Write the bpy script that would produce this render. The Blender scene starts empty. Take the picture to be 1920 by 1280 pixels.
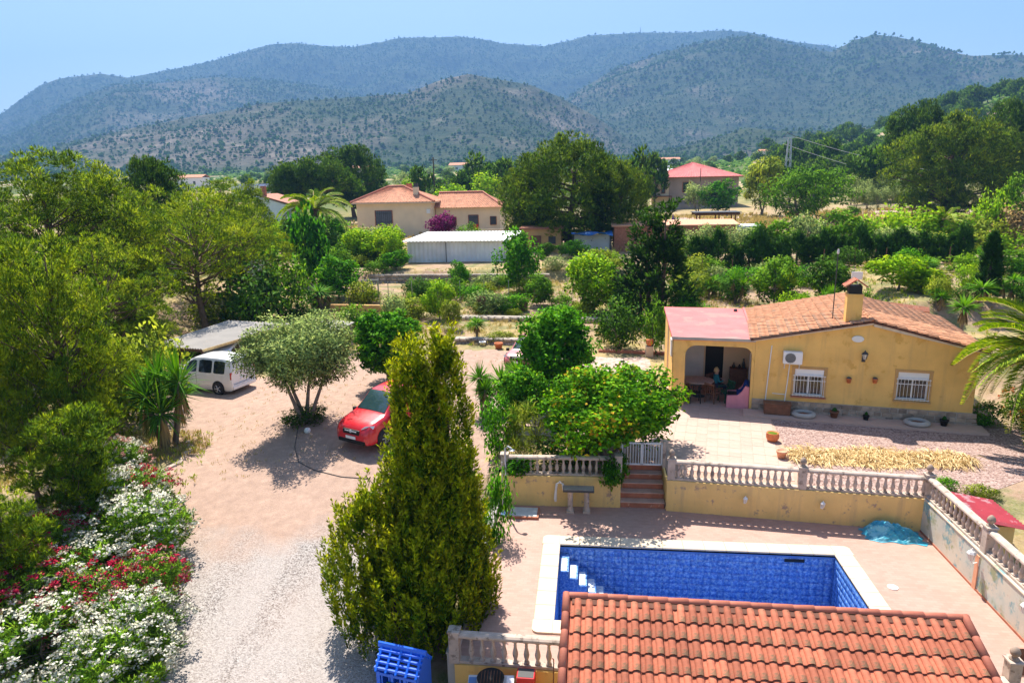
import bpy, bmesh, math, random
import numpy as np
from mathutils import Vector, Matrix
sc = bpy.context.scene
# ---------------------------------------------------------------- camera, sky, sun, exposure
F, CH, PITCH, ROLL = 1280.0, 10.5, math.atan(298 / 1280.0), 0.02
YAW = math.atan(143 / 1280.0 / math.cos(PITCH))
_f0 = np.array([-math.sin(YAW), math.cos(YAW), 0.0]); _r0 = np.array([math.cos(YAW), math.sin(YAW), 0.0]); _z = np.array([0, 0, 1.0])
CF = _f0 * math.cos(PITCH) - _z * math.sin(PITCH)
_u = _z * math.cos(PITCH) + _f0 * math.sin(PITCH)
CR = math.cos(ROLL) * _r0 - math.sin(ROLL) * _u
CU = math.cos(ROLL) * _u + math.sin(ROLL) * _r0
cam = bpy.data.cameras.new('camera'); cam.sensor_width = 36; cam.lens = F / 1920 * 36; cam.clip_end = 20000; cam.clip_start = 0.1
co = bpy.data.objects.new('camera', cam); sc.collection.objects.link(co); sc.camera = co
co.matrix_world = Matrix(((CR[0], CU[0], -CF[0], 0), (CR[1], CU[1], -CF[1], 0), (CR[2], CU[2], -CF[2], CH), (0, 0, 0, 1)))
SUN_EL, SUN_AZ = math.radians(60), math.radians(-22)     # azimuth clockwise from +Y
w = bpy.data.worlds.new('World'); sc.world = w; w.use_nodes = True
sky = w.node_tree.nodes.new('ShaderNodeTexSky'); sky.sky_type = 'NISHITA'; sky.sun_disc = False
sky.sun_elevation = SUN_EL; sky.sun_rotation = SUN_AZ; sky.altitude = 300; sky.air_density = 1.0; sky.dust_density = 1.5; sky.ozone_density = 2.0
bg = w.node_tree.nodes['Background']; bg.inputs[1].default_value = 0.095
w.node_tree.links.new(sky.outputs[0], bg.inputs[0])
sd = bpy.data.lights.new('sun', 'SUN'); sd.energy = 5.0; sd.angle = math.radians(0.53); sd.color = (1, 0.95, 0.86)
so = bpy.data.objects.new('sun', sd); sc.collection.objects.link(so)
_sv = Vector((math.sin(SUN_AZ) * math.cos(SUN_EL), math.cos(SUN_AZ) * math.cos(SUN_EL), math.sin(SUN_EL)))
so.rotation_euler = _sv.to_track_quat('Z', 'Y').to_euler()
vs = sc.view_settings; vs.view_transform = 'Standard'; vs.look = 'None'; vs.exposure = 1.12; vs.gamma = 1; vs.use_curve_mapping = False
sc.cycles.max_bounces = 6; sc.cycles.diffuse_bounces = 3; sc.cycles.transmission_bounces = 4; sc.cycles.transparent_max_bounces = 6; sc.cycles.volume_bounces = 0
# ---------------------------------------------------------------- pixel rays (only used to survey where things stand)
def _ray(px, py): return CF + (px - 960) / F * CR - (py - 640) / F * CU
def at(px, py, z=0.0):
    d = _ray(px, py); t = (z - CH) / d[2]; return Vector((t * d[0], t * d[1], z))
def atY(px, py, Y):
    d = _ray(px, py); t = Y / d[1]; return Vector((t * d[0], Y, CH + t * d[2]))
def depth(p): return float(np.dot(np.array([p[0], p[1], p[2] - CH]), CF))
# ---------------------------------------------------------------- materials
def hexl(r, g, b):
    f = lambda c: (c / 255 / 12.92) if c / 255 <= 0.04045 else ((c / 255 + 0.055) / 1.055) ** 2.4
    return (f(r), f(g), f(b))
class NT:
    def __init__(s, name):
        s.m = bpy.data.materials.new(name); s.m.use_nodes = True; s.t = s.m.node_tree; s.p = s.t.nodes['Principled BSDF']; s.out = s.t.nodes['Material Output']
    def n(s, typ, **kw):
        nd = s.t.nodes.new(typ)
        for k, v in kw.items():
            if hasattr(nd, k): setattr(nd, k, v)
            else: nd.inputs[k.replace('_', ' ')].default_value = v
        return nd
    def l(s, a, b): s.t.links.new(a, b)
    def coord(s, kind='Object', scale=(1, 1, 1)):
        if kind == 'World':
            g = s.n('ShaderNodeNewGeometry'); src = g.outputs['Position']
        else: src = s.n('ShaderNodeTexCoord').outputs[kind]
        mp = s.n('ShaderNodeMapping'); mp.inputs['Scale'].default_value = scale; s.l(src, mp.inputs[0]); return mp.outputs[0]
    def noise(s, co, scale, detail=4, rough=0.55):
        nd = s.n('ShaderNodeTexNoise'); nd.inputs['Scale'].default_value = scale; nd.inputs['Detail'].default_value = detail; nd.inputs['Roughness'].default_value = rough
        s.l(co, nd.inputs['Vector']); return nd.outputs['Fac']
    def ramp(s, fac, stops, interp='LINEAR'):
        r = s.n('ShaderNodeValToRGB'); e = r.color_ramp.elements; r.color_ramp.interpolation = interp
        while len(e) < len(stops): e.new(0.5)
        for i, (p, c) in enumerate(stops): e[i].position = p; e[i].color = (*c, 1) if len(c) == 3 else c
        s.l(fac, r.inputs[0]); return r.outputs[0]
    def mix(s, fac, a, b, mode='MIX'):
        m = s.n('ShaderNodeMix'); m.data_type = 'RGBA'; m.blend_type = mode
        for v, i in ((fac, 0), (a, 6), (b, 7)):
            if hasattr(v, 'links') or hasattr(v, 'is_linked'): s.l(v, m.inputs[i])
            elif i == 0: m.inputs[0].default_value = v
            else: m.inputs[i].default_value = (*v, 1)
        return m.outputs[2]
    def bump(s, h, strength=0.3, dist=0.02):
        b = s.n('ShaderNodeBump'); b.inputs['Strength'].default_value = strength; b.inputs['Distance'].default_value = dist
        s.l(h, b.inputs['Height']); s.l(b.outputs[0], s.p.inputs['Normal'])
    def rand(s): return s.n('ShaderNodeObjectInfo').outputs['Random']
g3 = lambda c, k: tuple(min(1, x * k) for x in c)
M = {}
def plain(name, c, rough=0.6, var=0.18, scale=3.0, bump=0.15, metal=0.0, stain=None, coord='Object', spec=0.3, rnd=0.0, streak=None):
    t = NT(name); cd = t.coord(coord); f = t.noise(cd, scale, 5)
    col = t.ramp(f, [(0.3, g3(c, 1 - var)), (0.7, g3(c, 1 + var))])
    if stain:
        f2 = t.noise(cd, stain[1], 6, 0.65); k = t.ramp(f2, [(stain[2], (0, 0, 0)), (stain[2] + 0.06, (1, 1, 1))]); col = t.mix(k, col, stain[0])
    if streak:
        k = t.ramp(t.noise(t.coord(coord, (2.2, 2.2, 0.22)), 1.5, 6, 0.65), [(0.52, (0, 0, 0)), (0.72, (0.55,) * 3)]); col = t.mix(k, col, streak)
    if rnd:
        hv = t.n('ShaderNodeHueSaturation'); mr = t.n('ShaderNodeMapRange'); mr.inputs[3].default_value = 1 - rnd; mr.inputs[4].default_value = 1 + rnd
        t.l(t.rand(), mr.inputs[0]); t.l(mr.outputs[0], hv.inputs['Value']); t.l(col, hv.inputs['Color']); col = hv.outputs[0]
    t.l(col, t.p.inputs['Base Color']); t.p.inputs['Roughness'].default_value = rough; t.p.inputs['Metallic'].default_value = metal
    t.p.inputs['Specular IOR Level'].default_value = spec
    if bump: t.bump(t.noise(cd, scale * 9, 4), bump, 0.01)
    M[name] = t.m; return t.m
def leafmat(name, stops, trans=0.35, rough=0.55):
    if not name.startswith(('flower', 'straw', 'dead', 'dry', 'boug')): k_ = 2.0 if name[:4] == 'gold' else 1.4 if name.startswith(('pine_needle', 'olean')) else 1.9 if name[:5] == 'olive' else 1.2; stops = [(p, (min(0.7, c[0] * 1.28 * k_), min(0.72, c[1] * (1.2 if name[:5] == 'olive' else 1.5) * k_), c[2] * (1.15 if name[:5] == 'olive' else 0.5))) for p, c in stops]; trans = trans * 0.95
    t = NT(name); a = t.n('ShaderNodeAttribute'); a.attribute_name = 'tint'
    g = t.n('ShaderNodeObjectInfo'); ad = t.n('ShaderNodeMath', operation='MULTIPLY_ADD'); t.l(g.outputs['Random'], ad.inputs[0]); ad.inputs[1].default_value = 0.16; t.l(a.outputs['Fac'], ad.inputs[2])
    sb = t.n('ShaderNodeMath', operation='SUBTRACT'); t.l(ad.outputs[0], sb.inputs[0]); sb.inputs[1].default_value = 0.08
    col = t.ramp(sb.outputs[0], stops)
    t.l(col, t.p.inputs['Base Color']); t.p.inputs['Roughness'].default_value = rough + 0.15; t.p.inputs['Specular IOR Level'].default_value = 0.0 if name == 'mountain_pine' else 0.10
    tr = t.n('ShaderNodeBsdfTranslucent'); hv = t.n('ShaderNodeHueSaturation'); hv.inputs['Value'].default_value = 1.5; hv.inputs['Saturation'].default_value = 1.1; hv.inputs['Hue'].default_value = 0.5
    t.l(col, hv.inputs['Color']); t.l(hv.outputs[0], tr.inputs[0])
    mx = t.n('ShaderNodeMixShader'); mx.inputs[0].default_value = trans; t.l(t.p.outputs[0], mx.inputs[1]); t.l(tr.outputs[0], mx.inputs[2]); t.l(mx.outputs[0], t.out.inputs[0])
    # leaves in a clump are lit with the clump's rounded form
    cn = t.n('ShaderNodeAttribute'); cn.attribute_name = 'cn'; ln = t.n('ShaderNodeVectorMath', operation='LENGTH'); t.l(cn.outputs['Vector'], ln.inputs[0])
    vt = t.n('ShaderNodeVectorTransform'); vt.vector_type = 'VECTOR'; vt.convert_from = 'OBJECT'; vt.convert_to = 'WORLD'; t.l(cn.outputs['Vector'], vt.inputs[0]); nm = t.n('ShaderNodeVectorMath', operation='NORMALIZE'); t.l(vt.outputs[0], nm.inputs[0])
    ge = t.n('ShaderNodeNewGeometry'); mv = t.n('ShaderNodeMix'); mv.data_type = 'VECTOR'; t.l(ln.outputs['Value'], mv.inputs[0]); t.l(ge.outputs['Normal'], mv.inputs[4]); t.l(nm.outputs[0], mv.inputs[5])
    t.l(mv.outputs[1], t.p.inputs['Normal']); t.l(mv.outputs[1], tr.inputs['Normal'])
    M[name] = t.m; return t.m
# ---------------------------------------------------------------- mesh helpers
class MB:
    def __init__(s): s.v = []; s.f = []
    def add(s, vs, fs):
        o = len(s.v); s.v += [tuple(p) for p in vs]; s.f += [tuple(i + o for i in f) for f in fs]; return s
    def box(s, c, d, rz=0.0, taper=1.0):
        hx, hy, hz = d[0] / 2, d[1] / 2, d[2] / 2; P = []
        cs, sn = math.cos(rz), math.sin(rz)
        for z, k in ((-hz, 1), (hz, taper)):
            for x, y in ((-hx, -hy), (hx, -hy), (hx, hy), (-hx, hy)):
                x, y = x * k, y * k; P.append((c[0] + x * cs - y * sn, c[1] + x * sn + y * cs, c[2] + z))
        return s.add(P, [(0, 3, 2, 1), (4, 5, 6, 7), (0, 1, 5, 4), (1, 2, 6, 5), (2, 3, 7, 6), (3, 0, 4, 7)])
    def bar(s, a, b, w, h=None):          # box beam from a to b
        a, b = Vector(a), Vector(b); h = h or w; d = (b - a).normalized(); up = Vector((0, 0, 1)) if abs(d.z) < 0.95 else Vector((1, 0, 0))
        r = d.cross(up).normalized() * (w / 2); u = r.cross(d).normalized() * (h / 2)
        P = [p + q for p in (a, b) for q in (-r - u, r - u, r + u, -r + u)]
        return s.add(P, [(0, 1, 2, 3), (4, 7, 6, 5), (0, 4, 5, 1), (1, 5, 6, 2), (2, 6, 7, 3), (3, 7, 4, 0)])
    def tube(s, pts, rad, n=6, cap=True):
        pts = [Vector(p) for p in pts]; rad = rad if hasattr(rad, '__len__') else [rad] * len(pts); P = []; fs = []
        for i, p in enumerate(pts):
            d = (pts[min(i + 1, len(pts) - 1)] - pts[max(i - 1, 0)]).normalized(); a = Vector((1, 0, 0)) if abs(d.x) < 0.8 else Vector((0, 1, 0))
            r = d.cross(a).normalized(); u = d.cross(r)
            for k in range(n):
                t = 2 * math.pi * k / n; P.append(p + (r * math.cos(t) + u * math.sin(t)) * rad[i])
        for i in range(len(pts) - 1):
            for k in range(n): fs.append((i * n + k, i * n + (k + 1) % n, (i + 1) * n + (k + 1) % n, (i + 1) * n + k))
        if cap: fs += [tuple(range(n - 1, -1, -1)), tuple(range((len(pts) - 1) * n, len(pts) * n))]
        return s.add(P, fs)
    def lathe(s, prof, c=(0, 0, 0), n=10, cap=True, axis='z', rot=0.0):
        P = []; fs = []
        for r, z in prof:
            for k in range(n):
                t = 2 * math.pi * k / n + rot; x, y = r * math.cos(t), r * math.sin(t)
                q = (x, y, z) if axis == 'z' else ((z, x, y) if axis == 'x' else (x, z, y)); P.append((c[0] + q[0], c[1] + q[1], c[2] + q[2]))
        for i in range(len(prof) - 1):
            for k in range(n): fs.append((i * n + k, i * n + (k + 1) % n, (i + 1) * n + (k + 1) % n, (i + 1) * n + k))
        if cap: fs += [tuple(range(n - 1, -1, -1)), tuple(range((len(prof) - 1) * n, len(prof) * n))]
        return s.add(P, fs)
    def prism(s, poly, z0, z1):
        n = len(poly); P = [(x, y, z0) for x, y in poly] + [(x, y, z1) for x, y in poly]
        return s.add(P, [tuple(range(n - 1, -1, -1)), tuple(range(n, 2 * n))] + [(i, (i + 1) % n, n + (i + 1) % n, n + i) for i in range(n)])
    def slab(s, P4, t):                   # quad given by 4 points, thickened downwards along its normal
        P = [Vector(p) for p in P4]; n = (P[1] - P[0]).cross(P[-1] - P[0]).normalized(); k = len(P)
        return s.add(P + [p - n * t for p in P], [tuple(range(k)), tuple(range(2 * k - 1, k - 1, -1))] + [(i, i + k, (i + 1) % k + k, (i + 1) % k) for i in range(k)])
    def xf(s, m): s.v = [tuple(m @ Vector(p)) for p in s.v]; return s
    def mesh(s, name, mat, smooth=False):
        me = bpy.data.meshes.new(name); me.from_pydata(s.v, [], s.f); me.update()
        if mat: me.materials.append(M[mat] if isinstance(mat, str) else mat)
        if smooth: me.polygons.foreach_set('use_smooth', [True] * len(me.polygons))
        return me
    def build(s, name, mat, parent=None, smooth=False, bevel=0):
        o = obj(name, s.mesh(name, mat, smooth), parent)
        if bevel: b = o.modifiers.new('bevel', 'BEVEL'); b.width = bevel; b.segments = 2; b.limit_method = 'ANGLE'
        return o
LK = sc.collection.objects.link
def obj(name, me, parent=None, loc=None, rz=None, scale=None):
    o = bpy.data.objects.new(name, me); LK(o)
    if parent: o.parent = parent
    if loc is not None: o.location = loc
    if rz is not None: o.rotation_euler = (0, 0, rz)
    if scale is not None: o.scale = scale
    return o
def tag(o, label=None, cat=None, group=None, kind=None):
    if label: o['label'] = label
    if cat: o['category'] = cat
    if group: o['group'] = group
    if kind: o['kind'] = kind
    return o
def thing(name, label, cat, loc=(0, 0, 0), rz=0.0, group=None):
    o = bpy.data.objects.new(name, None); LK(o); o.location = loc; o.rotation_euler = (0, 0, rz); o.empty_display_size = 0.2
    return tag(o, label, cat, group)
def struct(name, mb, mat, parent=None, smooth=False):
    o = mb.build(name, mat, parent, smooth)
    if not parent: o['kind'] = 'structure'
    return o
KIDS = {}
def copy_tree(o, parent=None):
    c = o.copy(); LK(c); c.parent = parent
    for ch in KIDS.get(o.name) or [x for x in bpy.data.objects if x.parent == o]: copy_tree(ch, c)
    return c
def npmesh(name, V, Fc, mat, tint=None, smooth=False, cn=None):
    """V (n,3) ; Fc (m,k) index array"""
    me = bpy.data.meshes.new(name); k = Fc.shape[1]; m = len(Fc)
    me.vertices.add(len(V)); me.vertices.foreach_set('co', np.ascontiguousarray(V, dtype=np.float32).ravel())
    me.loops.add(m * k); me.loops.foreach_set('vertex_index', np.ascontiguousarray(Fc, dtype=np.int32).ravel())
    me.polygons.add(m); me.polygons.foreach_set('loop_start', np.arange(0, m * k, k, dtype=np.int32))
    if smooth: me.polygons.foreach_set('use_smooth', np.ones(m, dtype=bool))
    me.update(calc_edges=True)
    if tint is not None:
        a = me.attributes.new('tint', 'FLOAT', 'FACE'); a.data.foreach_set('value', np.ascontiguousarray(tint, dtype=np.float32))
    if cn is not None:
        a = me.attributes.new('cn', 'FLOAT_VECTOR', 'POINT'); a.data.foreach_set('vector', np.ascontiguousarray(cn, dtype=np.float32).ravel())
    if mat: me.materials.append(M[mat] if isinstance(mat, str) else mat)
    return me
# ---------------------------------------------------------------- lie of the land
def sst(t): t = np.clip(t, 0, 1); return t * t * (3 - 2 * t)
def wav(x, y, s=1.0, seed=0.0):
    return (np.sin(x * 1.3 * s + seed + 1.7 * np.sin(y * 0.7 * s + seed)) + np.sin(y * 1.1 * s - seed * 1.3 + 1.4 * np.sin(x * 0.9 * s)) + 0.5 * np.sin((x + y) * 2.3 * s + seed) + 0.5 * np.sin((x - y) * 2.9 * s)) / 3
def wall_y(x):                      # front face of the retaining wall between pool deck and house terrace
    return np.where(x < 1.8, 20.9 + 0.02 * x, 20.97 - 0.108 * (x - 1.1) )
def gz(x, y):
    x = np.asarray(x, float); y = np.asarray(y, float)
    drive = -0.9 + 1.9 * sst((y - 9.0) / 21.0)
    right = np.where(y > wall_y(x), 1.0, np.where(x < 10.15, -0.9, 1.0 - 1.3 * sst((21.0 - y) / 8)))
    wl = 1 - sst((x + 4.1) / 1.2)
    z = wl * drive + (1 - wl) * right
    z = z + 0.03 * np.clip(y - 36, 0, 24) + 0.9 * sst((y - 60.5) / 1.2) + 0.016 * np.clip(y - 62, 0, 70) + 0.035 * np.clip(y - 135, 0, None)
    # terraces on the right behind the house
    z = z + 1.1 * sst((y - 39.0) / 1.5) * sst((x - 5) / 3) * (1 - sst((y - 58) / 10)) + 1.2 * sst((x - 15.5 - 0.02 * y) / 2.0) * sst((y - 30) / 4) * (1 - sst((y - 45) / 30))
    far = sst((y - 40) / 60)
    z = z + 46 * np.exp(-(((x - 290) / 130) ** 2 + ((y - 430) / 170) ** 2)) + 10 * np.exp(-(((x - 130) / 50) ** 2 + ((y - 190) / 60) ** 2))
    z = z + far * 0.5 * wav(x * 0.05, y * 0.05) + 0.05 * wav(x * 0.6, y * 0.6) * sst((np.hypot(x, y) - 34) / 8)
    # wooded bank on the far left
    z = z + 1.2 * sst((-x - 25) / 9) * sst((y - 16) / 12) * (1 - sst((y - 60) / 20))
    z = z - 0.6 * sst((-x - 11) / 6) * sst((y - 20) / 6) * (1 - sst((y - 44) / 10))
    return z
def gzf(x, y): return float(gz(x, y))
def spot(px, py):
    d = _ray(px, py); t = 8.0
    while t < 2500:
        p = t * d
        if CH + p[2] <= gzf(p[0], p[1]): break
        t *= 1.004
    p = t * d; return Vector((p[0], p[1], gzf(p[0], p[1])))
# ================================================================ materials
plain('yellow', (0.82, 0.50, 0.15), 0.88, 0.12, 0.9, 0.6, stain=((0.70, 0.40, 0.10), 1.6, 0.57), streak=(0.58, 0.36, 0.14))
plain('yellow_worn', (0.80, 0.54, 0.20), 0.85, 0.1, 1.2, 0.3, stain=((0.40, 0.27, 0.19), 2.3, 0.585), streak=(0.52, 0.36, 0.19))
plain('cream', (0.84, 0.66, 0.44), 0.85, 0.08, 0.6, 0.3)
plain('white', (0.78, 0.77, 0.74), 0.6, 0.06, 2, 0.1)
plain('white_paint', (0.80, 0.80, 0.80), 0.3, 0.02, 2, 0.0, spec=0.5)
plain('finial_stone', (0.34, 0.25, 0.19), 0.9, 0.25, 8, 0.5)
plain('rail', (0.50, 0.395, 0.32), 0.85, 0.18, 4, 0.35, stain=((0.25, 0.19, 0.15), 4.5, 0.56), coord='World')
plain('coping', (0.66, 0.53, 0.39), 0.7, 0.08, 4, 0.2, rnd=0.04)
plain('terracotta', (0.43, 0.13, 0.07), 0.8, 0.28, 6, 0.4, stain=((0.20, 0.105, 0.055), 3.2, 0.54), rnd=0.28)
plain('ridge_tile', (0.48, 0.155, 0.095), 0.7, 0.15, 5, 0.25, stain=((0.45, 0.24, 0.14), 4, 0.62), rnd=0.12)
plain('old_tile', (0.50, 0.235, 0.125), 0.85, 0.35, 5, 0.4, stain=((0.36, 0.22, 0.14), 2.6, 0.57), rnd=0.28)
plain('tile_bed', (0.16, 0.07, 0.045), 0.9, 0.2, 3, 0.2)
plain('villa_tile', (0.52, 0.235, 0.135), 0.85, 0.3, 2.2, 0.0)
plain('pink_roof', (0.66, 0.165, 0.155), 0.75, 0.12, 1.2, 0.15, stain=((0.58, 0.21, 0.18), 0.7, 0.55))
plain('red_sheet', (0.62, 0.10, 0.11), 0.5, 0.12, 2.2, 0.1, stain=((0.72, 0.45, 0.42), 2.5, 0.56))
plain('grey_stone', (0.34, 0.28, 0.235), 0.9, 0.25, 3, 0.6, rnd=0.25)
plain('pale_stone', (0.50, 0.40, 0.32), 0.9, 0.25, 2.5, 0.6, rnd=0.25)
plain('plinth_stone', (0.36, 0.27, 0.20), 0.85, 0.3, 4, 0.5, rnd=0.35)
plain('mortar', (0.40, 0.34, 0.28), 0.95, 0.15, 6, 0.4)
plain('concrete', (0.42, 0.38, 0.34), 0.9, 0.15, 2, 0.3)
plain('metal', (0.45, 0.47, 0.50), 0.35, 0.06, 3, 0.0, metal=0.7)
plain('dark_metal', (0.06, 0.06, 0.06), 0.5, 0.1, 3, 0.0)
plain('rust', (0.20, 0.085, 0.045), 0.8, 0.3, 5, 0.3)
plain('black', (0.012, 0.012, 0.013), 0.55, 0.1, 3, 0.0)
plain('rubber', (0.03, 0.03, 0.032), 0.8, 0.15, 6, 0.2)
plain('bark', (0.13, 0.085, 0.055), 0.95, 0.35, 6, 0.8)
plain('grey_bark', (0.24, 0.19, 0.15), 0.95, 0.3, 6, 0.7)
plain('wood', (0.17, 0.075, 0.04), 0.7, 0.3, 4, 0.2)
plain('pot', (0.60, 0.19, 0.07), 0.75, 0.12, 6, 0.1, rnd=0.15)
plain('pot_pale', (0.70, 0.34, 0.20), 0.75, 0.1, 6, 0.1)
plain('riser', (0.40, 0.15, 0.085), 0.7, 0.2, 4, 0.2, stain=((0.55, 0.32, 0.22), 6, 0.6))
plain('tread', (0.58, 0.36, 0.27), 0.7, 0.15, 4, 0.2)
plain('terrace_tile', (0.52, 0.35, 0.275), 0.65, 0.07, 3, 0.15, rnd=0.07)
plain('joint', (0.46, 0.30, 0.22), 0.9, 0.1, 5, 0.2)
plain('blue_plastic', (0.01, 0.13, 0.72), 0.4, 0.08, 3, 0.05, spec=0.5)
plain('green_plastic', (0.02, 0.10, 0.05), 0.5, 0.1, 3, 0.05)
plain('red_paint', (0.56, 0.012, 0.018), 0.35, 0.1, 4, 0.05, spec=0.5)
plain('tarp', (0.03, 0.30, 0.42), 0.45, 0.25, 2.0, 0.4, stain=((0.16, 0.48, 0.58), 2.2, 0.52), spec=0.5)
plain('tarp_blue', (0.02, 0.14, 0.42), 0.5, 0.25, 2.0, 0.3)
plain('skin', (0.60, 0.36, 0.26), 0.6, 0.05, 4, 0.0)
plain('teal_cloth', (0.02, 0.22, 0.27), 0.9, 0.1, 8, 0.2)
plain('blond', (0.60, 0.44, 0.22), 0.7, 0.2, 12, 0.3)
plain('navy_cloth', (0.012, 0.045, 0.22), 0.9, 0.15, 6, 0.3)
plain('pink_plastic', (0.70, 0.26, 0.30), 0.7, 0.1, 3, 0.1)
plain('floral', (0.55, 0.42, 0.33), 0.8, 0.3, 14, 0.0)
plain('sheet_metal', (0.30, 0.27, 0.24), 0.55, 0.1, 1.2, 0.1, stain=((0.42, 0.32, 0.25), 1.1, 0.62))
plain('shed_wall', (0.74, 0.74, 0.76), 0.6, 0.12, 0.7, 0.0, stain=((0.30, 0.29, 0.28), 1.2, 0.64))
plain('ochre_wall', (0.56, 0.33, 0.13), 0.9, 0.15, 0.8, 0.2)
plain('brown_wall', (0.36, 0.28, 0.235), 0.9, 0.15, 0.5, 0.2)
plain('straw', (0.62, 0.44, 0.20), 0.8, 0.3, 8, 0.2)
plain('curtain', (0.62, 0.60, 0.60), 0.8, 0.15, 3, 0.0)
plain('alu_frame', (0.62, 0.60, 0.58), 0.5, 0.05, 3, 0.0)
plain('shower_tray', (0.50, 0.52, 0.50), 0.5, 0.12, 5, 0.0)
plain('purple_cloth', (0.10, 0.05, 0.28), 0.8, 0.15, 4, 0.1)
plain('pane_grey', (0.13, 0.15, 0.19), 0.3, 0.25, 1.5, 0.0, spec=0.5)
plain('solar', (0.03, 0.05, 0.12), 0.2, 0.1, 2, 0.0, spec=0.6)
def glassy(name, c, rough=0.08):
    t = NT(name); t.p.inputs['Base Color'].default_value = (*c, 1); t.p.inputs['Roughness'].default_value = rough; t.p.inputs['Specular IOR Level'].default_value = 0.8; M[name] = t.m
glassy('glass', (0.012, 0.016, 0.02)); glassy('windscreen', (0.02, 0.05, 0.055), 0.04); glassy('lamp_glass', (0.72, 0.74, 0.78), 0.1); glassy('red_glass', (0.42, 0.008, 0.01), 0.15); glassy('chrome', (0.62, 0.64, 0.66), 0.2); glassy('milk_glass', (0.6, 0.58, 0.54), 0.25)
def carpaint(name, c):
    t = NT(name); t.p.inputs['Base Color'].default_value = (*c, 1); t.p.inputs['Roughness'].default_value = 0.35; t.p.inputs['Coat Weight'].default_value = 0.6; t.p.inputs['Coat Roughness'].default_value = 0.06
    cd = t.coord(); k = t.ramp(t.noise(cd, 2.5, 5, 0.6), [(0.35, (0.30,) * 3), (0.75, (0.45,) * 3)]); t.l(k, t.p.inputs['Roughness']); M[name] = t.m
carpaint('van_red', (0.62, 0.012, 0.022)); carpaint('van_white', (0.78, 0.78, 0.79)); carpaint('car_pink', (0.55, 0.14, 0.14)); carpaint('van_blue', (0.10, 0.22, 0.46))
# --- ground
def ground_mat():
    t = NT('ground'); cd = t.coord('World'); n1 = t.noise(cd, 0.16, 6, 0.6); n2 = t.noise(cd, 1.6, 6, 0.65); n3 = t.noise(cd, 14, 3)
    dirt = t.ramp(n2, [(0.3, (0.27, 0.165, 0.105)), (0.6, (0.40, 0.27, 0.18)), (0.8, (0.48, 0.35, 0.24))])
    dry = t.ramp(n2, [(0.3, (0.28, 0.20, 0.075)), (0.7, (0.46, 0.35, 0.15))])
    grn = t.ramp(n2, [(0.3, (0.10, 0.115, 0.035)), (0.7, (0.26, 0.24, 0.09))])
    c = t.mix(t.ramp(n1, [(0.46, (0, 0, 0)), (0.56, (1, 1, 1))]), dirt, dry)
    n4 = t.noise(cd, 0.5, 6, 0.65); c = t.mix(t.ramp(n4, [(0.48, (0, 0, 0)), (0.60, (1, 1, 1))]), c, grn)
    c = t.mix(t.ramp(n3, [(0.35, (0.0,) * 3), (0.75, (0.35,) * 3)]), c, (0.46, 0.36, 0.27))
    v = t.n('ShaderNodeTexVoronoi'); v.inputs['Scale'].default_value = 0.018; t.l(cd, v.inputs['Vector']); sp = t.n('ShaderNodeSeparateColor'); t.l(v.outputs['Color'], sp.inputs[0])
    fld = t.ramp(sp.outputs[0], [(0.0, (0.10, 0.13, 0.035)), (0.25, (0.44, 0.33, 0.17)), (0.45, (0.16, 0.17, 0.05)), (0.62, (0.30, 0.26, 0.11)), (0.8, (0.09, 0.12, 0.035)), (0.93, (0.50, 0.36, 0.24))], 'CONSTANT')
    fld = t.mix(t.ramp(t.noise(cd, 0.12, 6, 0.65), [(0.45, (0,) * 3), (0.62, (0.85,) * 3)]), fld, (0.12, 0.145, 0.045))
    sy = t.n('ShaderNodeSeparateXYZ'); t.l(cd, sy.inputs[0]); mr = t.n('ShaderNodeMapRange'); mr.inputs[1].default_value = 118; mr.inputs[2].default_value = 175; t.l(sy.outputs[1], mr.inputs[0]); c = t.mix(mr.outputs[0], c, fld)
    t.l(c, t.p.inputs['Base Color']); t.p.inputs['Roughness'].default_value = 0.95; t.p.inputs['Specular IOR Level'].default_value = 0.1; t.bump(t.noise(cd, 7, 6, 0.7), 0.7, 0.06); M['ground'] = t.m
ground_mat()
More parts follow.
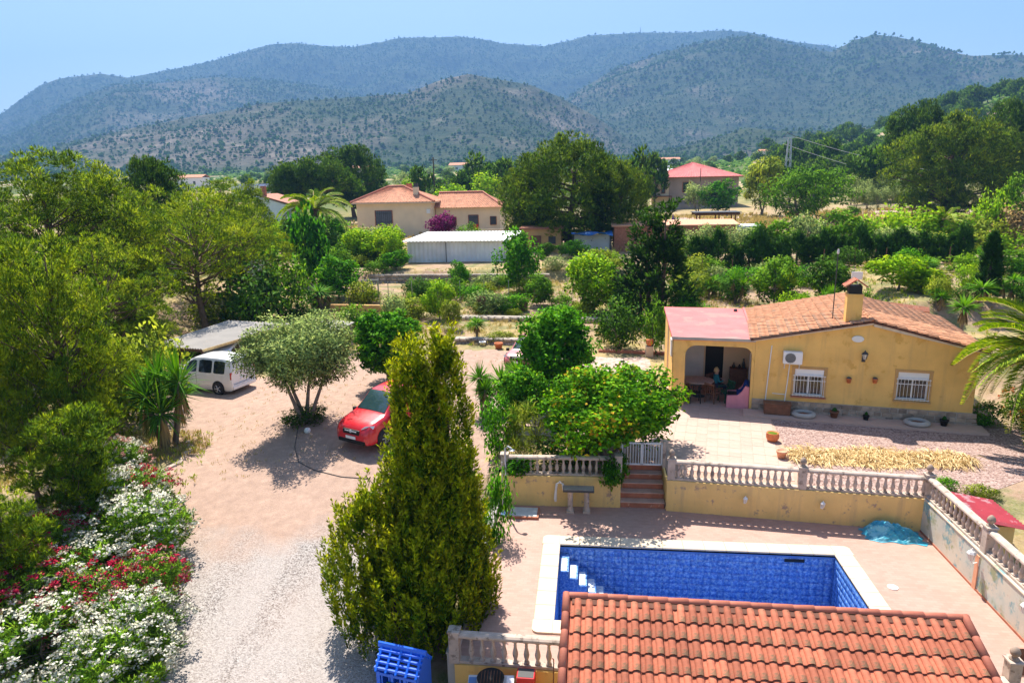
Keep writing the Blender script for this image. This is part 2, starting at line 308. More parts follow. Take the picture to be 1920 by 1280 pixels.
def gravel_mat(name, cols, dirt, line=None, sc=28):
    t = NT(name); cd = t.coord('World'); v = t.n('ShaderNodeTexVoronoi'); v.inputs['Scale'].default_value = sc; t.l(cd, v.inputs['Vector'])
    sepc = t.n('ShaderNodeSeparateColor'); t.l(v.outputs['Color'], sepc.inputs[0])
    c = t.ramp(sepc.outputs[0], [(0.05, cols[0]), (0.45, cols[1]), (0.95, cols[2])])
    big = t.noise(cd, 0.55, 6, 0.6); c = t.mix(t.ramp(big, [(0.35, (0.0,) * 3), (0.75, (0.28,) * 3)]), c, dirt)
    if line:
        st_ = t.coord('World', (1.1, 0.10, 1)); c = t.mix(t.ramp(t.noise(st_, 1.0, 4, 0.6), [(0.42, (0,) * 3), (0.62, (0.55,) * 3)]), c, g3(cols[1], 1.32))
        sp = t.n('ShaderNodeSeparateXYZ'); t.l(cd, sp.inputs[0])
        a = t.n('ShaderNodeMath', operation='MULTIPLY_ADD'); t.l(big, a.inputs[0]); a.inputs[1].default_value = 3.6; t.l(sp.outputs[1], a.inputs[2])
        b = t.n('ShaderNodeMath', operation='MULTIPLY_ADD'); t.l(sp.outputs[0], b.inputs[0]); b.inputs[1].default_value = line[2]; t.l(a.outputs[0], b.inputs[2])
        mr = t.n('ShaderNodeMapRange'); mr.inputs[1].default_value = line[0]; mr.inputs[2].default_value = line[1]; t.l(b.outputs[0], mr.inputs[0])
        fine = t.noise(cd, 3.0, 6, 0.65); d2 = t.ramp(fine, [(0.3, g3(dirt, 0.78)), (0.55, dirt), (0.75, g3(dirt, 1.22))])
        d3 = t.mix(t.ramp(t.noise(cd, 30, 3), [(0.45, (0,) * 3), (0.7, (0.5,) * 3)]), d2, g3(dirt, 0.62))
        c = t.mix(mr.outputs[0], c, d3)
    t.l(c, t.p.inputs['Base Color']); t.p.inputs['Roughness'].default_value = 0.9; t.p.inputs['Specular IOR Level'].default_value = 0.15
    t.bump(v.outputs['Distance'], 0.6, 0.02); M[name] = t.m
gravel_mat('drive_gravel', ((0.14, 0.12, 0.108), (0.315, 0.275, 0.25), (0.45, 0.405, 0.375)), (0.43, 0.29, 0.22), (20.2, 22.0, -0.12), 30)
gravel_mat('yard_gravel', ((0.15, 0.09, 0.075), (0.33, 0.215, 0.18), (0.50, 0.37, 0.32)), (0.37, 0.235, 0.185), None, 22)
gravel_mat('back_yard', ((0.30, 0.215, 0.17), (0.48, 0.345, 0.275), (0.58, 0.44, 0.365)), (0.50, 0.36, 0.28), None, 6)
def deck_mat():
    t = NT('deck_paving'); cd = t.coord('Object'); b = t.n('ShaderNodeTexBrick'); b.inputs['Scale'].default_value = 1.0; b.inputs['Brick Width'].default_value = 0.2; b.inputs['Row Height'].default_value = 0.1; b.inputs['Mortar Size'].default_value = 0.006; b.inputs['Mortar Smooth'].default_value = 0.4; b.offset = 0.5
    b.inputs['Color1'].default_value = (0.47, 0.275, 0.215, 1); b.inputs['Color2'].default_value = (0.40, 0.225, 0.17, 1); b.inputs['Mortar'].default_value = (0.36, 0.21, 0.16, 1); t.l(cd, b.inputs[0])
    c = t.mix(t.ramp(t.noise(cd, 0.7, 6, 0.6), [(0.35, (0,) * 3), (0.75, (0.5,) * 3)]), b.outputs[0], (0.49, 0.325, 0.26))
    c = t.mix(t.ramp(t.noise(cd, 1.9, 6, 0.7), [(0.56, (0,) * 3), (0.72, (0.45,) * 3)]), c, (0.33, 0.21, 0.16))
    t.l(c, t.p.inputs['Base Color']); t.p.inputs['Roughness'].default_value = 0.75; t.bump(b.outputs['Fac'], -0.4, 0.008); M['deck_paving'] = t.m
deck_mat()
def pool_mat():
    t = NT('pool_tile'); cd = t.coord('World'); n = t.noise(cd, 15, 4, 0.65); n2 = t.noise(cd, 0.8, 3); v = t.n('ShaderNodeTexVoronoi'); v.inputs['Scale'].default_value = 20; v.feature = 'DISTANCE_TO_EDGE'; t.l(cd, v.inputs['Vector'])
    c = t.ramp(n, [(0.36, (0.045, 0.14, 0.48)), (0.50, (0.10, 0.26, 0.66)), (0.64, (0.34, 0.53, 0.80))])
    c = t.mix(t.ramp(v.outputs['Distance'], [(0.0, (0.30,) * 3), (0.12, (0,) * 3)]), c, (0.16, 0.30, 0.62))
    hv = t.n('ShaderNodeHueSaturation'); a = t.n('ShaderNodeAttribute'); a.attribute_name = 'tint'; mr = t.n('ShaderNodeMapRange'); mr.inputs[3].default_value = 0.92; mr.inputs[4].default_value = 1.10; t.l(a.outputs['Fac'], mr.inputs[0]); t.l(mr.outputs[0], hv.inputs['Value']); t.l(c, hv.inputs['Color'])
    t.l(hv.outputs[0], t.p.inputs['Base Color']); t.p.inputs['Roughness'].default_value = 0.22; t.p.inputs['Specular IOR Level'].default_value = 0.5; M['pool_tile'] = t.m
    t = NT('pool_white_tile'); cd = t.coord('World'); k = t.ramp(t.noise(cd, 16, 2), [(0.54, (0.76, 0.78, 0.80)), (0.66, (0.30, 0.44, 0.68))]); t.l(k, t.p.inputs['Base Color']); t.p.inputs['Roughness'].default_value = 0.35; M['pool_white_tile'] = t.m
pool_mat(); plain('grout', (0.10, 0.22, 0.55), 0.8, 0.1, 4, 0.0)
def mural_mat():
    t = NT('mural'); cd = t.coord('World'); n = t.noise(cd, 0.9, 5, 0.6); n2 = t.noise(cd, 1.7, 6, 0.65); n3 = t.noise(cd, 3.5, 6, 0.7)
    c = t.ramp(n, [(0.30, (0.36, 0.44, 0.40)), (0.44, (0.54, 0.52, 0.44)), (0.56, (0.60, 0.54, 0.43)), (0.72, (0.50, 0.43, 0.28))])
    c = t.mix(t.ramp(n2, [(0.53, (0,) * 3), (0.60, (0.9,) * 3)]), c, (0.16, 0.33, 0.36)); sp = t.n('ShaderNodeMapping'); sp.inputs['Location'].default_value = (3, 7, 2); t.l(cd, sp.inputs[0])
    c = t.mix(t.ramp(t.noise(sp.outputs[0], 1.3, 6, 0.7), [(0.52, (0,) * 3), (0.60, (0.85,) * 3)]), c, (0.30, 0.31, 0.15))
    c = t.mix(t.ramp(n3, [(0.60, (0,) * 3), (0.66, (0.8,) * 3)]), c, (0.50, 0.36, 0.30))
    t.l(c, t.p.inputs['Base Color']); t.p.inputs['Roughness'].default_value = 0.85; t.bump(n3, 0.2, 0.01); M['mural'] = t.m
mural_mat()
def hill_mat():
    t = NT('hill'); cd = t.coord('World'); n1 = t.noise(cd, 0.0045, 7, 0.62); n2 = t.noise(cd, 0.03, 6, 0.7)
    rock = t.ramp(n2, [(0.3, (0.06, 0.062, 0.042)), (0.56, (0.14, 0.12, 0.092)), (0.74, (0.32, 0.265, 0.21))]); scr = t.ramp(n2, [(0.35, (0.026, 0.048, 0.022)), (0.65, (0.065, 0.08, 0.038))])
    a = t.n('ShaderNodeAttribute'); a.attribute_name = 'bare'; ad = t.n('ShaderNodeMath', operation='MULTIPLY_ADD'); t.l(n1, ad.inputs[0]); ad.inputs[1].default_value = 0.8; t.l(a.outputs['Fac'], ad.inputs[2])
    c = t.mix(t.ramp(ad.outputs[0], [(0.52, (0,) * 3), (0.68, (1,) * 3)]), scr, rock)
    t.l(c, t.p.inputs['Base Color']); t.p.inputs['Roughness'].default_value = 0.95; t.p.inputs['Specular IOR Level'].default_value = 0.05; t.bump(n2, 0.9, 9.0); M['hill'] = t.m
hill_mat()
Y_, G_ = (0.30, 0.34, 0.03), (0.05, 0.10, 0.015)
leafmat('pine_needle', [(0.0, (0.024, 0.052, 0.010)), (0.42, (0.085, 0.135, 0.016)), (0.75, (0.27, 0.29, 0.026)), (1.0, (0.50, 0.43, 0.05))])
leafmat('pine_mid', [(0.0, (0.025, 0.055, 0.012)), (0.45, (0.075, 0.12, 0.018)), (0.8, (0.18, 0.215, 0.024)), (1.0, (0.36, 0.33, 0.04))])
leafmat('pine_dark', [(0.0, (0.025, 0.06, 0.014)), (0.5, (0.06, 0.115, 0.02)), (1.0, (0.15, 0.20, 0.03))])
leafmat('far_pine', [(0.0, (0.035, 0.075, 0.02)), (0.5, (0.07, 0.13, 0.025)), (1.0, (0.15, 0.20, 0.035))])
leafmat('mountain_pine', [(0.0, (0.012, 0.026, 0.010)), (0.5, (0.024, 0.045, 0.014)), (1.0, (0.05, 0.075, 0.022))], 0.1)
leafmat('olive_leaf', [(0.0, (0.06, 0.10, 0.055)), (0.5, (0.13, 0.19, 0.10)), (1.0, (0.27, 0.33, 0.19))], 0.2)
leafmat('bright_leaf', [(0.0, (0.025, 0.09, 0.012)), (0.5, (0.065, 0.19, 0.016)), (0.85, (0.16, 0.31, 0.024)), (1.0, (0.30, 0.36, 0.03))], 0.4)
leafmat('apricot_leaf', [(0.0, (0.03, 0.10, 0.012)), (0.45, (0.08, 0.20, 0.016)), (0.82, (0.19, 0.31, 0.022)), (0.93, (0.40, 0.25, 0.05)), (1.0, (0.46, 0.20, 0.06))], 0.4)
leafmat('lime_leaf', [(0.0, (0.10, 0.19, 0.015)), (0.5, (0.20, 0.32, 0.02)), (1.0, (0.38, 0.42, 0.03))], 0.4)
leafmat('dark_leaf', [(0.0, (0.02, 0.055, 0.014)), (0.5, (0.045, 0.10, 0.022)), (1.0, (0.10, 0.16, 0.03))], 0.3)
leafmat('mid_leaf', [(0.0, (0.04, 0.095, 0.018)), (0.5, (0.09, 0.18, 0.025)), (1.0, (0.20, 0.28, 0.04))], 0.35)
leafmat('gold_cypress', [(0.0, (0.022, 0.055, 0.008)), (0.25, (0.06, 0.10, 0.010)), (0.45, (0.20, 0.21, 0.012)), (0.68, (0.55, 0.40, 0.02))], 0.42)
leafmat('hedge_leaf', [(0.0, (0.025, 0.07, 0.018)), (0.5, (0.06, 0.14, 0.025)), (1.0, (0.14, 0.24, 0.045))], 0.3)
leafmat('cypress_leaf', [(0.0, (0.014, 0.045, 0.014)), (0.5, (0.03, 0.085, 0.018)), (1.0, (0.075, 0.15, 0.025))], 0.2)
leafmat('yucca_leaf', [(0.0, (0.022, 0.055, 0.014)), (0.5, (0.055, 0.13, 0.022)), (1.0, (0.17, 0.27, 0.045))], 0.2)
leafmat('dead_leaf', [(0.0, (0.20, 0.13, 0.05)), (0.5, (0.34, 0.23, 0.09)), (1.0, (0.52, 0.38, 0.16))], 0.2)
leafmat('dry_grass', [(0.0, (0.22, 0.18, 0.05)), (0.5, (0.42, 0.32, 0.11)), (1.0, (0.62, 0.48, 0.20))], 0.3)
leafmat('weed', [(0.0, (0.09, 0.12, 0.03)), (0.5, (0.20, 0.22, 0.05)), (1.0, (0.40, 0.36, 0.11))], 0.3)
leafmat('palm_leaf', [(0.0, (0.055, 0.095, 0.018)), (0.5, (0.12, 0.16, 0.035)), (0.85, (0.24, 0.25, 0.07)), (1.0, (0.36, 0.31, 0.14))], 0.25, 0.4)
leafmat('oleander_leaf', [(0.0, (0.05, 0.10, 0.03)), (0.5, (0.12, 0.21, 0.05)), (1.0, (0.27, 0.33, 0.10))], 0.3)
leafmat('flower_white', [(0.0, (0.76, 0.74, 0.58)), (1.0, (0.88, 0.86, 0.74))], 0.3)
leafmat('flower_crimson', [(0.0, (0.42, 0.008, 0.035)), (1.0, (0.66, 0.03, 0.10))], 0.3)
leafmat('flower_pink', [(0.0, (0.56, 0.20, 0.17)), (1.0, (0.74, 0.42, 0.36))], 0.3)
leafmat('flower_orange', [(0.0, (0.60, 0.09, 0.03)), (1.0, (0.75, 0.2, 0.06))], 0.3)
leafmat('bougainvillea', [(0.0, (0.10, 0.015, 0.06)), (0.5, (0.26, 0.02, 0.13)), (1.0, (0.52, 0.05, 0.34))], 0.3)
leafmat('straw_blade', [(0.0, (0.36, 0.235, 0.09)), (0.5, (0.60, 0.43, 0.20)), (1.0, (0.80, 0.64, 0.36))], 0.2)
# ================================================================ ground sheet
def axis(a, lo, hi, step, grow=1.12, end_lo=-1300, end_hi=1300):
    m = list(np.arange(lo, hi + 1e-6, step)); s = step; x = hi
    while x < end_hi: s = min(s * grow, 40); x += s; m.append(x)
    s = step; x = lo
    while x > end_lo: s = min(s * grow, 40); x -= s; m.insert(0, x)
    return np.array(m)
gx = axis(0, -36, 28, 0.5); gy = axis(0, 4, 64, 0.5, 1.10, -60, 1350)
GX, GY = np.meshgrid(gx, gy); GZ = gz(GX, GY)
nx, ny = len(gx), len(gy)
V = np.stack([GX.ravel(), GY.ravel(), GZ.ravel()], 1)
ii, jj = np.meshgrid(np.arange(nx - 1), np.arange(ny - 1)); a = (jj * nx + ii).ravel()
Q = np.stack([a, a + 1, a + nx + 1, a + nx], 1)
cxm = V[Q].mean(1); hole = (cxm[:, 0] > -3.1) & (cxm[:, 0] < 10.6) & (cxm[:, 1] > 12.7) & (cxm[:, 1] < wall_y(cxm[:, 0]) + 0.45)
hole |= (cxm[:, 0] > 0.7) & (cxm[:, 0] < 3.0) & (cxm[:, 1] > 12.7) & (cxm[:, 1] < 23.2)
tag(obj('ground', npmesh('ground', V, Q[~hole], 'ground', smooth=True)), kind='structure')
def sheet(name, mat, poly, step=0.5, lift=0.03, jit=0.0, seed=1, cut=None):
    """a sheet that follows the land inside an outline (list of x,y), with an uneven edge"""
    P = np.array(poly, float); x0, y0 = P.min(0) - 1; x1, y1 = P.max(0) + 1
    X, Y = np.meshgrid(np.arange(x0, x1, step), np.arange(y0, y1, step)); nxx = X.shape[1]
    jx = X + jit * wav(X * 2.1, Y * 2.1, 1, seed); jy = Y + jit * wav(X * 1.9, Y * 2.3, 1, seed + 3)
    def inside(px, py):
        r = np.zeros(px.shape, bool); n = len(P)
        for i in range(n):
            (ax, ay), (bx, by) = P[i], P[(i + 1) % n]; c = (ay > py) != (by > py)
            with np.errstate(divide='ignore', invalid='ignore'): r ^= c & (px < (bx - ax) * (py - ay) / (by - ay) + ax)
        return r
    V = np.stack([X.ravel(), Y.ravel(), (gz(X, Y) + lift).ravel()], 1); vin = inside(jx.ravel(), jy.ravel()); V[~vin, 2] -= lift + 0.10
    ii, jj = np.meshgrid(np.arange(X.shape[1] - 1), np.arange(X.shape[0] - 1)); a = (jj * nxx + ii).ravel(); Q = np.stack([a, a + 1, a + nxx + 1, a + nxx], 1)
    ins = vin[Q].any(1)
    Q = Q[ins]; used = np.unique(Q); mp = np.full(len(V), -1); mp[used] = np.arange(len(used))
    return tag(obj(name, npmesh(name, V[used], mp[Q], mat, smooth=True)), kind='structure')
sheet('driveway', 'drive_gravel', [(-11.6, 3), (-4.9, 3), (-4.6, 12), (-4.5, 20), (-3.6, 21.5), (-3.2, 25), (-2.6, 30), (-1.5, 38), (-14, 38), (-17, 34.5), (-22, 33), (-23, 29.5), (-20.5, 27.8), (-18.0, 26.6), (-16.6, 25.0), (-15.5, 22.9), (-15.9, 21.6), (-14.6, 20), (-13.2, 16), (-12.0, 12)], 0.25, 0.035, 0.25)
# yard between the house and the balustrade (flat, z = 1)
def flat(name, mat, poly, z, parent=None): return struct(name, MB().add([(x, y, z) for x, y in poly], [tuple(range(len(poly)))]), mat, parent)
HA = math.radians(-10.83); HU = Vector((math.cos(HA), math.sin(HA), 0)); HV = Vector((-math.sin(HA), math.cos(HA), 0)); HO = Vector((6.81, 28.08, 1.0))
def hw(s, d, z=0.0): return HO + HU * s + HV * d + Vector((0, 0, z))
wy = lambda x: float(wall_y(x))
flat('yard_gravel', 'yard_gravel', [(6.2, wy(6.2) + 0.12), (10.25, wy(10.25) + 0.12), (12.5, 20.9), (15, 22.5), (18.5, 23.2), (19.5, 25.2), (15.9, 26.4), (6.9, 28.2)], 1.012)
flat('back_yard', 'back_yard', [(-3.0, 24.6), (2.9, 24.6), (3.3, 36.2), (2.2, 38.4), (-7.5, 38.4), (-6, 31)], 1.03)
# house terrace: each floor tile a piece
terr = flat('terrace', 'joint', [(-0.9, wy(0) + 0.1), (1.05, wy(1) + 0.1), (1.05, 22.45), (2.62, 22.45), (2.62, wy(2.62) + 0.1), (6.75, wy(6.75) + 0.1), (7.35, 27.2), (6.9, 28.9), (3.0, 32.0), (-0.9, 32.0)], 1.02)
tm = MB().box((0, 0, 0), (0.392, 0.392, 0.03)).mesh('floor_tile', 'terrace_tile')
for i in range(-8, 18):
    for j in range(-2, 20):
        p = hw(0, 0) + HU * (i * 0.4 - 3.1) + HV * (0.9 - j * 0.4)
        if -0.6 < p.x < 6.62 + (p.y - 20.5) * 0.085 and wall_y(p.x) + 0.32 < p.y and not (0.75 < p.x < 2.9 and p.y < 22.7) and p.y < 28.75 and p.x > 1.0 - max(0, (p.y - 27) * 0.5):
            obj('floor_tile', tm, terr, (p.x, p.y, 1.018 + 0.002 * math.sin(i * 7.3 + j * 3.1)), HA)
# raised walk along the house front
wk = MB()
P = [hw(-0.35, -0.95), hw(8.3, -0.95), hw(8.3, -0.02), hw(-0.35, -0.02)]
wk.prism([(p.x, p.y) for p in P], 0.95, 1.10); struct('pavement', wk, 'terrace_tile')
# ================================================================ pool deck and pool
PX0, PX1, PY0, PY1 = -0.80, 7.0, 14.75, 18.38        # inner edge of the pool
PC = [(-1.28, 14.2), (7.47, 14.2), (7.47, 18.86), (-1.28, 18.86)]
dk = MB()
DX0, DX1, DY0, DYa, DYb = -2.92, 10.02, 13.2, 21.0, 20.05
dk.add([(DX0, DY0, 0), (DX1, DY0, 0), (DX1, 20.02, 0), (2.55, 20.9, 0), (2.55, 21.2, 0), (1.05, 21.2, 0), (DX0, 20.95, 0), (-1.2, 14.3, 0), (7.4, 14.3, 0), (7.4, 18.8, 0), (-1.2, 18.8, 0)],
       [(0, 1, 8, 7), (1, 2, 9, 8), (2, 3, 10, 9), (3, 4, 5, 10), (5, 6, 10), (6, 0, 7, 10)])
dk.add([(DX0, DY0, -0.004), (DX1, DY0, -0.004), (DX1, DY0, -1.6), (DX0, DY0, -1.6)], [(0, 1, 2, 3)])
struct('pool_deck', dk, 'deck_paving')
pool = thing('swimming_pool', 'empty rectangular swimming pool lined with mottled blue tiles behind cream coping', 'pool', (3.1, 16.5, 0))
def child_world(mb, name, mat, parent, smooth=False):
    me = mb.mesh(name, mat, smooth); o = obj(name, me, parent); o.matrix_parent_inverse = Matrix.Translation(-Vector(parent.location)) if parent.rotation_euler.z == 0 else (Matrix.Translation(parent.location) @ Matrix.Rotation(parent.rotation_euler.z, 4, 'Z')).inverted(); return o
PD = -1.9
sh = MB(); e = 0.02
for A, B in (((PX0, PY0), (PX1, PY0)), ((PX1, PY0), (PX1, PY1)), ((PX1, PY1), (PX0, PY1)), ((PX0, PY1), (PX0, PY0))):
    sh.add([(A[0], A[1], -0.05), (B[0], B[1], -0.05), (B[0], B[1], PD), (A[0], A[1], PD)], [(0, 1, 2, 3)])
sh.add([(PX0, PY0, PD), (PX1, PY0, PD), (PX1, PY1, PD), (PX0, PY1, PD)], [(0, 1, 2, 3)])
child_world(sh, 'shell', 'grout', pool)
# lining tiles with recessed joints (too many to be single pieces)
def tile_sheet(name, o, u, v, nu, nv, s, g, nrm, rng):
    I, J = np.meshgrid(np.arange(nu), np.arange(nv)); I = I.ravel(); J = J.ravel(); o = np.array(o); u = np.array(u, float); v = np.array(v, float); n = np.array(nrm, float)
    c = o + np.outer((I + 0.5) * s, u) + np.outer((J + 0.5) * s, v); h = s / 2 - g * 0.6; t = 0.0035
    c = c + np.outer(rng.uniform(-0.0012, 0.0012, len(c)), n)
    K = [(-1, -1), (1, -1), (1, 1), (-1, 1)]
    top = np.stack([c + h * a * u + h * b * v + n * t for a, b in K], 1); bot = np.stack([c + (h + g * 0.4) * a * u + (h + g * 0.4) * b * v for a, b in K], 1)
    V = np.concatenate([top, bot], 1).reshape(-1, 3); base = np.arange(len(c))[:, None] * 8
    Fq = np.concatenate([base + np.array([q]) for q in ((0, 1, 2, 3), (0, 4, 5, 1), (1, 5, 6, 2), (2, 6, 7, 3), (3, 7, 4, 0))]); tn = np.tile(rng.uniform(0, 1, len(c)), 5)
    return npmesh(name, V, Fq, 'pool_tile', tn)
rg = np.random.default_rng(5); S_ = 0.1995
for nm, me in (('lining_tiles', tile_sheet('lining_tiles', (PX0, PY1 - 0.002, -0.1), (1, 0, 0), (0, 0, -1), 39, 9, S_, 0.004, (0, -1, 0), rg)),
               ('lining_tiles', tile_sheet('lining_tiles', (PX1 - 0.002, PY1, -0.1), (0, -1, 0), (0, 0, -1), 18, 9, S_, 0.004, (-1, 0, 0), rg)),
               ('lining_tiles', tile_sheet('lining_tiles', (PX0 + 0.002, PY0, -0.1), (0, 1, 0), (0, 0, -1), 18, 9, S_, 0.004, (1, 0, 0), rg)),
               ('lining_tiles', tile_sheet('lining_tiles', (PX0, PY0, PD + 0.002), (1, 0, 0), (0, 1, 0), 39, 18, S_, 0.004, (0, 0, 1), rg))):
    o = obj(nm, me, pool); o.matrix_parent_inverse = Matrix.Translation(-Vector(pool.location)); o['kind'] = 'stuff'
# corner steps, each tread with a white patterned tile
for k in range(7):
    zt = -0.26 - 0.215 * k; x0 = PX0 + 0.02 + 0.262 * k; y0 = PY1 - 0.98
    o = child_world(MB().box((x0 + 0.131, (y0 + PY1) / 2 - 0.005, (zt + PD) / 2), (0.262, PY1 - y0 - 0.012, zt - PD)), 'step', 'pool_tile', pool)
    q = child_world(MB().box((x0 + 0.118, y0 + 0.37, zt + 0.006), (0.19, 0.66, 0.012)), 'tread_tile', 'pool_white_tile', pool)
# coping stones
def coping(a, b, inner, n):
    a, b = Vector(a), Vector(b); d = (b - a) / n; L = d.length; ang = math.atan2(d.y, d.x)
    for i in range(n):
        c = a + d * (i + 0.5)
        o = child_world(MB().box((c.x, c.y, 0.022), (L - 0.006, 0.50, 0.056), ang), 'coping_stone', 'coping', pool)
        b_ = o.modifiers.new('bevel', 'BEVEL'); b_.width = 0.012; b_.segments = 1
coping((PX0 - 0.02, PY1 + 0.24, 0), (PX1 + 0.02, PY1 + 0.24, 0), 0, 13)
coping((PX0 - 0.02, PY0 - 0.24, 0), (PX1 + 0.02, PY0 - 0.24, 0), 0, 13)
coping((PX0 - 0.24, PY0, 0), (PX0 - 0.24, PY1, 0), 0, 6); coping((PX1 + 0.24, PY0, 0), (PX1 + 0.24, PY1, 0), 0, 6)
for sx, sy in ((-1, -1), (-1, 1), (1, -1), (1, 1)):      # rounded corner stones
    cx, cy = (PX0 - 0.02 if sx < 0 else PX1 + 0.02), (PY0 if sy < 0 else PY1); poly = [(cx, cy)]
    r = 0.49; pts = [(cx + sx * r, cy)]
    for k in range(7):
        t = k / 6 * math.pi / 2; pts.append((cx + sx * (r - 0.16 + 0.16 * math.cos(t)), cy + sy * (r - 0.16 + 0.16 * math.sin(t))))
    pts.append((cx, cy + sy * r)); poly += pts
    if sx * sy < 0: poly = poly[::-1]
    child_world(MB().prism(poly, -0.006, 0.05), 'coping_stone', 'coping', pool)
child_world(MB().box((5.9, PY1 - 0.012, -0.19), (0.55, 0.03, 0.09)), 'skimmer', 'black', pool)
child_world(MB().lathe([(0.13, 0.0), (0.13, 0.02), (0.11, 0.025)], (7.95, 16.9, 0), 14), 'skimmer_lid', 'white', pool)
# ================================================================ hills
_vn = {}
def vnoise(x, y, seed=0):
    if seed not in _vn: _vn[seed] = np.random.default_rng(seed + 77).random((256, 256))
    T = _vn[seed]; xi = np.floor(x).astype(int); yi = np.floor(y).astype(int); fx = x - xi; fy = y - yi; fx = fx * fx * (3 - 2 * fx); fy = fy * fy * (3 - 2 * fy)
    g = lambda i, j: T[i % 256, j % 256]
    return (g(xi, yi) * (1 - fx) + g(xi + 1, yi) * fx) * (1 - fy) + (g(xi, yi + 1) * (1 - fx) + g(xi + 1, yi + 1) * fx) * fy
def fbm(x, y, o=5, seed=0):
    s = 0; a = 0.5
    for k in range(o): s = s + a * (vnoise(x * 2 ** k, y * 2 ** k, seed + k) - 0.5); a *= 0.52
    return s
RID = [ # distance, foot width, crest in the photograph (px, py)
 (3700, 1500, [(-500, 330), (-200, 300), (0, 215), (75, 160), (110, 148), (190, 138), (240, 146), (320, 131), (400, 114), (450, 99), (510, 83), (560, 81), (600, 86), (660, 88), (720, 78), (750, 71), (860, 69), (900, 73), (940, 81), (1020, 87), (1070, 76), (1100, 67), (1150, 64), (1210, 61), (1300, 61), (1350, 57), (1400, 60), (1490, 79), (1540, 84), (1600, 95), (1800, 120), (1920, 140), (2400, 200)]),
 (2750, 1150, [(-500, 345), (-150, 300), (0, 262), (60, 235), (150, 182), (215, 158), (300, 155), (400, 142), (520, 150), (640, 168), (740, 200), (900, 300), (1100, 345), (2400, 345)]),
 (2350, 1050, [(-500, 345), (900, 345), (1000, 230), (1090, 165), (1150, 130), (1250, 96), (1300, 82), (1370, 69), (1410, 63), (1450, 72), (1480, 81), (1520, 91), (1560, 97), (1600, 74), (1640, 64), (1680, 68), (1740, 80), (1790, 97), (1830, 103), (1880, 100), (1920, 102), (2100, 130), (2400, 200)]),
 (1500, 560, [(-500, 345), (-200, 320), (60, 285), (150, 262), (250, 240), (400, 212), (500, 192), (600, 186), (700, 180), (760, 176), (830, 150), (880, 138), (920, 146), (1000, 162), (1050, 182), (1110, 215), (1180, 262), (1250, 300), (1400, 335), (2400, 345)]),
 (1150, 380, [(-500, 345), (100, 330), (250, 300), (400, 275), (520, 262), (620, 268), (720, 255), (800, 262), (900, 250), (1000, 262), (1090, 280), (1160, 300), (1300, 270), (1400, 240), (1500, 245), (1700, 235), (1900, 230), (2400, 250)]),
]
def azel(px, py):
    d = _ray(px, py); return math.atan2(d[0], d[1]), d[2] / math.hypot(d[0], d[1])
_rp = []
for r, wd, pts in RID:
    A = [azel(*p) for p in pts]; _rp.append((r, wd, np.array([a for a, e in A]), np.array([e for a, e in A])))
def hz(az, r):
    x, y = r * np.sin(az), r * np.cos(az); base = gz(x, np.minimum(y, 1300)) - 4 + 9 * sst((r - 760) / 260); z = base.copy()
    n1 = fbm(x / 420, y / 420, 6, 3); rg = np.abs(fbm(x / 260 + 9, y / 260, 5, 11))
    for k, (rk, wd, A, E) in enumerate(_rp):
        hk = np.interp(az, A, E) * rk + CH - (0.035 * (rk - 135) if rk < 1435 else 45) * 0 ; rr = r + 260 * fbm(x / 700, y / 700, 3, 20 + k) * sst((np.abs(r - rk) - 30) / 200)
        t = np.clip(np.abs(rr - rk) / np.where(rr < rk, wd, wd * 0.8), 0, 1); pf = (1 - t) ** 1.18
        amp = hk * (0.30 * sst(t / 0.18) * (1 - t)); zz = hk * pf + amp * (n1 * 0.9 - rg * 0.9)
        z = np.maximum(z, np.where(hk > 20, zz, -50))
    return z + fbm(x / 40, y / 40, 3, 31) * 5
az = np.linspace(-0.98, 0.90, 480); rr = np.concatenate([np.linspace(700, 1700, 120), np.linspace(1712, 4200, 120)])
AZ, RR = np.meshgrid(az, rr); HZ = hz(AZ, RR)
V = np.stack([(RR * np.sin(AZ)).ravel(), (RR * np.cos(AZ)).ravel(), HZ.ravel()], 1); na = len(az)
ii, jj = np.meshgrid(np.arange(na - 1), np.arange(len(rr) - 1)); a = (jj * na + ii).ravel(); Q = np.stack([a, a + 1, a + na + 1, a + na], 1)
me = npmesh('hills', V, Q, 'hill', smooth=True)
def bareness(x, y, r): return 0.10 + 0.55 * fbm(x / 330, y / 330, 4, 41) + 0.06 * np.exp(-((r - 1400) / 420) ** 2) - 0.12 * sst((r - 2500) / 700)
bare = bareness(V[:, 0], V[:, 1], RR.ravel()); at_ = me.attributes.new('bare', 'FLOAT', 'POINT'); at_.data.foreach_set('value', bare.astype(np.float32))
tag(obj('hills', me), kind='structure')
# pine woods on the hills: far too many to count
rg = np.random.default_rng(8); N = 135000
ta = rg.uniform(-0.80, 0.72, N); tr = 780 + (3750 - 780) * rg.random(N) ** 0.85
tx, ty = tr * np.sin(ta), tr * np.cos(ta); bz = bareness(tx, ty, tr); cl = fbm(tx / 60, ty / 60, 3, 51)
keep = rg.random(N) < np.clip(0.92 - bz * 1.3 + cl * 1.7, 0.16, 0.98)
ta, tr, tx, ty = ta[keep], tr[keep], tx[keep], ty[keep]; tz = hz(ta, tr)
cm_ = np.maximum.accumulate((HZ - CH) / RR, 0); ia = np.clip(np.round((ta - az[0]) / (az[1] - az[0])).astype(int), 0, len(az) - 1); ir = np.clip(np.searchsorted(rr, tr - 25) - 1, 0, len(rr) - 1)   # leave out trees behind the ridges
vis = (tz + 22 - CH) / tr > cm_[ir, ia]; ta, tr, tx, ty, tz = ta[vis], tr[vis], tx[vis], ty[vis], tz[vis]; n = len(tx)
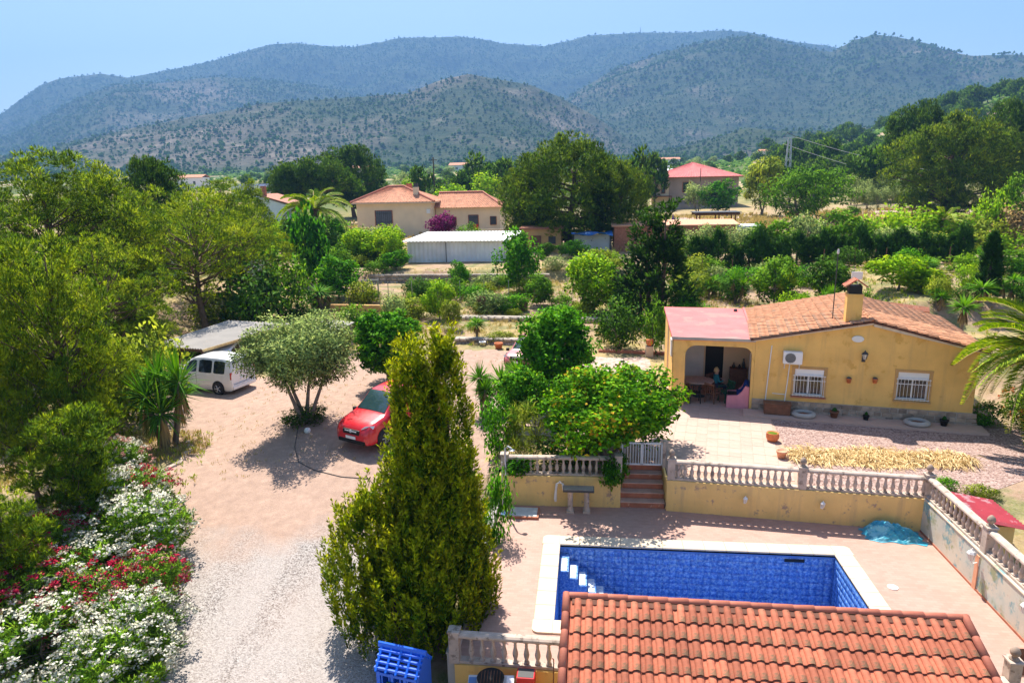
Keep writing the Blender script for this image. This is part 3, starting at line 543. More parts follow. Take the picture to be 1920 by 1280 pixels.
wd = (1.0 + 3.2 * rg.random(n) ** 2.4) * (0.85 + 0.4 * (tr > 2000)); ht = wd * rg.uniform(1.5, 2.8, n); th = rg.uniform(0, 6.28, n)
unit_ = np.array([(math.cos(k * 1.5708), math.sin(k * 1.5708), 0.36) for k in range(4)] + [(0.62 * math.cos(k * 1.5708 + 0.7), 0.62 * math.sin(k * 1.5708 + 0.7), 0.82) for k in range(4)] + [(0, 0, 1.0)])
tf = []
for k in range(4):
    k2 = (k + 1) % 4; tf += [(k, k2, 4 + k), (k2, 4 + k2, 4 + k), (4 + k, 4 + k2, 8)]
tf = np.array(tf)
def tufts(name, label, cat, tx, ty, tz, wd, ht, mat, rg):
    n = len(tx); th = rg.uniform(0, 6.28, n); TV = np.empty((n, 9, 3)); c, s = np.cos(th)[:, None], np.sin(th)[:, None]; jr = rg.uniform(0.7, 1.3, (n, 9))
    TV[:, :, 0] = tx[:, None] + wd[:, None] * jr * (unit_[:, 0] * c - unit_[:, 1] * s); TV[:, :, 1] = ty[:, None] + wd[:, None] * jr * (unit_[:, 0] * s + unit_[:, 1] * c); TV[:, :, 2] = tz[:, None] - 0.1 * ht[:, None] + ht[:, None] * unit_[:, 2] * rg.uniform(0.85, 1.1, (n, 9))
    TF = (np.arange(n)[:, None, None] * 9 + tf[None]).reshape(-1, 3)
    tag(obj(name, npmesh(name, TV.reshape(-1, 3), TF, mat, np.repeat(rg.uniform(0.05, 0.85, n), len(tf)))), label, cat, kind='stuff')
tufts('pine_woods', 'scattered dark pine woods and scrub covering the mountain slopes', 'woods', tx, ty, tz, wd, ht, 'mountain_pine', rg)
n = 15000; y = 160 + 700 * rg.random(n) ** 0.8; x = rg.uniform(-0.62, 0.85, n) * y; k = fbm(x / 35, y / 35, 4, 61) + 0.35 * np.exp(-((x - 270) / 170) ** 2 - ((y - 420) / 200) ** 2) > 0.02; x, y = x[k], y[k]; n = len(x); sc_ = 0.5 + y / 700
tufts('valley_scrub', 'low scrub and orchard growth over the valley floor', 'scrub', x, y, gz(x, y), rg.uniform(0.7, 1.9, n) * sc_, rg.uniform(0.9, 2.6, n) * sc_, 'far_pine', rg)
# ================================================================ retaining walls, balustrades
def wall_run(name, label, a, b, z0, z1, th, mat, cat='wall'):
    a, b = Vector(a), Vector(b); d = (b - a); L = d.length; ang = math.atan2(d.y, d.x)
    t = thing(name, label, cat, (a.x, a.y, z0), ang)
    # slightly wavy plaster face
    n = max(2, int(L / 0.4)); mb = MB(); H = z1 - z0
    for i in range(n + 1):
        x = L * i / n
        for k, (y, z) in enumerate(((0, 0), (0, H * 0.5), (0, H), (th, H), (th, 0))):
            mb.v.append((x, y + (0.006 * math.sin(x * 3.1 + z * 5) if y == 0 else 0), z))
    for i in range(n):
        for k in range(4): q = i * 5 + k; mb.f.append((q, q + 5, q + 6, q + 1))
    mb.f += [(0, 1, 2, 3, 4), tuple(n * 5 + k for k in (4, 3, 2, 1, 0))]
    mb.build('wall_face', mat, t)
    return t, L
BAL = MB().box((0, 0, 0.02), (0.115, 0.115, 0.04)).lathe([(0.048, 0.04), (0.038, 0.075), (0.062, 0.15), (0.067, 0.20), (0.052, 0.27), (0.032, 0.34), (0.038, 0.37), (0.030, 0.40), (0.040, 0.46)], n=10, cap=False).box((0, 0, 0.48), (0.115, 0.115, 0.04)).mesh('baluster', 'rail', True)
FIN = MB().lathe([(0.0, 0.0), (0.10, 0.0), (0.10, 0.02), (0.05, 0.05), (0.045, 0.075), (0.085, 0.11), (0.10, 0.155), (0.095, 0.20), (0.065, 0.25), (0.03, 0.285), (0.0, 0.295)], n=10, cap=False).mesh('finial', 'finial_stone', True)
def balustrade(label, a, b, z, posts, gap=0.21, height=0.50):
    """a rail on balusters from a to b; posts = list of (fraction, finial)"""
    a, b = Vector((*a, z)), Vector((*b, z)); L = (b - a).length; ang = math.atan2(b.y - a.y, b.x - a.x)
    t = thing('balustrade', label, 'balustrade', a, ang); zs = height / 0.5
    MB().box((L / 2, 0, 0.035), (L, 0.19, 0.07)).build('base_rail', 'rail', t, bevel=0.01)
    px = sorted(p[0] * L for p in posts)
    rail = MB(); zt = 0.07 + height
    rail.add([(x, y, zt + h) for x in (0, L) for y, h in ((-0.105, 0.0), (-0.115, 0.03), (-0.105, 0.065), (-0.06, 0.095), (0.06, 0.095), (0.105, 0.065), (0.115, 0.03), (0.105, 0))],
             [(k, k + 8, (k + 1) % 8 + 8, (k + 1) % 8) for k in range(8)] + [tuple(range(8)), tuple(range(15, 7, -1))]); rail.build('top_rail', 'rail', t)
    for f, fin in posts:
        p = MB().box((f * L, 0, (zt + 0.115) / 2), (0.235, 0.235, zt + 0.115)).box((f * L, 0, zt + 0.14), (0.28, 0.28, 0.05)).build('post', 'rail', t, bevel=0.008)
        if fin: obj('finial', FIN, p, (f * L, 0, zt + 0.165))
    n = int(L / gap); 
    for i in range(n):
        x = (i + 0.5) * L / n
        if all(abs(x - q) > 0.18 for q in px): obj('baluster', BAL, t, (x, 0, 0.07), scale=(1, 1, zs))
    return t
WT = 1.06
wall_run('retaining_wall', 'peeling yellow wall with the stone table against it, left of the steps', (-2.9, 20.84, 0), (1.08, 20.92, 0), -0.3, WT, 0.32, 'yellow_worn')
wall_run('retaining_wall', 'long peeling yellow wall with two small lanterns, right of the steps', (2.55, 20.81, 0), (10.02, 20.0, 0), -0.3, WT, 0.32, 'yellow_worn')
mw, ml = wall_run('mural_wall', 'pale wall with a faded painted mural along the right side of the pool', (10.0, 20.0, 0), (9.98, 12.9, 0), -0.3, WT + 0.03, 0.30, 'mural')
balustrade('short balustrade half overgrown by leaves, left of the white gate', (-2.85, 20.99), (1.06, 21.08), WT, [(0.03, False), (0.985, False)])
balustrade('long pale balustrade below the house terrace, right of the white gate', (2.6, 20.95), (10.12, 20.14), WT, [(0.012, True), (0.535, True)])
balustrade('pale balustrade on the mural wall running towards the viewer', (10.13, 20.13), (10.13, 12.9), WT + 0.03, [(0.0, True), (0.44, True)])
MB().add([(0, -0.02, 0.3), (ml, -0.02, 0.3), (ml, -0.02, 0.36), (0, -0.02, 0.36), (0, 0.01, 0.36), (ml, 0.01, 0.36)], [(0, 1, 2, 3), (3, 2, 5, 4)]).build('skirting', 'riser', mw)
for x in (2.98, 5.35): MB().box((x, -0.012, 0.30 + 0.48), (0.16, 0.026, 0.95)).build('painted_pillar', 'pot_pale', mw)
MB().box((ml / 2, 0.15, WT + 0.3 + 0.005), (ml, 0.34, 0.03)).build('cap', 'coping', mw)
def wall_lantern(label, p, dirv, mat='white', glass='milk_glass', s=1.0):
    t = thing('wall_lantern', label, 'lantern', p, math.atan2(dirv[1], dirv[0]) + math.pi / 2, 'lanterns on the pool walls' if mat == 'white' else None)
    MB().box((0, 0.0, 0), (0.09 * s, 0.025, 0.16 * s)).build('backplate', mat, t); MB().tube([(0, -0.01, -0.03 * s), (0, -0.09 * s, -0.05 * s), (0, -0.13 * s, 0.0)], 0.012 * s, 6).build('arm', mat, t)
    b = MB().lathe([(0.035 * s, 0.0), (0.07 * s, 0.14 * s)], (0, -0.13 * s, 0.02 * s), 6).build('glass', glass, t); MB().lathe([(0.085 * s, 0.16 * s), (0.06 * s, 0.20 * s), (0.015 * s, 0.235 * s), (0.012 * s, 0.26 * s)], (0, -0.13 * s, 0.0), 6).build('roof', mat, t)
    for k in range(6):
        a = k * math.pi / 3; MB().bar((0.036 * s * math.cos(a), -0.13 * s + 0.036 * s * math.sin(a), 0.02 * s), (0.073 * s * math.cos(a), -0.13 * s + 0.073 * s * math.sin(a), 0.16 * s), 0.01 * s).build('rib', mat, t)
wl = lambda x: 20.81 - 0.1084 * (x - 2.55)
wall_lantern('small lantern low on the yellow wall nearer the steps', (4.95, wl(4.95) - 0.01, 0.55), (-0.1, -1), s=0.9)
wall_lantern('small lantern low on the yellow wall nearer the blue tarpaulin', (7.2, wl(7.2) - 0.01, 0.58), (-0.1, -1), s=0.9)
wall_lantern('white lantern on the mural wall above the first painted pillar', (9.985, 17.0, 0.80), (-1, 0), s=1.35)
wall_lantern('white lantern on the mural wall nearest the tiled roof', (9.985, 14.75, 0.80), (-1, 0), s=1.35)
# south edge of the deck
wall_run('retaining_wall', 'short ochre wall under the near balustrade beside the red barbecue', (-2.95, 13.08, 0), (-0.4, 13.0, 0), -1.0, -0.03, 0.3, 'yellow')
balustrade('near balustrade beside the golden cypress, behind the barbecue', (-2.95, 13.2), (-0.45, 13.14), -0.02, [(0.0, False)], 0.235, 0.58)
t = thing('balustrade_post', 'pale post with a pine cone finial at the lower right corner of the deck', 'post', (8.74, 13.22, 0)); MB().box((0, 0, 0.36), (0.24, 0.24, 0.72)).box((0, 0, 0.745), (0.3, 0.3, 0.05)).build('shaft', 'rail', t, bevel=0.01); obj('finial', FIN, t, (0, 0, 0.77))
tag(MB().box((8.2, 13.05, 0.15), (0.75, 0.3, 0.3)).box((8.2, 13.05, 0.32), (0.82, 0.36, 0.05)).build('low_wall', 'rail'), 'low pale wall end beside the tiled roof at lower right', 'wall')
tag(MB().slab([(9.05, 13.7, 0.02), (9.65, 13.7, 0.02), (9.75, 13.95, 0.5), (9.15, 13.95, 0.5)], 0.025).bar((9.2, 14.1, 0.0), (9.3, 13.93, 0.42), 0.04).bar((9.6, 14.1, 0.0), (9.6, 13.93, 0.42), 0.04).build('board', 'wood'), 'brown board leaning near the foot of the mural wall', 'board')
tag(MB().box((-3.02, 17.0, -0.25), (0.22, 7.7, 0.85)).box((-3.02, 17.0, 0.19), (0.26, 7.7, 0.04)).build('deck_kerb', 'concrete'), 'low concrete edging wall between golden cypress and pool deck', 'wall')
# steps
st = thing('garden_steps', 'five brown tiled steps rising from the pool deck to the gate', 'steps', (1.8, 20.95, 0))
for k in range(5):
    z = 0.204 * (k + 1); y = 0.0 + 0.30 * k
    MB().box((0, y + 0.16, z - 0.117), (1.42, 0.30, 0.17)).build('riser', 'riser', st); MB().box((0, y + 0.145, z - 0.016), (1.44, 0.33, 0.032)).build('tread', 'tread', st, bevel=0.006)
for x in (-0.755, 0.765): MB().box((x, 0.75, 0.5), (0.06, 1.55, 1.06)).build('side_wall', 'yellow_worn', st)
gt = thing('garden_gate', 'white metal double gate at the top of the steps', 'gate', (1.83, 21.98, 1.02))
for sx in (-1, 1):
    lf = MB(); x0, x1 = (0.02 * sx, 0.66 * sx)
    for x in (x0, x1): lf.bar((x, 0, 0.06), (x, 0, 0.86), 0.05)
    for z in (0.08, 0.84): lf.bar((x0, 0, z), (x1, 0, z), 0.05)
    l = lf.build('gate_leaf', 'white_paint', gt)
    for k in range(6): x = x0 + (x1 - x0) * (k + 1) / 7; MB().bar((x, 0, 0.1), (x, 0, 0.82), 0.018).build('bar', 'white_paint', l)
for x in (-0.74, 0.74): MB().box((x, 0, 0.45), (0.1, 0.1, 0.95)).build('gate_post', 'rail', gt)
# ================================================================ tiles
def tile_mesh(name, mat, wdt, lng, hr, n=7):
    """one S tile: pan + barrel, lying along -y (lower end), lip closed"""
    prof = []
    for k in range(4): t = k / 3; prof.append((-wdt / 2 + t * wdt * 0.34, -0.012 * math.sin(math.pi * t)))
    for k in range(1, n + 1): t = k / n; prof.append((-wdt / 2 + wdt * 0.34 + wdt * 0.66 * (1 - math.cos(math.pi * t)) / 2, hr * math.sin(math.pi * t)))
    mb = MB(); m = len(prof); th = 0.014
    for y, zz in ((-lng / 2, 0.03), (lng / 2, -0.012)):
        for x, z in prof: mb.v.append((x, y, z + zz))
        for x, z in prof: mb.v.append((x, y, z + zz - th))
    for k in range(m - 1): mb.f += [(k, k + 1, 2 * m + k + 1, 2 * m + k), (k + 1, k, m + k, m + k + 1)]
    return mb.mesh(name, mat, False)
RT = tile_mesh('roof_tile', 'terracotta', 0.232, 0.43, 0.062)
def half_pipe(name, mat, L, r0, r1, n=7):
    mb = MB()
    for y, r in ((-L / 2, r0), (L / 2, r1)):
        for k in range(n + 1): a = math.pi * k / n; mb.v.append((r * math.cos(a), y, r * math.sin(a) * 0.85))
        for k in range(n + 1): a = math.pi * k / n; mb.v.append(((r - 0.014) * math.cos(a), y, (r - 0.014) * math.sin(a) * 0.85))
    m = n + 1
    for k in range(n): mb.f += [(k, k + 1, 2 * m + k + 1, 2 * m + k), (k + 1, k, m + k, m + k + 1), (m + k, 2 * m + m + k, 2 * m + m + k + 1, m + k + 1)]
    return mb.mesh(name, mat, True)
HP = half_pipe('ridge_tile', 'ridge_tile', 0.47, 0.088, 0.074)
# pool house in the foreground
ph = thing('pool_house', 'low building with red clay tile roof in the near foreground', 'building', (-0.5, 12.93, 0), math.radians(-1.05))
SL = math.radians(20); RL = 8.0; RZ = 1.95
MB().add([(x, y, z) for x in (0.2, RL - 0.2) for y, z in ((-0.1, -0.9), (-0.1, RZ - 0.16), (-3.5, RZ - 1.42), (-3.5, -0.9))], [(0, 1, 2, 3), (7, 6, 5, 4), (0, 4, 5, 1), (2, 6, 7, 3)]).build('wall', 'yellow', ph)
Rm = Matrix.Translation((0, 0, RZ)) @ Matrix.Rotation(SL, 4, 'X')
MB().box((RL / 2, -1.98, -0.075), (RL - 0.02, 3.9, 0.06)).xf(Rm).build('roof_deck', 'tile_bed', ph)
MB().box((RL / 2, 0.03, -0.12), (RL - 0.1, 0.06, 0.28)).xf(Rm).build('back_edge', 'concrete', ph)
rr_ = random.Random(3)
for r in range(8):
    for c in range(33):
        x = 0.17 + (c + 0.5) * 0.2325; y = -0.30 - r * 0.37
        o = obj('roof_tile', RT, ph); o.matrix_local = Rm @ Matrix.Translation((x + rr_.uniform(-0.006, 0.006), y + rr_.uniform(-0.010, 0.010), 0.006 + rr_.uniform(-0.004, 0.006))) @ Matrix.Rotation(rr_.uniform(-0.022, 0.022), 4, 'Z')
for k in range(19):
    o = obj('ridge_tile', HP, ph); o.matrix_local = Matrix.Translation((0.08 + (k + 0.5) * 0.415, 0.0, RZ + 0.005 + rr_.uniform(-0.003, 0.004))) @ Matrix.Rotation(math.radians(90) + rr_.uniform(-0.02, 0.02), 4, 'Z')
for sx in (0.075, RL - 0.075):
    for k in range(8):
        o = obj('ridge_tile', HP, ph); o.matrix_local = Rm @ Matrix.Translation((sx, -0.2 - k * 0.41, 0.035)) @ Matrix.Rotation(rr_.uniform(-0.02, 0.02), 4, 'Z')
MB().box((RL / 2, -0.15, 0.0), (RL - 0.4, 0.12, 0.05)).xf(Rm).build('mortar_bed', 'tile_bed', ph)
# ================================================================ yellow house
hs = thing('yellow_house', 'single storey yellow house with clay tile roof and pink roofed porch', 'house', HO, HA)
D = 6.7; EZ, RGZ, RS = 3.08, 3.92, 4.2; HL = 7.95
topz = lambda s: EZ + (RGZ - EZ) * (s / RS) if s < RS else RGZ - (RGZ - 3.02) * (s - RS) / (HL - RS)
S = [0, 1.56, 2.66, RS, 5.30, 6.38, HL]; wins = {(1, 0.83, 1.93), (4, 0.93, 2.03)}
fw = MB()
def quad(a, b, c, d): fw.add([a, b, c, d], [(0, 1, 2, 3)])
for i in range(len(S) - 1):
    s0, s1 = S[i], S[i + 1]; wn = [q for q in wins if q[0] == i]
    if wn:
        _, z0, z1 = wn[0]; quad((s0, 0, -0.1), (s1, 0, -0.1), (s1, 0, z0), (s0, 0, z0)); quad((s0, 0, z1), (s1, 0, z1), (s1, 0, topz(s1)), (s0, 0, topz(s0)))
        for q in ([(s0, 0, z0), (s0, 0.16, z0), (s0, 0.16, z1), (s0, 0, z1)], [(s1, 0, z0), (s1, 0, z1), (s1, 0.16, z1), (s1, 0.16, z0)], [(s0, 0, z1), (s0, 0.16, z1), (s1, 0.16, z1), (s1, 0, z1)], [(s0, 0, z0), (s1, 0, z0), (s1, 0.16, z0), (s0, 0.16, z0)]): quad(*q)
    else: quad((s0, 0, -0.1), (s1, 0, -0.1), (s1, 0, topz(s1)), (s0, 0, topz(s0)))
quad((HL, 0, -0.1), (HL, D, -0.1), (HL, D, topz(HL)), (HL, 0, topz(HL))); quad((0, D, -0.1), (0, 0, -0.1), (0, 0, topz(0)), (0, D, topz(0)))
fw.add([(HL, D, -0.1), (0, D, -0.1), (0, D, topz(0)), (RS, D, RGZ), (HL, D, topz(HL))], [(0, 1, 2, 3, 4)])
fw.build('wall', 'yellow', hs)
for i, (k, z0, z1) in enumerate(sorted(wins)):
    s0, s1 = S[k], S[k + 1]; cx = (s0 + s1) / 2; wv = s1 - s0
    fr = MB()
    for a, b in (((s0 + .03, .1, z0), (s0 + .03, .1, z1)), ((s1 - .03, .1, z0), (s1 - .03, .1, z1)), ((s0, .1, z0 + .03), (s1, .1, z0 + .03)), ((s0, .1, z1 - .03), (s1, .1, z1 - .03)), ((cx, .1, z0), (cx, .1, z1))): fr.bar(a, b, 0.045)
    wo = fr.build('window', 'white_paint', hs)
    MB().add([(s0, .12, z0), (s1, .12, z0), (s1, .12, z1), (s0, .12, z1)], [(0, 1, 2, 3)]).build('pane', 'glass', wo)
    MB().box((cx, 0.06, z1 - 0.15), (wv - 0.02, 0.08, 0.30)).build('shutter_box', 'white_paint', wo)
    cm = MB(); n = 26
    for j in range(n): x0 = s0 + 0.05 + (wv - 0.1) * j / n; x1 = s0 + 0.05 + (wv - 0.1) * (j + 1) / n; cm.add([(x0, .112 + 0.006 * (j % 2), z0), (x1, .112 + 0.006 * ((j + 1) % 2), z0), (x1, .112 + 0.006 * ((j + 1) % 2), z1 - .3), (x0, .112 + 0.006 * (j % 2), z1 - .3)], [(0, 1, 2, 3)])
    gb = MB()
    for j in range(10): x = s0 - 0.02 + (wv + 0.04) * j / 9; gb.tube([(x, -0.07, z0 - 0.02), (x, -0.07, z1 - 0.22)], 0.0075, 5)
    for z in (z0 + 0.02, (z0 + z1) / 2 + 0.1, z1 - 0.26): gb.bar((s0 - 0.06, -0.07, z), (s1 + 0.06, -0.07, z), 0.022)
    gb.build('window_bars', 'white_paint', wo)
    MB().box((cx, -0.06, z0 - 0.05), (wv + 0.22, 0.2, 0.05)).build('sill', 'riser' if i == 0 else 'ochre_wall', wo)
    sr = MB()
    for a in (((s0 - 0.06, -0.012, (z0 + z1) / 2), (0.1, 0.03, z1 - z0 + 0.1)), ((s1 + 0.06, -0.012, (z0 + z1) / 2), (0.1, 0.03, z1 - z0 + 0.1)), ((cx, -0.012, z1 + 0.06), (wv + 0.24, 0.034, 0.1))): sr.box(*a)
    sr.build('surround', 'ochre_wall', wo)
# stone plinth, each stone a piece
rnd = random.Random(11); pl = MB().box((HL / 2, -0.015, 0.26), (HL + 0.04, 0.05, 0.60)).build('plinth', 'mortar', hs)
z = 0.0
for row in range(3):
    x = -0.02; h = 0.19
    while x < HL - 0.08:
        wv = rnd.uniform(0.18, 0.42); j = lambda: rnd.uniform(-0.025, 0.025)
        P = [(x + 0.015 + j(), row * h - 0.02 + 0.012 + j() * 0.5), (x + wv * 0.5, row * h - 0.02 + 0.008 + j() * 0.6), (x + wv - 0.015 + j(), row * h - 0.02 + 0.012 + j() * 0.5), (x + wv - 0.01 + j() * 0.5, row * h - 0.02 + h * 0.5), (x + wv - 0.015 + j(), (row + 1) * h - 0.032 + j() * 0.5), (x + wv * 0.5, (row + 1) * h - 0.026 + j() * 0.6), (x + 0.015 + j(), (row + 1) * h - 0.032 + j() * 0.5)]
        y0 = -0.055 - rnd.uniform(0, 0.02); mb = MB(); n = len(P); cxm = sum(p[0] for p in P) / n; czm = sum(p[1] for p in P) / n
        mb.v = [(p[0], -0.038, p[1]) for p in P] + [(cxm + (p[0] - cxm) * 0.88, y0, czm + (p[1] - czm) * 0.85) for p in P]
        mb.f = [tuple(range(n, 2 * n))] + [(i, (i + 1) % n, n + (i + 1) % n, n + i) for i in range(n)]
        mb.build('stone', 'plinth_stone', pl); x += wv
# roof slopes
def slope(sa, za, sb, zb, d0, d1, nm):
    """plane from the eave (sa, za) up to the ridge (sb, zb); returns matrix: local y up the slope, x along depth"""
    L = math.hypot(sb - sa, zb - za); up = Vector((sb - sa, 0, zb - za)) / L; ac = Vector((0, 1, 0)); 
    if up.x > 0: ac = -ac
    n = ac.cross(up); m = Matrix((ac, up, n)).transposed().to_4x4(); o = Vector((sa, d1 if up.x > 0 else d0, za)); m.translation = o; return m, L
OT = tile_mesh('roof_tile', 'old_tile', 0.236, 0.44, 0.055, 5)
cand = []
for sa, za, sb, zb in ((-0.22, EZ + 0.02, RS, RGZ + 0.10), (HL + 0.32, 3.0, RS, RGZ + 0.10)):
    m, L = slope(sa, za, sb, zb, -0.16, D + 0.1, '')
    dk_ = MB().box(((D + 0.26) / 2, L / 2, -0.05), (D + 0.26, L, 0.05)).xf(m).build('roof_deck', 'tile_bed', hs)
    nc = int((D + 0.26) / 0.236); nr = int(L / 0.375) + 1
    for r in range(nr):
        for c in range(nc):
            mm = m @ Matrix.Translation(((c + 0.5) * (D + 0.26) / nc + rnd.uniform(-0.008, 0.008), min(0.19 + r * 0.375, L - 0.2), 0.012 + rnd.uniform(-0.006, 0.01))) @ Matrix.Rotation(rnd.uniform(-0.03, 0.03), 4, 'Z'); p = mm.translation
            cand.append((p.y, mm))
cand.sort(key=lambda q: q[0])
for _, mm in cand[:298]: o = obj('roof_tile', OT, hs); o.matrix_local = mm
ov = np.array([v.co[:] for v in OT.vertices]); of = np.array([p.vertices[:] for p in OT.polygons]); VV = []; FF = []
for i, (_, mm) in enumerate(cand[298:]): A = np.array(mm); VV.append(ov @ A[:3, :3].T + A[:3, 3]); FF.append(of + i * len(ov))
o = obj('roof_tiles', npmesh('roof_tiles', np.concatenate(VV), np.concatenate(FF), 'old_tile'), hs); o['kind'] = 'stuff'
OHP = half_pipe('ridge_tile', 'old_tile', 0.46, 0.10, 0.085, 6)
for k in range(16): o = obj('ridge_tile', OHP, hs); o.matrix_local = Matrix.Translation((RS, -0.05 + k * 0.42, RGZ + 0.115))
# pale verge blocks under the front edge of the roof
for sa, za, sb, zb, n in ((-0.1, EZ - 0.02, RS + 0.05, RGZ + 0.02, 15), (RS + 0.05, RGZ - 0.06, HL + 0.25, 2.96, 13)):
    for k in range(n):
        a = Vector((sa + (sb - sa) * k / n, -0.07, za + (zb - za) * k / n)); b = Vector((sa + (sb - sa) * (k + 0.97) / n, -0.07, za + (zb - za) * (k + 0.97) / n)); MB().bar(a, b, 0.13, 0.10 + rnd.uniform(0, 0.02)).build('verge_block', 'coping', hs)
# chimney on the roof
ch = MB().box((3.55, 0.42, 4.35), (0.56, 0.56, 1.3)).box((3.55, 0.42, 4.98), (0.60, 0.60, 0.06)).build('chimney', 'yellow', hs)
MB().box((3.55, 0.42, 5.16), (0.46, 0.46, 0.32)).build('flue_box', 'black', ch)  # plain black flue box between the stack and the cap
MB().slab([(3.16, 0.06, 5.27), (3.55, 0.06, 5.55), (3.55, 0.78, 5.55), (3.16, 0.78, 5.27)], -0.05).slab([(3.55, 0.06, 5.55), (3.94, 0.06, 5.27), (3.94, 0.78, 5.27), (3.55, 0.78, 5.55)], -0.05).build('chimney_cap', 'terracotta', ch)
# porch
pw = MB(); PL = -3.28; PT = 2.96; a0, a1, at0 = -2.78, -0.12, 2.70
def pq(a, b, c, d): pw.add([a, b, c, d], [(0, 1, 2, 3)])
pw.box(((PL + a0) / 2, 0.14, PT / 2 - 0.05), (a0 - PL, 0.28, PT + 0.1)); arch = [(a0, 2.2)] + [(a0 + 0.45 - 0.45 * math.cos(k / 6 * math.pi / 2), 2.25 + 0.45 * math.sin(k / 6 * math.pi / 2)) for k in range(7)] + [(a1 - 0.35 + 0.35 * math.sin(k / 6 * math.pi / 2), 2.35 + 0.35 * math.cos(k / 6 * math.pi / 2)) for k in range(7)] + [(a1, 2.3)]
arch[0] = (a0, 2.2)
for (x0, z0), (x1, z1) in zip(arch, arch[1:]):
    if x1 - x0 > 1e-4: pq((x0, 0.0, z0), (x1, 0.0, z1), (x1, 0.0, PT), (x0, 0.0, PT)); pq((x0, 0.28, z0), (x0, 0.28, PT), (x1, 0.28, PT), (x1, 0.28, z1)); pq((x0, 0.0, z0), (x0, 0.28, z0), (x1, 0.28, z1), (x1, 0.0, z1))
pw.box(((a1 - 0.002) / 2 - 0.002, 0.14, PT / 2), (-a1 - 0.008, 0.272, PT - 0.004))
pw.build('porch_front', 'yellow', hs)
sk = lambda d: -0.13 * d
pp = MB().add([(PL + sk(0.3), 0.285, -0.1), (PL + sk(D), D, -0.1), (PL + sk(D), D, PT), (PL + sk(0.3), 0.285, PT)], [(0, 1, 2, 3)]).add([(PL + 0.2, 0.29, -0.1), (PL + 0.2 + sk(D), D, -0.1), (PL + 0.2 + sk(D), D, PT), (PL + 0.2, 0.29, PT)], [(3, 2, 1, 0)])
pp.build('porch_side_wall', 'yellow', hs)
dx0, dx1, dt, dd = -2.02, -1.22, 2.45, 3.3
MB().add([(PL - 0.5, dd, -0.05), (dx0, dd, -0.05), (dx0, dd, PT), (PL - 0.5, dd, PT), (dx1, dd, -0.05), (0, dd, -0.05), (0, dd, PT), (dx1, dd, PT), (dx0, dd, dt), (dx1, dd, dt)], [(0, 1, 2, 3), (4, 5, 6, 7), (8, 9, 7, 2)]).build('porch_back_wall', 'cream', hs)
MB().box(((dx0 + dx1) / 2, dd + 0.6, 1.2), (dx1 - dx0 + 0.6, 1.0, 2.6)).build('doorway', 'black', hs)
MB().box((-2.62, dd - 0.04, 1.45), (1.05, 0.05, 2.0)).build('white_panel', 'white', hs)
for k in range(8): MB().box((-3.05 + k * 0.125, dd - 0.075, 1.75), (0.03, 0.02, 1.35)).build('slat', 'white', hs)
MB().box((-0.1, 2.1, 1.05), (0.06, 0.95, 2.1)).build('side_door', 'alu_frame', hs)
MB().add([(PL - 1.0, 0.3, 0.025), (0, 0.3, 0.025), (0, dd, 0.025), (PL - 1.0, dd, 0.025)], [(0, 1, 2, 3)]).build('porch_floor', 'tread', hs)
pr = MB().slab([(PL - 0.05, -0.06, PT + 0.06), (-0.02, -0.06, PT + 0.12), (-0.30, D, PT + 0.17), (PL + sk(D) - 0.1, D, PT + 0.12)], 0.12).build('porch_roof', 'pink_roof', hs)
MB().bar((PL - 0.06, -0.08, PT + 0.03), (0.0, -0.08, PT + 0.07), 0.04, 0.12).build('fascia', 'concrete', pr)
MB().bar((-0.08, 0.0, PT + 0.17), (-0.36, D, PT + 0.20), 0.10, 0.06).build('flashing', 'pink_roof', pr)
MB().lathe([(0.09, 0), (0.09, 0.1), (0.06, 0.13)], (-0.75, 5.9, PT + 0.15), 8).build('roof_vent', 'dark_metal', pr)
# things fixed to the front wall
def hp(s, d, z): return HO + HU * s + HV * d + Vector((0, 0, z))
ac = thing('air_conditioner', 'white air conditioning unit with round fan grille on the yellow wall', 'air conditioner', hp(1.42, -0.03, 2.17), HA)
MB().box((0, -0.14, 0.26), (0.72, 0.26, 0.50)).build('casing', 'white_paint', ac, bevel=0.02); MB().lathe([(0.2, -0.275), (0.2, -0.29)], (-0.09, 0, 0.26), 20, axis='y').build('fan_opening', 'dark_metal', ac)
gr = MB()
for k in range(9): z = 0.26 - 0.18 + k * 0.045; h = math.sqrt(max(0.001, 0.2 ** 2 - (z - 0.26) ** 2)); gr.bar((-0.09 - h, -0.296, z), (-0.09 + h, -0.296, z), 0.008)
gr.build('fan_grille', 'alu_frame', ac)
for x in (-0.28, 0.28): MB().bar((x, -0.28, -0.01), (x, 0, -0.01), 0.03).bar((x, -0.02, -0.01), (x, -0.02, -0.25), 0.03).build('bracket', 'alu_frame', ac)
def pipe(label, pts, r=0.022): tag(MB().tube([hp(*p) for p in pts], r, 6).build('wall_pipe', 'white'), label, 'pipe')
pipe('tall white pipe running down the yellow wall by the porch', [(0.62, -0.03, 2.85), (0.55, -0.03, 1.5), (0.50, -0.03, 0.42)])
pipe('short white pipe dropping from the air conditioner to the ground', [(1.70, -0.03, 2.12), (1.34, -0.03, 2.10), (1.30, -0.03, 1.3), (1.24, -0.03, 0.45)])
pipe('thin level pipe branching low on the yellow wall', [(0.75, -0.03, 0.84), (1.26, -0.03, 0.82)], 0.016)
tag(MB().lathe([(0.22, 0), (0.22, 0.03), (0.2, 0.045)], n=20).xf(Matrix.Translation(hp(3.75, -0.01, 3.27)) @ Matrix.Rotation(HA, 4, 'Z') @ Matrix.Rotation(math.pi / 2, 4, 'X') @ Matrix.Diagonal((1, 0.6, 1, 1))).build('wall_plaque', 'white'), 'oval white plaque high on the yellow gable', 'plaque')
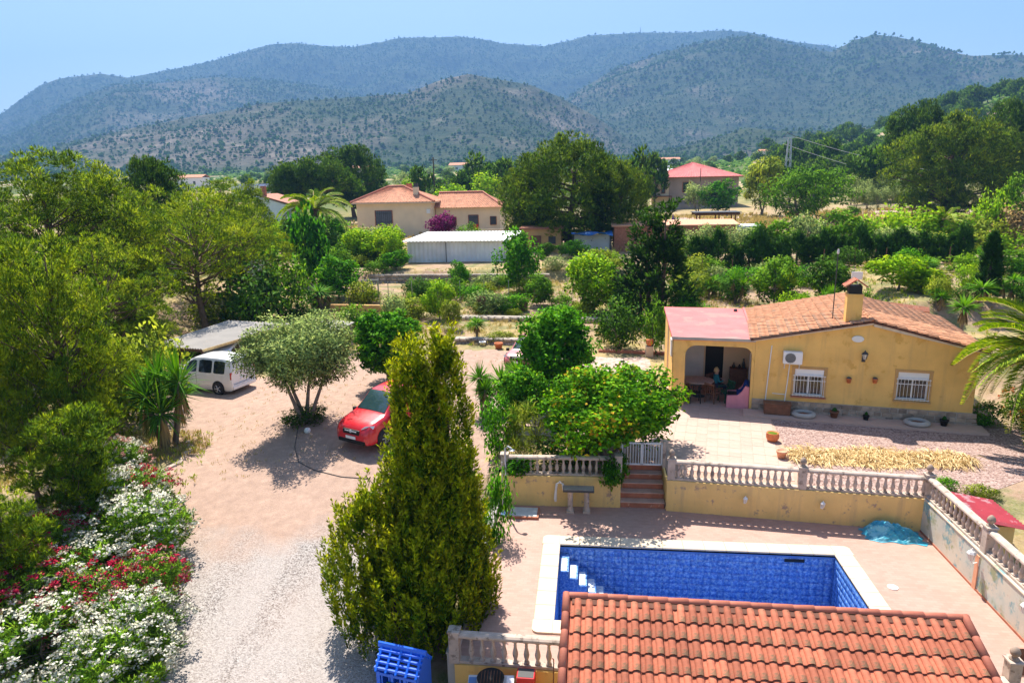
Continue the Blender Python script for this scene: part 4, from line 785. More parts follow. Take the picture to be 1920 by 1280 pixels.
wall_lantern('black lantern in the middle of the yellow house wall', hp(4.02, -0.015, 2.48), (HV.x * -1, HV.y * -1), 'dark_metal', 'milk_glass', 1.5)
def pot_lathe(t, r, h, mat, plant=None):
    MB().lathe([(r * 0.68, 0), (r * 0.95, h * 0.8), (r * 1.05, h * 0.8), (r * 1.05, h), (r * 0.9, h), (r * 0.85, h * 0.85), (0.001, h * 0.85)], n=14, cap=True).build('pot_body', mat, t, True)
for lab, s, z in (('small clay pot hanging on the yellow wall left of the pair', 3.55, 1.50), ('small clay pot hanging on the yellow wall right of the pair', 4.48, 1.55)):
    t = thing('hanging_pot', lab, 'plant pot', hp(s, -0.12, z), HA); pot_lathe(t, 0.10, 0.19, 'pot'); MB().tube([(0, 0, 0.16), (0, 0.1, 0.19)], 0.012, 5).build('hook', 'dark_metal', t); MB().lathe([(0.0, 0.0), (0.09, 0.02), (0.07, 0.06), (0, 0.09)], (0, 0, 0.165), 9, cap=False).build('soil', 'dark_metal', t)
# along the foot of the wall
t = thing('wooden_chest', 'dark brown wooden chest against the stone plinth', 'chest', hp(0.95, -0.38, 0.1), HA); MB().box((0, 0, 0.21), (1.0, 0.42, 0.42)).build('body', 'wood', t, bevel=0.01); MB().box((0, 0, 0.445), (1.06, 0.48, 0.05)).build('lid', 'wood', t, bevel=0.01)
for k in range(3): MB().box((0, -0.215, 0.09 + k * 0.13), (0.98, 0.012, 0.115)).build('plank', 'rust', t)
TY = MB().lathe([(0.24, 0.02), (0.30, 0.0), (0.36, 0.04), (0.38, 0.1), (0.36, 0.16), (0.30, 0.2), (0.24, 0.18), (0.22, 0.1), (0.24, 0.02)], n=22, cap=False).mesh('tyre', 'concrete', True)
for lab, s in (('grey tyre planter under the window near the porch', 1.95), ('grey tyre planter under the window near the palm', 6.0)):
    t = thing('tyre_planter', lab, 'planter', hp(s, -0.5, 0.1), HA); obj('tyre', TY, t, scale=(1.25, 1.0, 1)); MB().lathe([(0.3, 0.09), (0.0, 0.12)], n=16, cap=False).build('soil', 'rust', t)
for lab, s, m_, r in (('rusty low pot against the stone plinth between the windows', 3.1, 'rust', 0.17), ('black small pot against the stone plinth below the lantern', 4.25, 'black', 0.12), ('black pot against the stone plinth near the palm', 6.95, 'black', 0.15)):
    t = thing('plant_pot', lab, 'plant pot', hp(s, -0.35, 0.1), HA); pot_lathe(t, r, r * 1.6, m_); MB().lathe([(0, 0.0), (r * 0.6, 0.04), (r * 0.4, 0.12), (0, 0.17)], (0, 0, r * 1.5), 8, cap=False).build('plant', 'cypress_leaf', t)
for lab, px, py, r, m_ in (('round orange clay pot on the edge of the house terrace', 1448, 826, 0.22, 'pot'), ('smaller pale clay pot near the balustrade on the terrace edge', 1465, 858, 0.18, 'pot_pale')):
    p = at(px, py, 1.03); t = thing('plant_pot', lab, 'plant pot', p); 
    if m_ == 'pot': MB().lathe([(r * 0.7, 0), (r * 1.02, r * 0.5), (r * 1.08, r * 0.95), (r * 0.98, r * 1.4), (r * 1.03, r * 1.45), (r * 0.9, r * 1.45), (r * 0.85, r * 1.3), (0, r * 1.3)], n=18, cap=False).build('pot_body', m_, t, True); MB().lathe([(r * 0.86, 0), (r * 0.5, 0.03), (0, 0.04)], (0, 0, r * 1.3), 14, cap=False).build('plant', 'weed', t)
    else: pot_lathe(t, r, r * 1.5, m_)
# roof mast and panel behind the chimney
t = thing('antenna_mast', 'thin dark mast standing on the roof left of the chimney', 'antenna', hp(2.95, 1.2, 3.6), HA); MB().tube([(0, 0, -0.1), (0, 0, 2.9)], 0.022, 6).build('mast', 'dark_metal', t); MB().lathe([(0.03, 2.85), (0.05, 2.9), (0.03, 3.05)], n=6).build('lamp_head', 'alu_frame', t)
t = thing('pole_panel', 'small white board on a pole behind the chimney', 'aerial', hp(4.0, 2.6, 3.7), HA); MB().tube([(0, 0, 0), (0, 0, 1.55)], 0.018, 6).build('pole', 'metal', t); MB().box((-0.05, 0, 1.72), (0.42, 0.04, 0.32)).build('board', 'white', t)
tag(MB().slab([hp(5.3, D + 0.5, 3.45), hp(8.0, D + 0.5, 3.15), hp(8.0, D + 0.75, 3.35), hp(5.3, D + 0.75, 3.65)], 0.12).box(tuple(hp(6.6, D + 0.75, 1.6)), (2.6, 0.3, 3.2), HA).build('rear_outhouse', 'riser'), 'low dark red outhouse roof just behind the yellow house', 'outhouse')
tag(MB().box((0, 0, 0), (0.06, 0.5, 0.75)).xf(Matrix.Translation(hp(PL - 0.14, 0.75, 2.4)) @ Matrix.Rotation(HA + 0.13, 4, 'Z')).build('wall_sign', 'white'), 'white panel hanging on the left side of the porch', 'sign')
# ================================================================ inside the porch
t = thing('round_table', 'round table with pale cloth under the porch', 'table', hp(-2.2, 1.5, 0.03), HA); MB().lathe([(0.0, 0.70), (0.62, 0.70), (0.64, 0.72), (0.62, 0.75), (0.0, 0.75)], n=24, cap=False).build('table_top', 'floral', t); MB().lathe([(0.28, 0), (0.05, 0.06), (0.05, 0.7)], n=10).build('pedestal', 'dark_metal', t)
def chair(label, p, rz, mat):
    t = thing('porch_chair', label, 'chair', p, rz); MB().box((0, 0, 0.44), (0.46, 0.44, 0.045)).build('seat', mat, t, bevel=0.01)
    b = MB()
    for k in range(5): b.bar((-0.2 + k * 0.1, 0.22, 0.46), (-0.2 + k * 0.1, 0.30, 0.86), 0.055, 0.02)
    b.bar((-0.24, 0.30, 0.86), (0.24, 0.30, 0.86), 0.04, 0.07); b.build('backrest', mat, t)
    for x in (-0.2, 0.2):
        for y in (-0.19, 0.2): MB().bar((x, y, 0.43), (x * 1.12, y * 1.15, 0), 0.04).build('leg', mat, t)
    for x in (-0.25, 0.25): MB().bar((x, -0.2, 0.64), (x, 0.26, 0.66), 0.05, 0.03).bar((x, -0.18, 0.44), (x, -0.18, 0.64), 0.035).build('armrest', mat, t)
chair('dark plastic chair in front of the round table in the porch', hp(-2.35, 0.55, 0.03), HA + math.pi + 0.2, 'black')
chair('dark green plastic chair in the middle of the porch', hp(-1.05, 1.0, 0.03), HA - 0.9, 'green_plastic')
chair('brown wooden chair between table and green chair in the porch', hp(-1.6, 0.75, 0.03), HA + 2.6, 'wood')
chair('brown wooden chair that the seated person uses in the porch', hp(-1.55, 1.95, 0.03), HA + 0.9, 'wood')
t = thing('sideboard', 'dark wooden sideboard with ornaments at the back of the porch', 'sideboard', hp(-0.55, 2.95, 0.03), HA); MB().box((0, 0, 0.5), (0.75, 0.42, 1.0)).build('carcass', 'wood', t, bevel=0.01)
for x in (-0.185, 0.185): MB().box((x, -0.216, 0.5), (0.34, 0.015, 0.85)).build('door', 'rust', t)
for x, h in ((-0.2, 0.25), (0.05, 0.18), (0.22, 0.45)): MB().lathe([(0.05, 1.0), (0.08, 1.0 + h * 0.4), (0.03, 1.0 + h * 0.8), (0.04, 1.0 + h)], (x, 0, 0), 9).build('ornament', 'dark_metal', t)
t = thing('armchair', 'pink armchair with black seat cushion at the porch corner', 'armchair', hp(-0.55, 0.55, 0.03), HA)
prf = [(-0.48, 0), (0.42, 0), (0.42, 0.95), (0.25, 0.98), (0.12, 0.72), (-0.05, 0.56), (-0.46, 0.52)]
for y in (-0.38, 0.38): MB().add([(x, y + s, z) for s in (-0.07, 0.07) for x, z in prf], [tuple(range(6, -1, -1)), tuple(range(7, 14))] + [(i, (i + 1) % 7, 7 + (i + 1) % 7, 7 + i) for i in range(7)]).build('side_panel', 'pink_plastic', t)
MB().box((0, 0, 0.24), (0.9, 0.62, 0.3)).build('base', 'pink_plastic', t); MB().box((-0.1, 0, 0.46), (0.68, 0.60, 0.15)).build('seat_cushion', 'black', t, bevel=0.04); MB().box((0.33, 0, 0.68), (0.16, 0.62, 0.6)).build('backrest', 'pink_plastic', t, bevel=0.03)
bl = MB(); n = 9
for i in range(n):
    for j in range(n):
        u, v = i / (n - 1), j / (n - 1); y = -0.36 + 0.72 * v
        path = [(-0.05, 0.56), (0.18, 0.62), (0.24, 0.85), (0.28, 1.04), (0.38, 1.05), (0.43, 0.85), (0.435, 0.6)]; q = u * (len(path) - 1); k = min(int(q), len(path) - 2); f_ = q - k
        bl.v.append((path[k][0] * (1 - f_) + path[k + 1][0] * f_ - 0.03 * math.sin(v * 9 + u * 3), y, path[k][1] * (1 - f_) + path[k + 1][1] * f_ + 0.025 * math.sin(v * 7 + u * 5)))
for i in range(n - 1):
    for j in range(n - 1): q = i * n + j; bl.f.append((q, q + 1, q + n + 1, q + n))
o = bl.build('blanket', 'navy_cloth', None, True); o.location = t.location; o.rotation_euler = t.rotation_euler; m_ = o.modifiers.new('thick', 'SOLIDIFY'); m_.thickness = 0.025; tag(o, 'blue blanket thrown over the back of the pink armchair', 'blanket')
# seated person (skin modifier body)
def person():
    me = bpy.data.meshes.new('person'); V = []; E = []; R = []
    def v(x, y, z, r, p=None):
        V.append((x, y, z)); R.append(r); i = len(V) - 1
        if p is not None: E.append((p, i))
        return i
    pel = v(0, 0, 0.56, 0.15); w1 = v(0, -0.01, 0.70, 0.125, pel); chs = v(0, -0.03, 0.90, 0.135, w1); nb = v(0, -0.035, 1.05, 0.085, chs); nk = v(0, -0.05, 1.12, 0.05, nb); hd = v(0, -0.07, 1.22, 0.085, nk); ht = v(0, -0.06, 1.32, 0.075, hd)
    v(0, -0.165, 1.21, 0.016, hd)
    for sx in (-1, 1):
        hp_ = v(0.09 * sx, -0.05, 0.54, 0.095, pel); kn = v(0.12 * sx, -0.46, 0.52, 0.062, hp_); an = v(0.12 * sx, -0.44, 0.10, 0.04, kn); ft = v(0.13 * sx, -0.60, 0.05, 0.032, an)
        sh = v(0.17 * sx, -0.03, 1.00, 0.062, nb); el = v(0.25 * sx, -0.10, 0.76, 0.044, sh); wr = v(0.17 * sx, -0.32, 0.80, 0.027, el); pm = v(0.15 * sx, -0.39, 0.81, 0.03, wr)
        for k in range(4):
            f1 = v((0.15 + 0.022 * (k - 1.5)) * sx, -0.44, 0.812, 0.010, pm); v((0.15 + 0.024 * (k - 1.5)) * sx, -0.475 + 0.008 * abs(k - 1.4), 0.795, 0.009, f1)
        v((0.105) * sx, -0.41, 0.815, 0.010, pm)
    me.from_pydata(V, E, []); o = obj('person', me, None, hp(-1.52, 1.85, -0.07), HA + 1.9); o.modifiers.new('skin', 'SKIN')
    for i, r in enumerate(R): me.skin_vertices[0].data[i].radius = (r, r)
    me.skin_vertices[0].data[0].use_root = True
    t = NT('person_clothes'); cd = t.coord('Object'); sp = t.n('ShaderNodeSeparateXYZ'); t.l(cd, sp.inputs[0])
    top = t.ramp(sp.outputs[2], [(0.0, (0.03, 0.04, 0.08)), (0.60, (0.02, 0.22, 0.27)), (0.96, (0.60, 0.36, 0.26))], 'CONSTANT'); mr = t.n('ShaderNodeMath', operation='DIVIDE'); t.l(sp.outputs[2], mr.inputs[0]); mr.inputs[1].default_value = 1.12
    t.l(mr.outputs[0], top.node.inputs[0]); hand = t.n('ShaderNodeMath', operation='LESS_THAN'); t.l(sp.outputs[1], hand.inputs[0]); hand.inputs[1].default_value = -0.30; up = t.n('ShaderNodeMath', operation='GREATER_THAN'); t.l(sp.outputs[2], up.inputs[0]); up.inputs[1].default_value = 0.66
    an_ = t.n('ShaderNodeMath', operation='MULTIPLY'); t.l(hand.outputs[0], an_.inputs[0]); t.l(up.outputs[0], an_.inputs[1]); c = t.mix(an_.outputs[0], top, (0.60, 0.36, 0.26)); t.l(c, t.p.inputs['Base Color']); t.p.inputs['Roughness'].default_value = 0.8
    me.materials.append(t.m); s = o.modifiers.new('sub', 'SUBSURF'); s.levels = 2; s.render_levels = 2
    hair = MB(); 
    for i in range(9):
        for j in range(14):
            a = -0.2 + i / 8 * 2.35; b = j / 14 * 6.283; rr0 = 0.112 + 0.012 * math.sin(j * 2.1); y = math.sin(a) * math.sin(b); z = math.cos(a)
            if y < -0.35: y *= 0.55; 
            hair.v.append((math.sin(a) * math.cos(b) * rr0, -0.045 + y * rr0 * 1.1 + (0.02 if z < 0 else 0), 1.255 + z * rr0 * (1.15 if z > 0 else 1.4 if y > -0.1 else 0.1)))
    for i in range(8):
        for j in range(14): q = i * 14 + j; q2 = i * 14 + (j + 1) % 14; hair.f.append((q, q2, q2 + 14, q + 14))
    hair.build('hair', 'blond', o, True)
    fm = MB()
    for sx in (-1, 1): fm.lathe([(0, -0.012), (0.012, 0), (0, 0.012)], (0.032 * sx, -0.148, 1.25), 6, cap=False)
    fm.box((0, -0.152, 1.165), (0.045, 0.012, 0.01)); fm.build('eyes_and_mouth', 'rust', o)
    tag(o, 'blond person in teal top sitting at the porch table', 'person')
person()
# ================================================================ vegetation
def unit(v): return v / np.maximum(np.linalg.norm(v, axis=1, keepdims=True), 1e-6)
def blades(rng, C, R, per, L, W, up=0.3, out=1.0, rnd=0.6, shell=(0.5, 1.0), tuft=1, lo=-1.0, tint=(0.5, 0.5), droop=0.0):
    """leaf blades (rhombic faces) spread through clumps C with radii R"""
    n = len(C); R = np.asarray(R, float); R = R if R.ndim == 2 else np.stack([R, R, R * 0.75], 1)
    id_ = np.repeat(np.arange(n), per); m = len(id_); d = rng.normal(size=(m, 3)); d = unit(d); d[:, 2] = np.where(d[:, 2] < lo, -d[:, 2], d[:, 2])
    rad = shell[0] + (shell[1] - shell[0]) * rng.random(m) ** 0.6; P = C[id_] + d * R[id_] * rad[:, None]
    ct = rng.random(n)[id_]; cc = C.mean(0); gl = unit((C - cc) / np.maximum(C.std(0), 1e-3))[id_] if n > 3 else d; NN = unit(d * 0.9 + gl * 0.7 + np.array([0, 0, 0.4]))
    if tuft >= 1: P = np.repeat(P, tuft, 0); d = np.repeat(d, tuft, 0); ct = np.repeat(ct, tuft); NN = np.repeat(NN, tuft, 0); m *= tuft
    NN = unit(NN + rng.normal(size=(m, 3)) * 0.28)
    A = unit(d * out + rng.normal(size=(m, 3)) * rnd + np.array([0, 0, up])); S = unit(np.cross(A, rng.normal(size=(m, 3))))
    l = L * rng.uniform(0.7, 1.25, m)[:, None]; w = W * rng.uniform(0.7, 1.3, m)[:, None]; mid = P + A * l * 0.45
    V = np.stack([P, mid + S * w / 2, P + A * l - np.array([0, 0, droop]) * l, mid - S * w / 2], 1).reshape(-1, 3)
    T = np.clip(tint[0] * ct + tint[1] * rng.random(m) + (1 - tint[0] - tint[1]) * 0.5, 0, 1); return V, T, np.repeat(NN, 4, 0)
def leafmesh(name, parts, mat):
    V = np.concatenate([p[0] for p in parts]); T = np.concatenate([p[1] for p in parts]); F_ = np.arange(len(V)).reshape(-1, 4); N_ = np.concatenate([p[2] for p in parts]) if all(len(p) > 2 for p in parts) else None; return npmesh(name, V, F_, mat, T, cn=N_)
def limbs(rng, mb, base, top, r0, C, nb, bend=0.15, from_=0.3, to=0.95):
    """trunk from base to top and branches to some of the clumps"""
    base, top = np.array(base, float), np.array(top, float); k = 7; off = np.cumsum(rng.normal(size=(k, 3)) * bend * 0.12, 0); off[0] = 0; off[:, 2] = 0; H = top[2] - base[2]
    P = [base + (top - base) * t + off[i] * H * 0.35 for i, t in enumerate(np.linspace(0, 1, k))]; rad = [r0 * (1.35 if i == 0 else 1) * (1 - 0.85 * i / (k - 1)) for i in range(k)]
    mb.tube(P, rad, 7)
    for q in rng.permutation(len(C))[:nb]:
        c = C[q]; t = np.clip(from_ + (to - from_) * (c[2] - base[2]) / H - 0.18, from_ * 0.8, to); i = t * (k - 1); a = int(min(i, k - 2)); s = P[a] + (P[a + 1] - P[a]) * (i - a); mid = s + (c - s) * 0.55 + np.array([0, 0, -0.06 * H * rng.random()]); r = r0 * (1 - 0.85 * t) * 0.55
        mb.tube([s, mid, c], [r, r * 0.6, r * 0.18], 5, False)
PROTO = {}
def proto(kind, var, trunk, crown, w, h): PROTO.setdefault(kind, []).append((trunk, crown, w, h))
def make_pine(kind, seed, w, h, cb, ncl, per, L, W, mat, cr=0.15, flat=0.7, nb=40, shape='round', tuft=3, r0=0.16, rim=0.55):
    rng = np.random.default_rng(seed); d = unit(rng.normal(size=(ncl, 3))); zc = (cb + 1) / 2 * h; hc = (1 - cb) / 2 * h
    f = rim + (1 - rim) * rng.random(ncl) ** 0.7
    if shape == 'umbrella': d[:, 2] = np.abs(d[:, 2]) * 1.0 - 0.12
    C = np.stack([d[:, 0] * f * w * 0.43, d[:, 1] * f * w * 0.43, zc + d[:, 2] * f * hc * 0.88], 1)
    if shape == 'cone': k = 1.0 - 0.40 * np.clip((C[:, 2] - cb * h) / (h * (1 - cb)), 0, 1); C[:, :2] *= k[:, None] * 1.25
    if shape == 'umbrella': C[:, 2] = cb * h + (h * (1 - cb)) * np.sqrt(np.clip(1 - (np.hypot(C[:, 0], C[:, 1]) / (w * 0.52)) ** 2, 0.05, 1)) * (0.35 + 0.6 * rng.random(ncl)) 
    ph = rng.random() * 6.28; lean = 1 + 0.22 * np.sin(2 * np.arctan2(C[:, 1], C[:, 0]) + ph) + 0.16 * np.sin(3 * np.arctan2(C[:, 1], C[:, 0]) + 2 * ph); C[:, :2] *= lean[:, None]
    R = w * cr * rng.uniform(0.65, 1.25, ncl); R = np.stack([R, R, R * flat], 1)
    cm = leafmesh(kind + '_crown', [blades(rng, C, R, per, L, W, 0.8, 0.9, 0.5, (0.3, 1.0), tuft, -0.6, (0.5, 0.45))], mat)
    mb = MB(); limbs(rng, mb, (0, 0, -0.3), (w * 0.04, 0, h * 0.86), r0, C, nb, 0.2, max(0.15, cb * 0.8)); proto(kind, 0, mb.mesh(kind + '_trunk', 'bark', True), cm, w, h)
for s in range(2): make_pine('pine_near', 10 + s, 6.0, 9.0, 0.06, 300, 40, 0.19, 0.026, 'pine_needle', 0.060, 0.95, 80, 'cone' if s == 0 else 'round', rim=0.35, tuft=5)
make_pine('pine_young', 15, 3.0, 5.0, 0.20, 170, 36, 0.16, 0.022, 'pine_needle', 0.075, 0.85, 40, rim=0.3, r0=0.1, tuft=5)
for s in range(2): make_pine('pine_sparse', 20 + s, 7.0, 10.0, 0.24, 190, 34, 0.22, 0.03, 'pine_needle', 0.065, 0.75, 70, r0=0.2, tuft=4)
for s in range(1): make_pine('pine_big', 30 + s, 16.0, 14.0, -0.05, 440, 42, 0.46, 0.075, 'pine_mid', 0.06, 0.95, 40, r0=0.45, rim=0.5, tuft=4)
make_pine('pine_big_dark', 35, 16.0, 14.0, 0.06, 380, 40, 0.50, 0.12, 'pine_dark', 0.062, 0.9, 40, r0=0.45, rim=0.5)
for s in range(2): make_pine('stone_pine', 40 + s, 14.0, 12.0, 0.30, 260, 55, 0.40, 0.12, 'pine_dark', 0.065, 0.8, 50, 'umbrella', r0=0.4)
for s in range(4): make_pine('pine_far', 50 + s, 8.0, 9.0, 0.12, 34, 22, 0.95, 0.30, 'pine_dark' if s % 2 else 'far_pine', 0.16, 0.8, 6, 'round' if s < 2 else 'cone', r0=0.25)
def make_broad(kind, seed, w, h, cb, ncl, per, L, W, mat, cr=0.16, stems=1, r0=0.1, bark='grey_bark', up=0.1, rim=0.5, droop=0.15, nb=30, sq=1.0):
    rng = np.random.default_rng(seed); d = unit(rng.normal(size=(ncl, 3))); zc = (cb + 1) / 2 * h; hc = (1 - cb) / 2 * h; f = rim + (1 - rim) * rng.random(ncl) ** 0.6
    C = np.stack([d[:, 0] * f * w * 0.42, d[:, 1] * f * w * 0.42, zc + d[:, 2] * f * hc * 0.86], 1); ph = rng.random() * 6.28; ag = np.arctan2(C[:, 1], C[:, 0]); C[:, :2] *= (1 + 0.16 * np.sin(2 * ag + ph) + 0.14 * np.sin(5 * ag + 2 * ph))[:, None]
    C[:, 2] += 0.07 * h * np.sin(3 * ag + ph) * f
    R = w * cr * rng.uniform(0.6, 1.25, ncl); R = np.stack([R, R, R * 0.85], 1)
    cm = leafmesh(kind + '_crown', [blades(rng, C, R, per, L, W, up, 0.6, 0.9, (0.3, 1.0), 1, -2, (0.4, 0.6), droop)], mat); mb = MB()
    for k in range(stems):
        a = 6.28 * k / stems + rng.random(); sp = 0.0 if stems == 1 else 0.22; sub = C if stems == 1 else C[np.argsort(-(C[:, 0] * math.cos(a) + C[:, 1] * math.sin(a)))[:max(6, ncl // stems)]]
        limbs(rng, mb, (0.05 * math.cos(a) * (stems > 1), 0.05 * math.sin(a) * (stems > 1), -0.25), (w * sp * math.cos(a), w * sp * math.sin(a), h * 0.72), r0, sub, max(4, nb // stems), 0.35, max(0.2, cb * 0.7))
    proto(kind, 0, mb.mesh(kind + '_trunk', bark, True), cm, w, h)
make_broad('olive', 60, 5.2, 4.6, 0.40, 190, 170, 0.15, 0.05, 'olive_leaf', 0.10, 4, 0.11, 'grey_bark', 0.2)
make_broad('olive_far', 61, 4.5, 3.6, 0.2, 40, 60, 0.26, 0.10, 'olive_leaf', 0.16, 2, 0.12); make_broad('olive_far', 62, 4.5, 3.6, 0.2, 40, 60, 0.26, 0.10, 'olive_leaf', 0.16, 2, 0.12)
make_broad('mulberry', 63, 4.2, 5.2, 0.14, 190, 80, 0.19, 0.13, 'bright_leaf', 0.095, 1, 0.10); make_broad('mulberry', 64, 4.2, 5.2, 0.14, 190, 80, 0.19, 0.13, 'bright_leaf', 0.095, 1, 0.10)
make_broad('apricot', 65, 6.4, 4.4, 0.20, 240, 110, 0.17, 0.115, 'apricot_leaf', 0.08, 3, 0.09, 'grey_bark', 0.3, 0.35)
for s, m_ in ((66, 'bright_leaf'), (67, 'lime_leaf'), (68, 'mid_leaf'), (69, 'dark_leaf')): make_broad('broad_' + m_.split('_')[0], s, 4.0, 4.5, 0.12, 60, 70, 0.26, 0.15, m_, 0.15, 1, 0.09)
for s, m_ in ((70, 'bright_leaf'), (71, 'lime_leaf'), (72, 'mid_leaf'), (73, 'dark_leaf'), (74, 'weed'), (75, 'olive_leaf'), (81, 'dead_leaf')): make_broad('shrub_' + m_.split('_')[0], s, 2.4, 1.8, 0.0, 34, 60, 0.17, 0.075, m_, 0.19, 3, 0.03, nb=12)
make_broad('bougainvillea', 76, 4.0, 3.6, 0.0, 60, 70, 0.24, 0.16, 'bougainvillea', 0.16, 2, 0.06)
make_broad('reed', 77, 2.0, 2.2, 0.0, 22, 70, 0.6, 0.03, 'weed', 0.2, 3, 0.02, up=1.6, droop=0.3, nb=4)
make_broad('pepper_tree', 78, 8.0, 7.0, 0.1, 110, 60, 0.34, 0.13, 'mid_leaf', 0.11, 2, 0.2, droop=0.5)
make_broad('feathery_tree', 79, 5.0, 8.0, 0.15, 70, 60, 0.45, 0.12, 'weed', 0.12, 2, 0.12, droop=0.5)
make_broad('ivy', 80, 1.2, 0.9, 0.0, 24, 50, 0.11, 0.09, 'bright_leaf', 0.2, 1, 0.01, nb=4)
def make_cypress(kind, seed, w, h, npl, per, L, W, mat, shape, plume=0.55, pr=0.085, tipg=0.35, spread=0.25):
    rng = np.random.default_rng(seed); Vs = []; mb = MB(); prt = []
    for (cx, cy, cw, z0, z1) in shape:
        k = int(npl * (cw * (z1 - z0)) / sum(s[2] * (s[4] - s[3]) for s in shape)); t = rng.random(k) ** 0.85; a = rng.random(k) * 6.283
        env = np.where(t < 0.22, 0.72 + 0.28 * np.sin(t / 0.22 * 1.57), np.cos(np.clip((t - 0.22) / 0.80, 0, 1) * 1.53) ** 0.82); fr = 0.42 + 0.58 * rng.random(k) ** 0.5
        C = np.stack([cx + np.cos(a) * cw / 2 * env * fr, cy + np.sin(a) * cw / 2 * env * fr, z0 + t * (z1 - z0 - plume * 0.7)], 1); D = unit(np.stack([np.cos(a) * spread, np.sin(a) * spread, np.ones(k)], 1) + rng.normal(size=(k, 3)) * 0.10)
        ll = plume * rng.uniform(0.6, 1.35, k); id_ = np.repeat(np.arange(k), per); u = rng.random(len(id_)); rr0 = pr * np.sin(np.clip(u * 0.9 + 0.1, 0, 1) * 3.14) ** 0.7 * (0.4 + 0.6 * rng.random(len(id_)))
        o = unit(np.cross(D[id_], rng.normal(size=(len(id_), 3)))); P = C[id_] + D[id_] * (u * ll[id_])[:, None] + o * rr0[:, None]; A = unit(D[id_] * 1.0 + o * 0.75 + rng.normal(size=(len(id_), 3)) * 0.3); S = unit(np.cross(A, rng.normal(size=A.shape))); l = L * rng.uniform(0.7, 1.3, len(id_))[:, None]; mid = P + A * l * 0.45; w_ = W * rng.uniform(0.7, 1.3, len(id_))[:, None]
        Vv = np.stack([P, mid + S * w_ / 2, P + A * l, mid - S * w_ / 2], 1).reshape(-1, 3); T = np.clip(0.40 * rng.random(k)[id_] ** 1.5 + 0.16 * rng.random(len(id_)) + tipg * u ** 1.6, 0, 1); rad_ = np.stack([np.cos(a), np.sin(a), np.full(k, 0.15)], 1)[id_]; NN = unit(o * 0.9 + rad_ * 0.6 + np.array([0, 0, 0.35]) + np.array([0, 0, 0.5]) * u[:, None] + rng.normal(size=o.shape) * 0.25); prt.append((Vv, T, np.repeat(NN, 4, 0))); mb.tube([(cx * 0.6, cy * 0.6, -0.3), (cx, cy, z0 + 0.4), (cx, cy, z1 - plume)], [0.16, 0.12, 0.02], 7)
    proto(kind, 0, mb.mesh(kind + '_trunk', 'bark', True), leafmesh(kind + '_crown', prt, mat), w, h)
make_cypress('gold_cypress', 90, 4.4, 7.3, 2150, 70, 0.115, 0.038, 'gold_cypress', [(0.12, 0, 1.9, 0.35, 7.0), (0.88, 0.2, 1.5, 0.5, 7.3), (0.5, 0.1, 2.7, 0.2, 5.2), (-1.1, -0.1, 2.4, 0.0, 3.6), (0.2, -0.75, 2.9, 0.0, 3.5), (0.75, -0.3, 2.6, 0.0, 3.0), (-0.5, -0.8, 2.4, 0.0, 2.5)], 0.85, 0.062, 0.52, 0.15)
make_cypress('cypress', 91, 1.4, 7.0, 260, 40, 0.22, 0.08, 'cypress_leaf', [(0, 0, 1.4, 0.1, 7.0)], 0.6, 0.1, 0.3, 0.12)
make_cypress('hedge_cypress', 92, 2.0, 3.6, 110, 44, 0.24, 0.07, 'hedge_leaf', [(0, 0, 2.0, 0.0, 3.6)], 0.8, 0.13, 0.35, 0.15); make_cypress('hedge_cypress', 93, 2.0, 3.6, 110, 44, 0.24, 0.07, 'hedge_leaf', [(0, 0, 1.7, 0.0, 3.6), (0.3, 0.2, 1.2, 0, 3.0)], 0.8, 0.13, 0.35, 0.15)
make_cypress('cedar', 94, 5.5, 9.0, 420, 34, 0.30, 0.10, 'dark_leaf', [(0, 0, 4.6, 0.0, 6.4), (-0.5, 0.2, 1.6, 4.0, 9.0), (0.9, -0.2, 1.5, 4.2, 8.3), (1.2, 0, 3.2, 0.2, 5.0)], 0.9, 0.17, 0.3, 0.8)
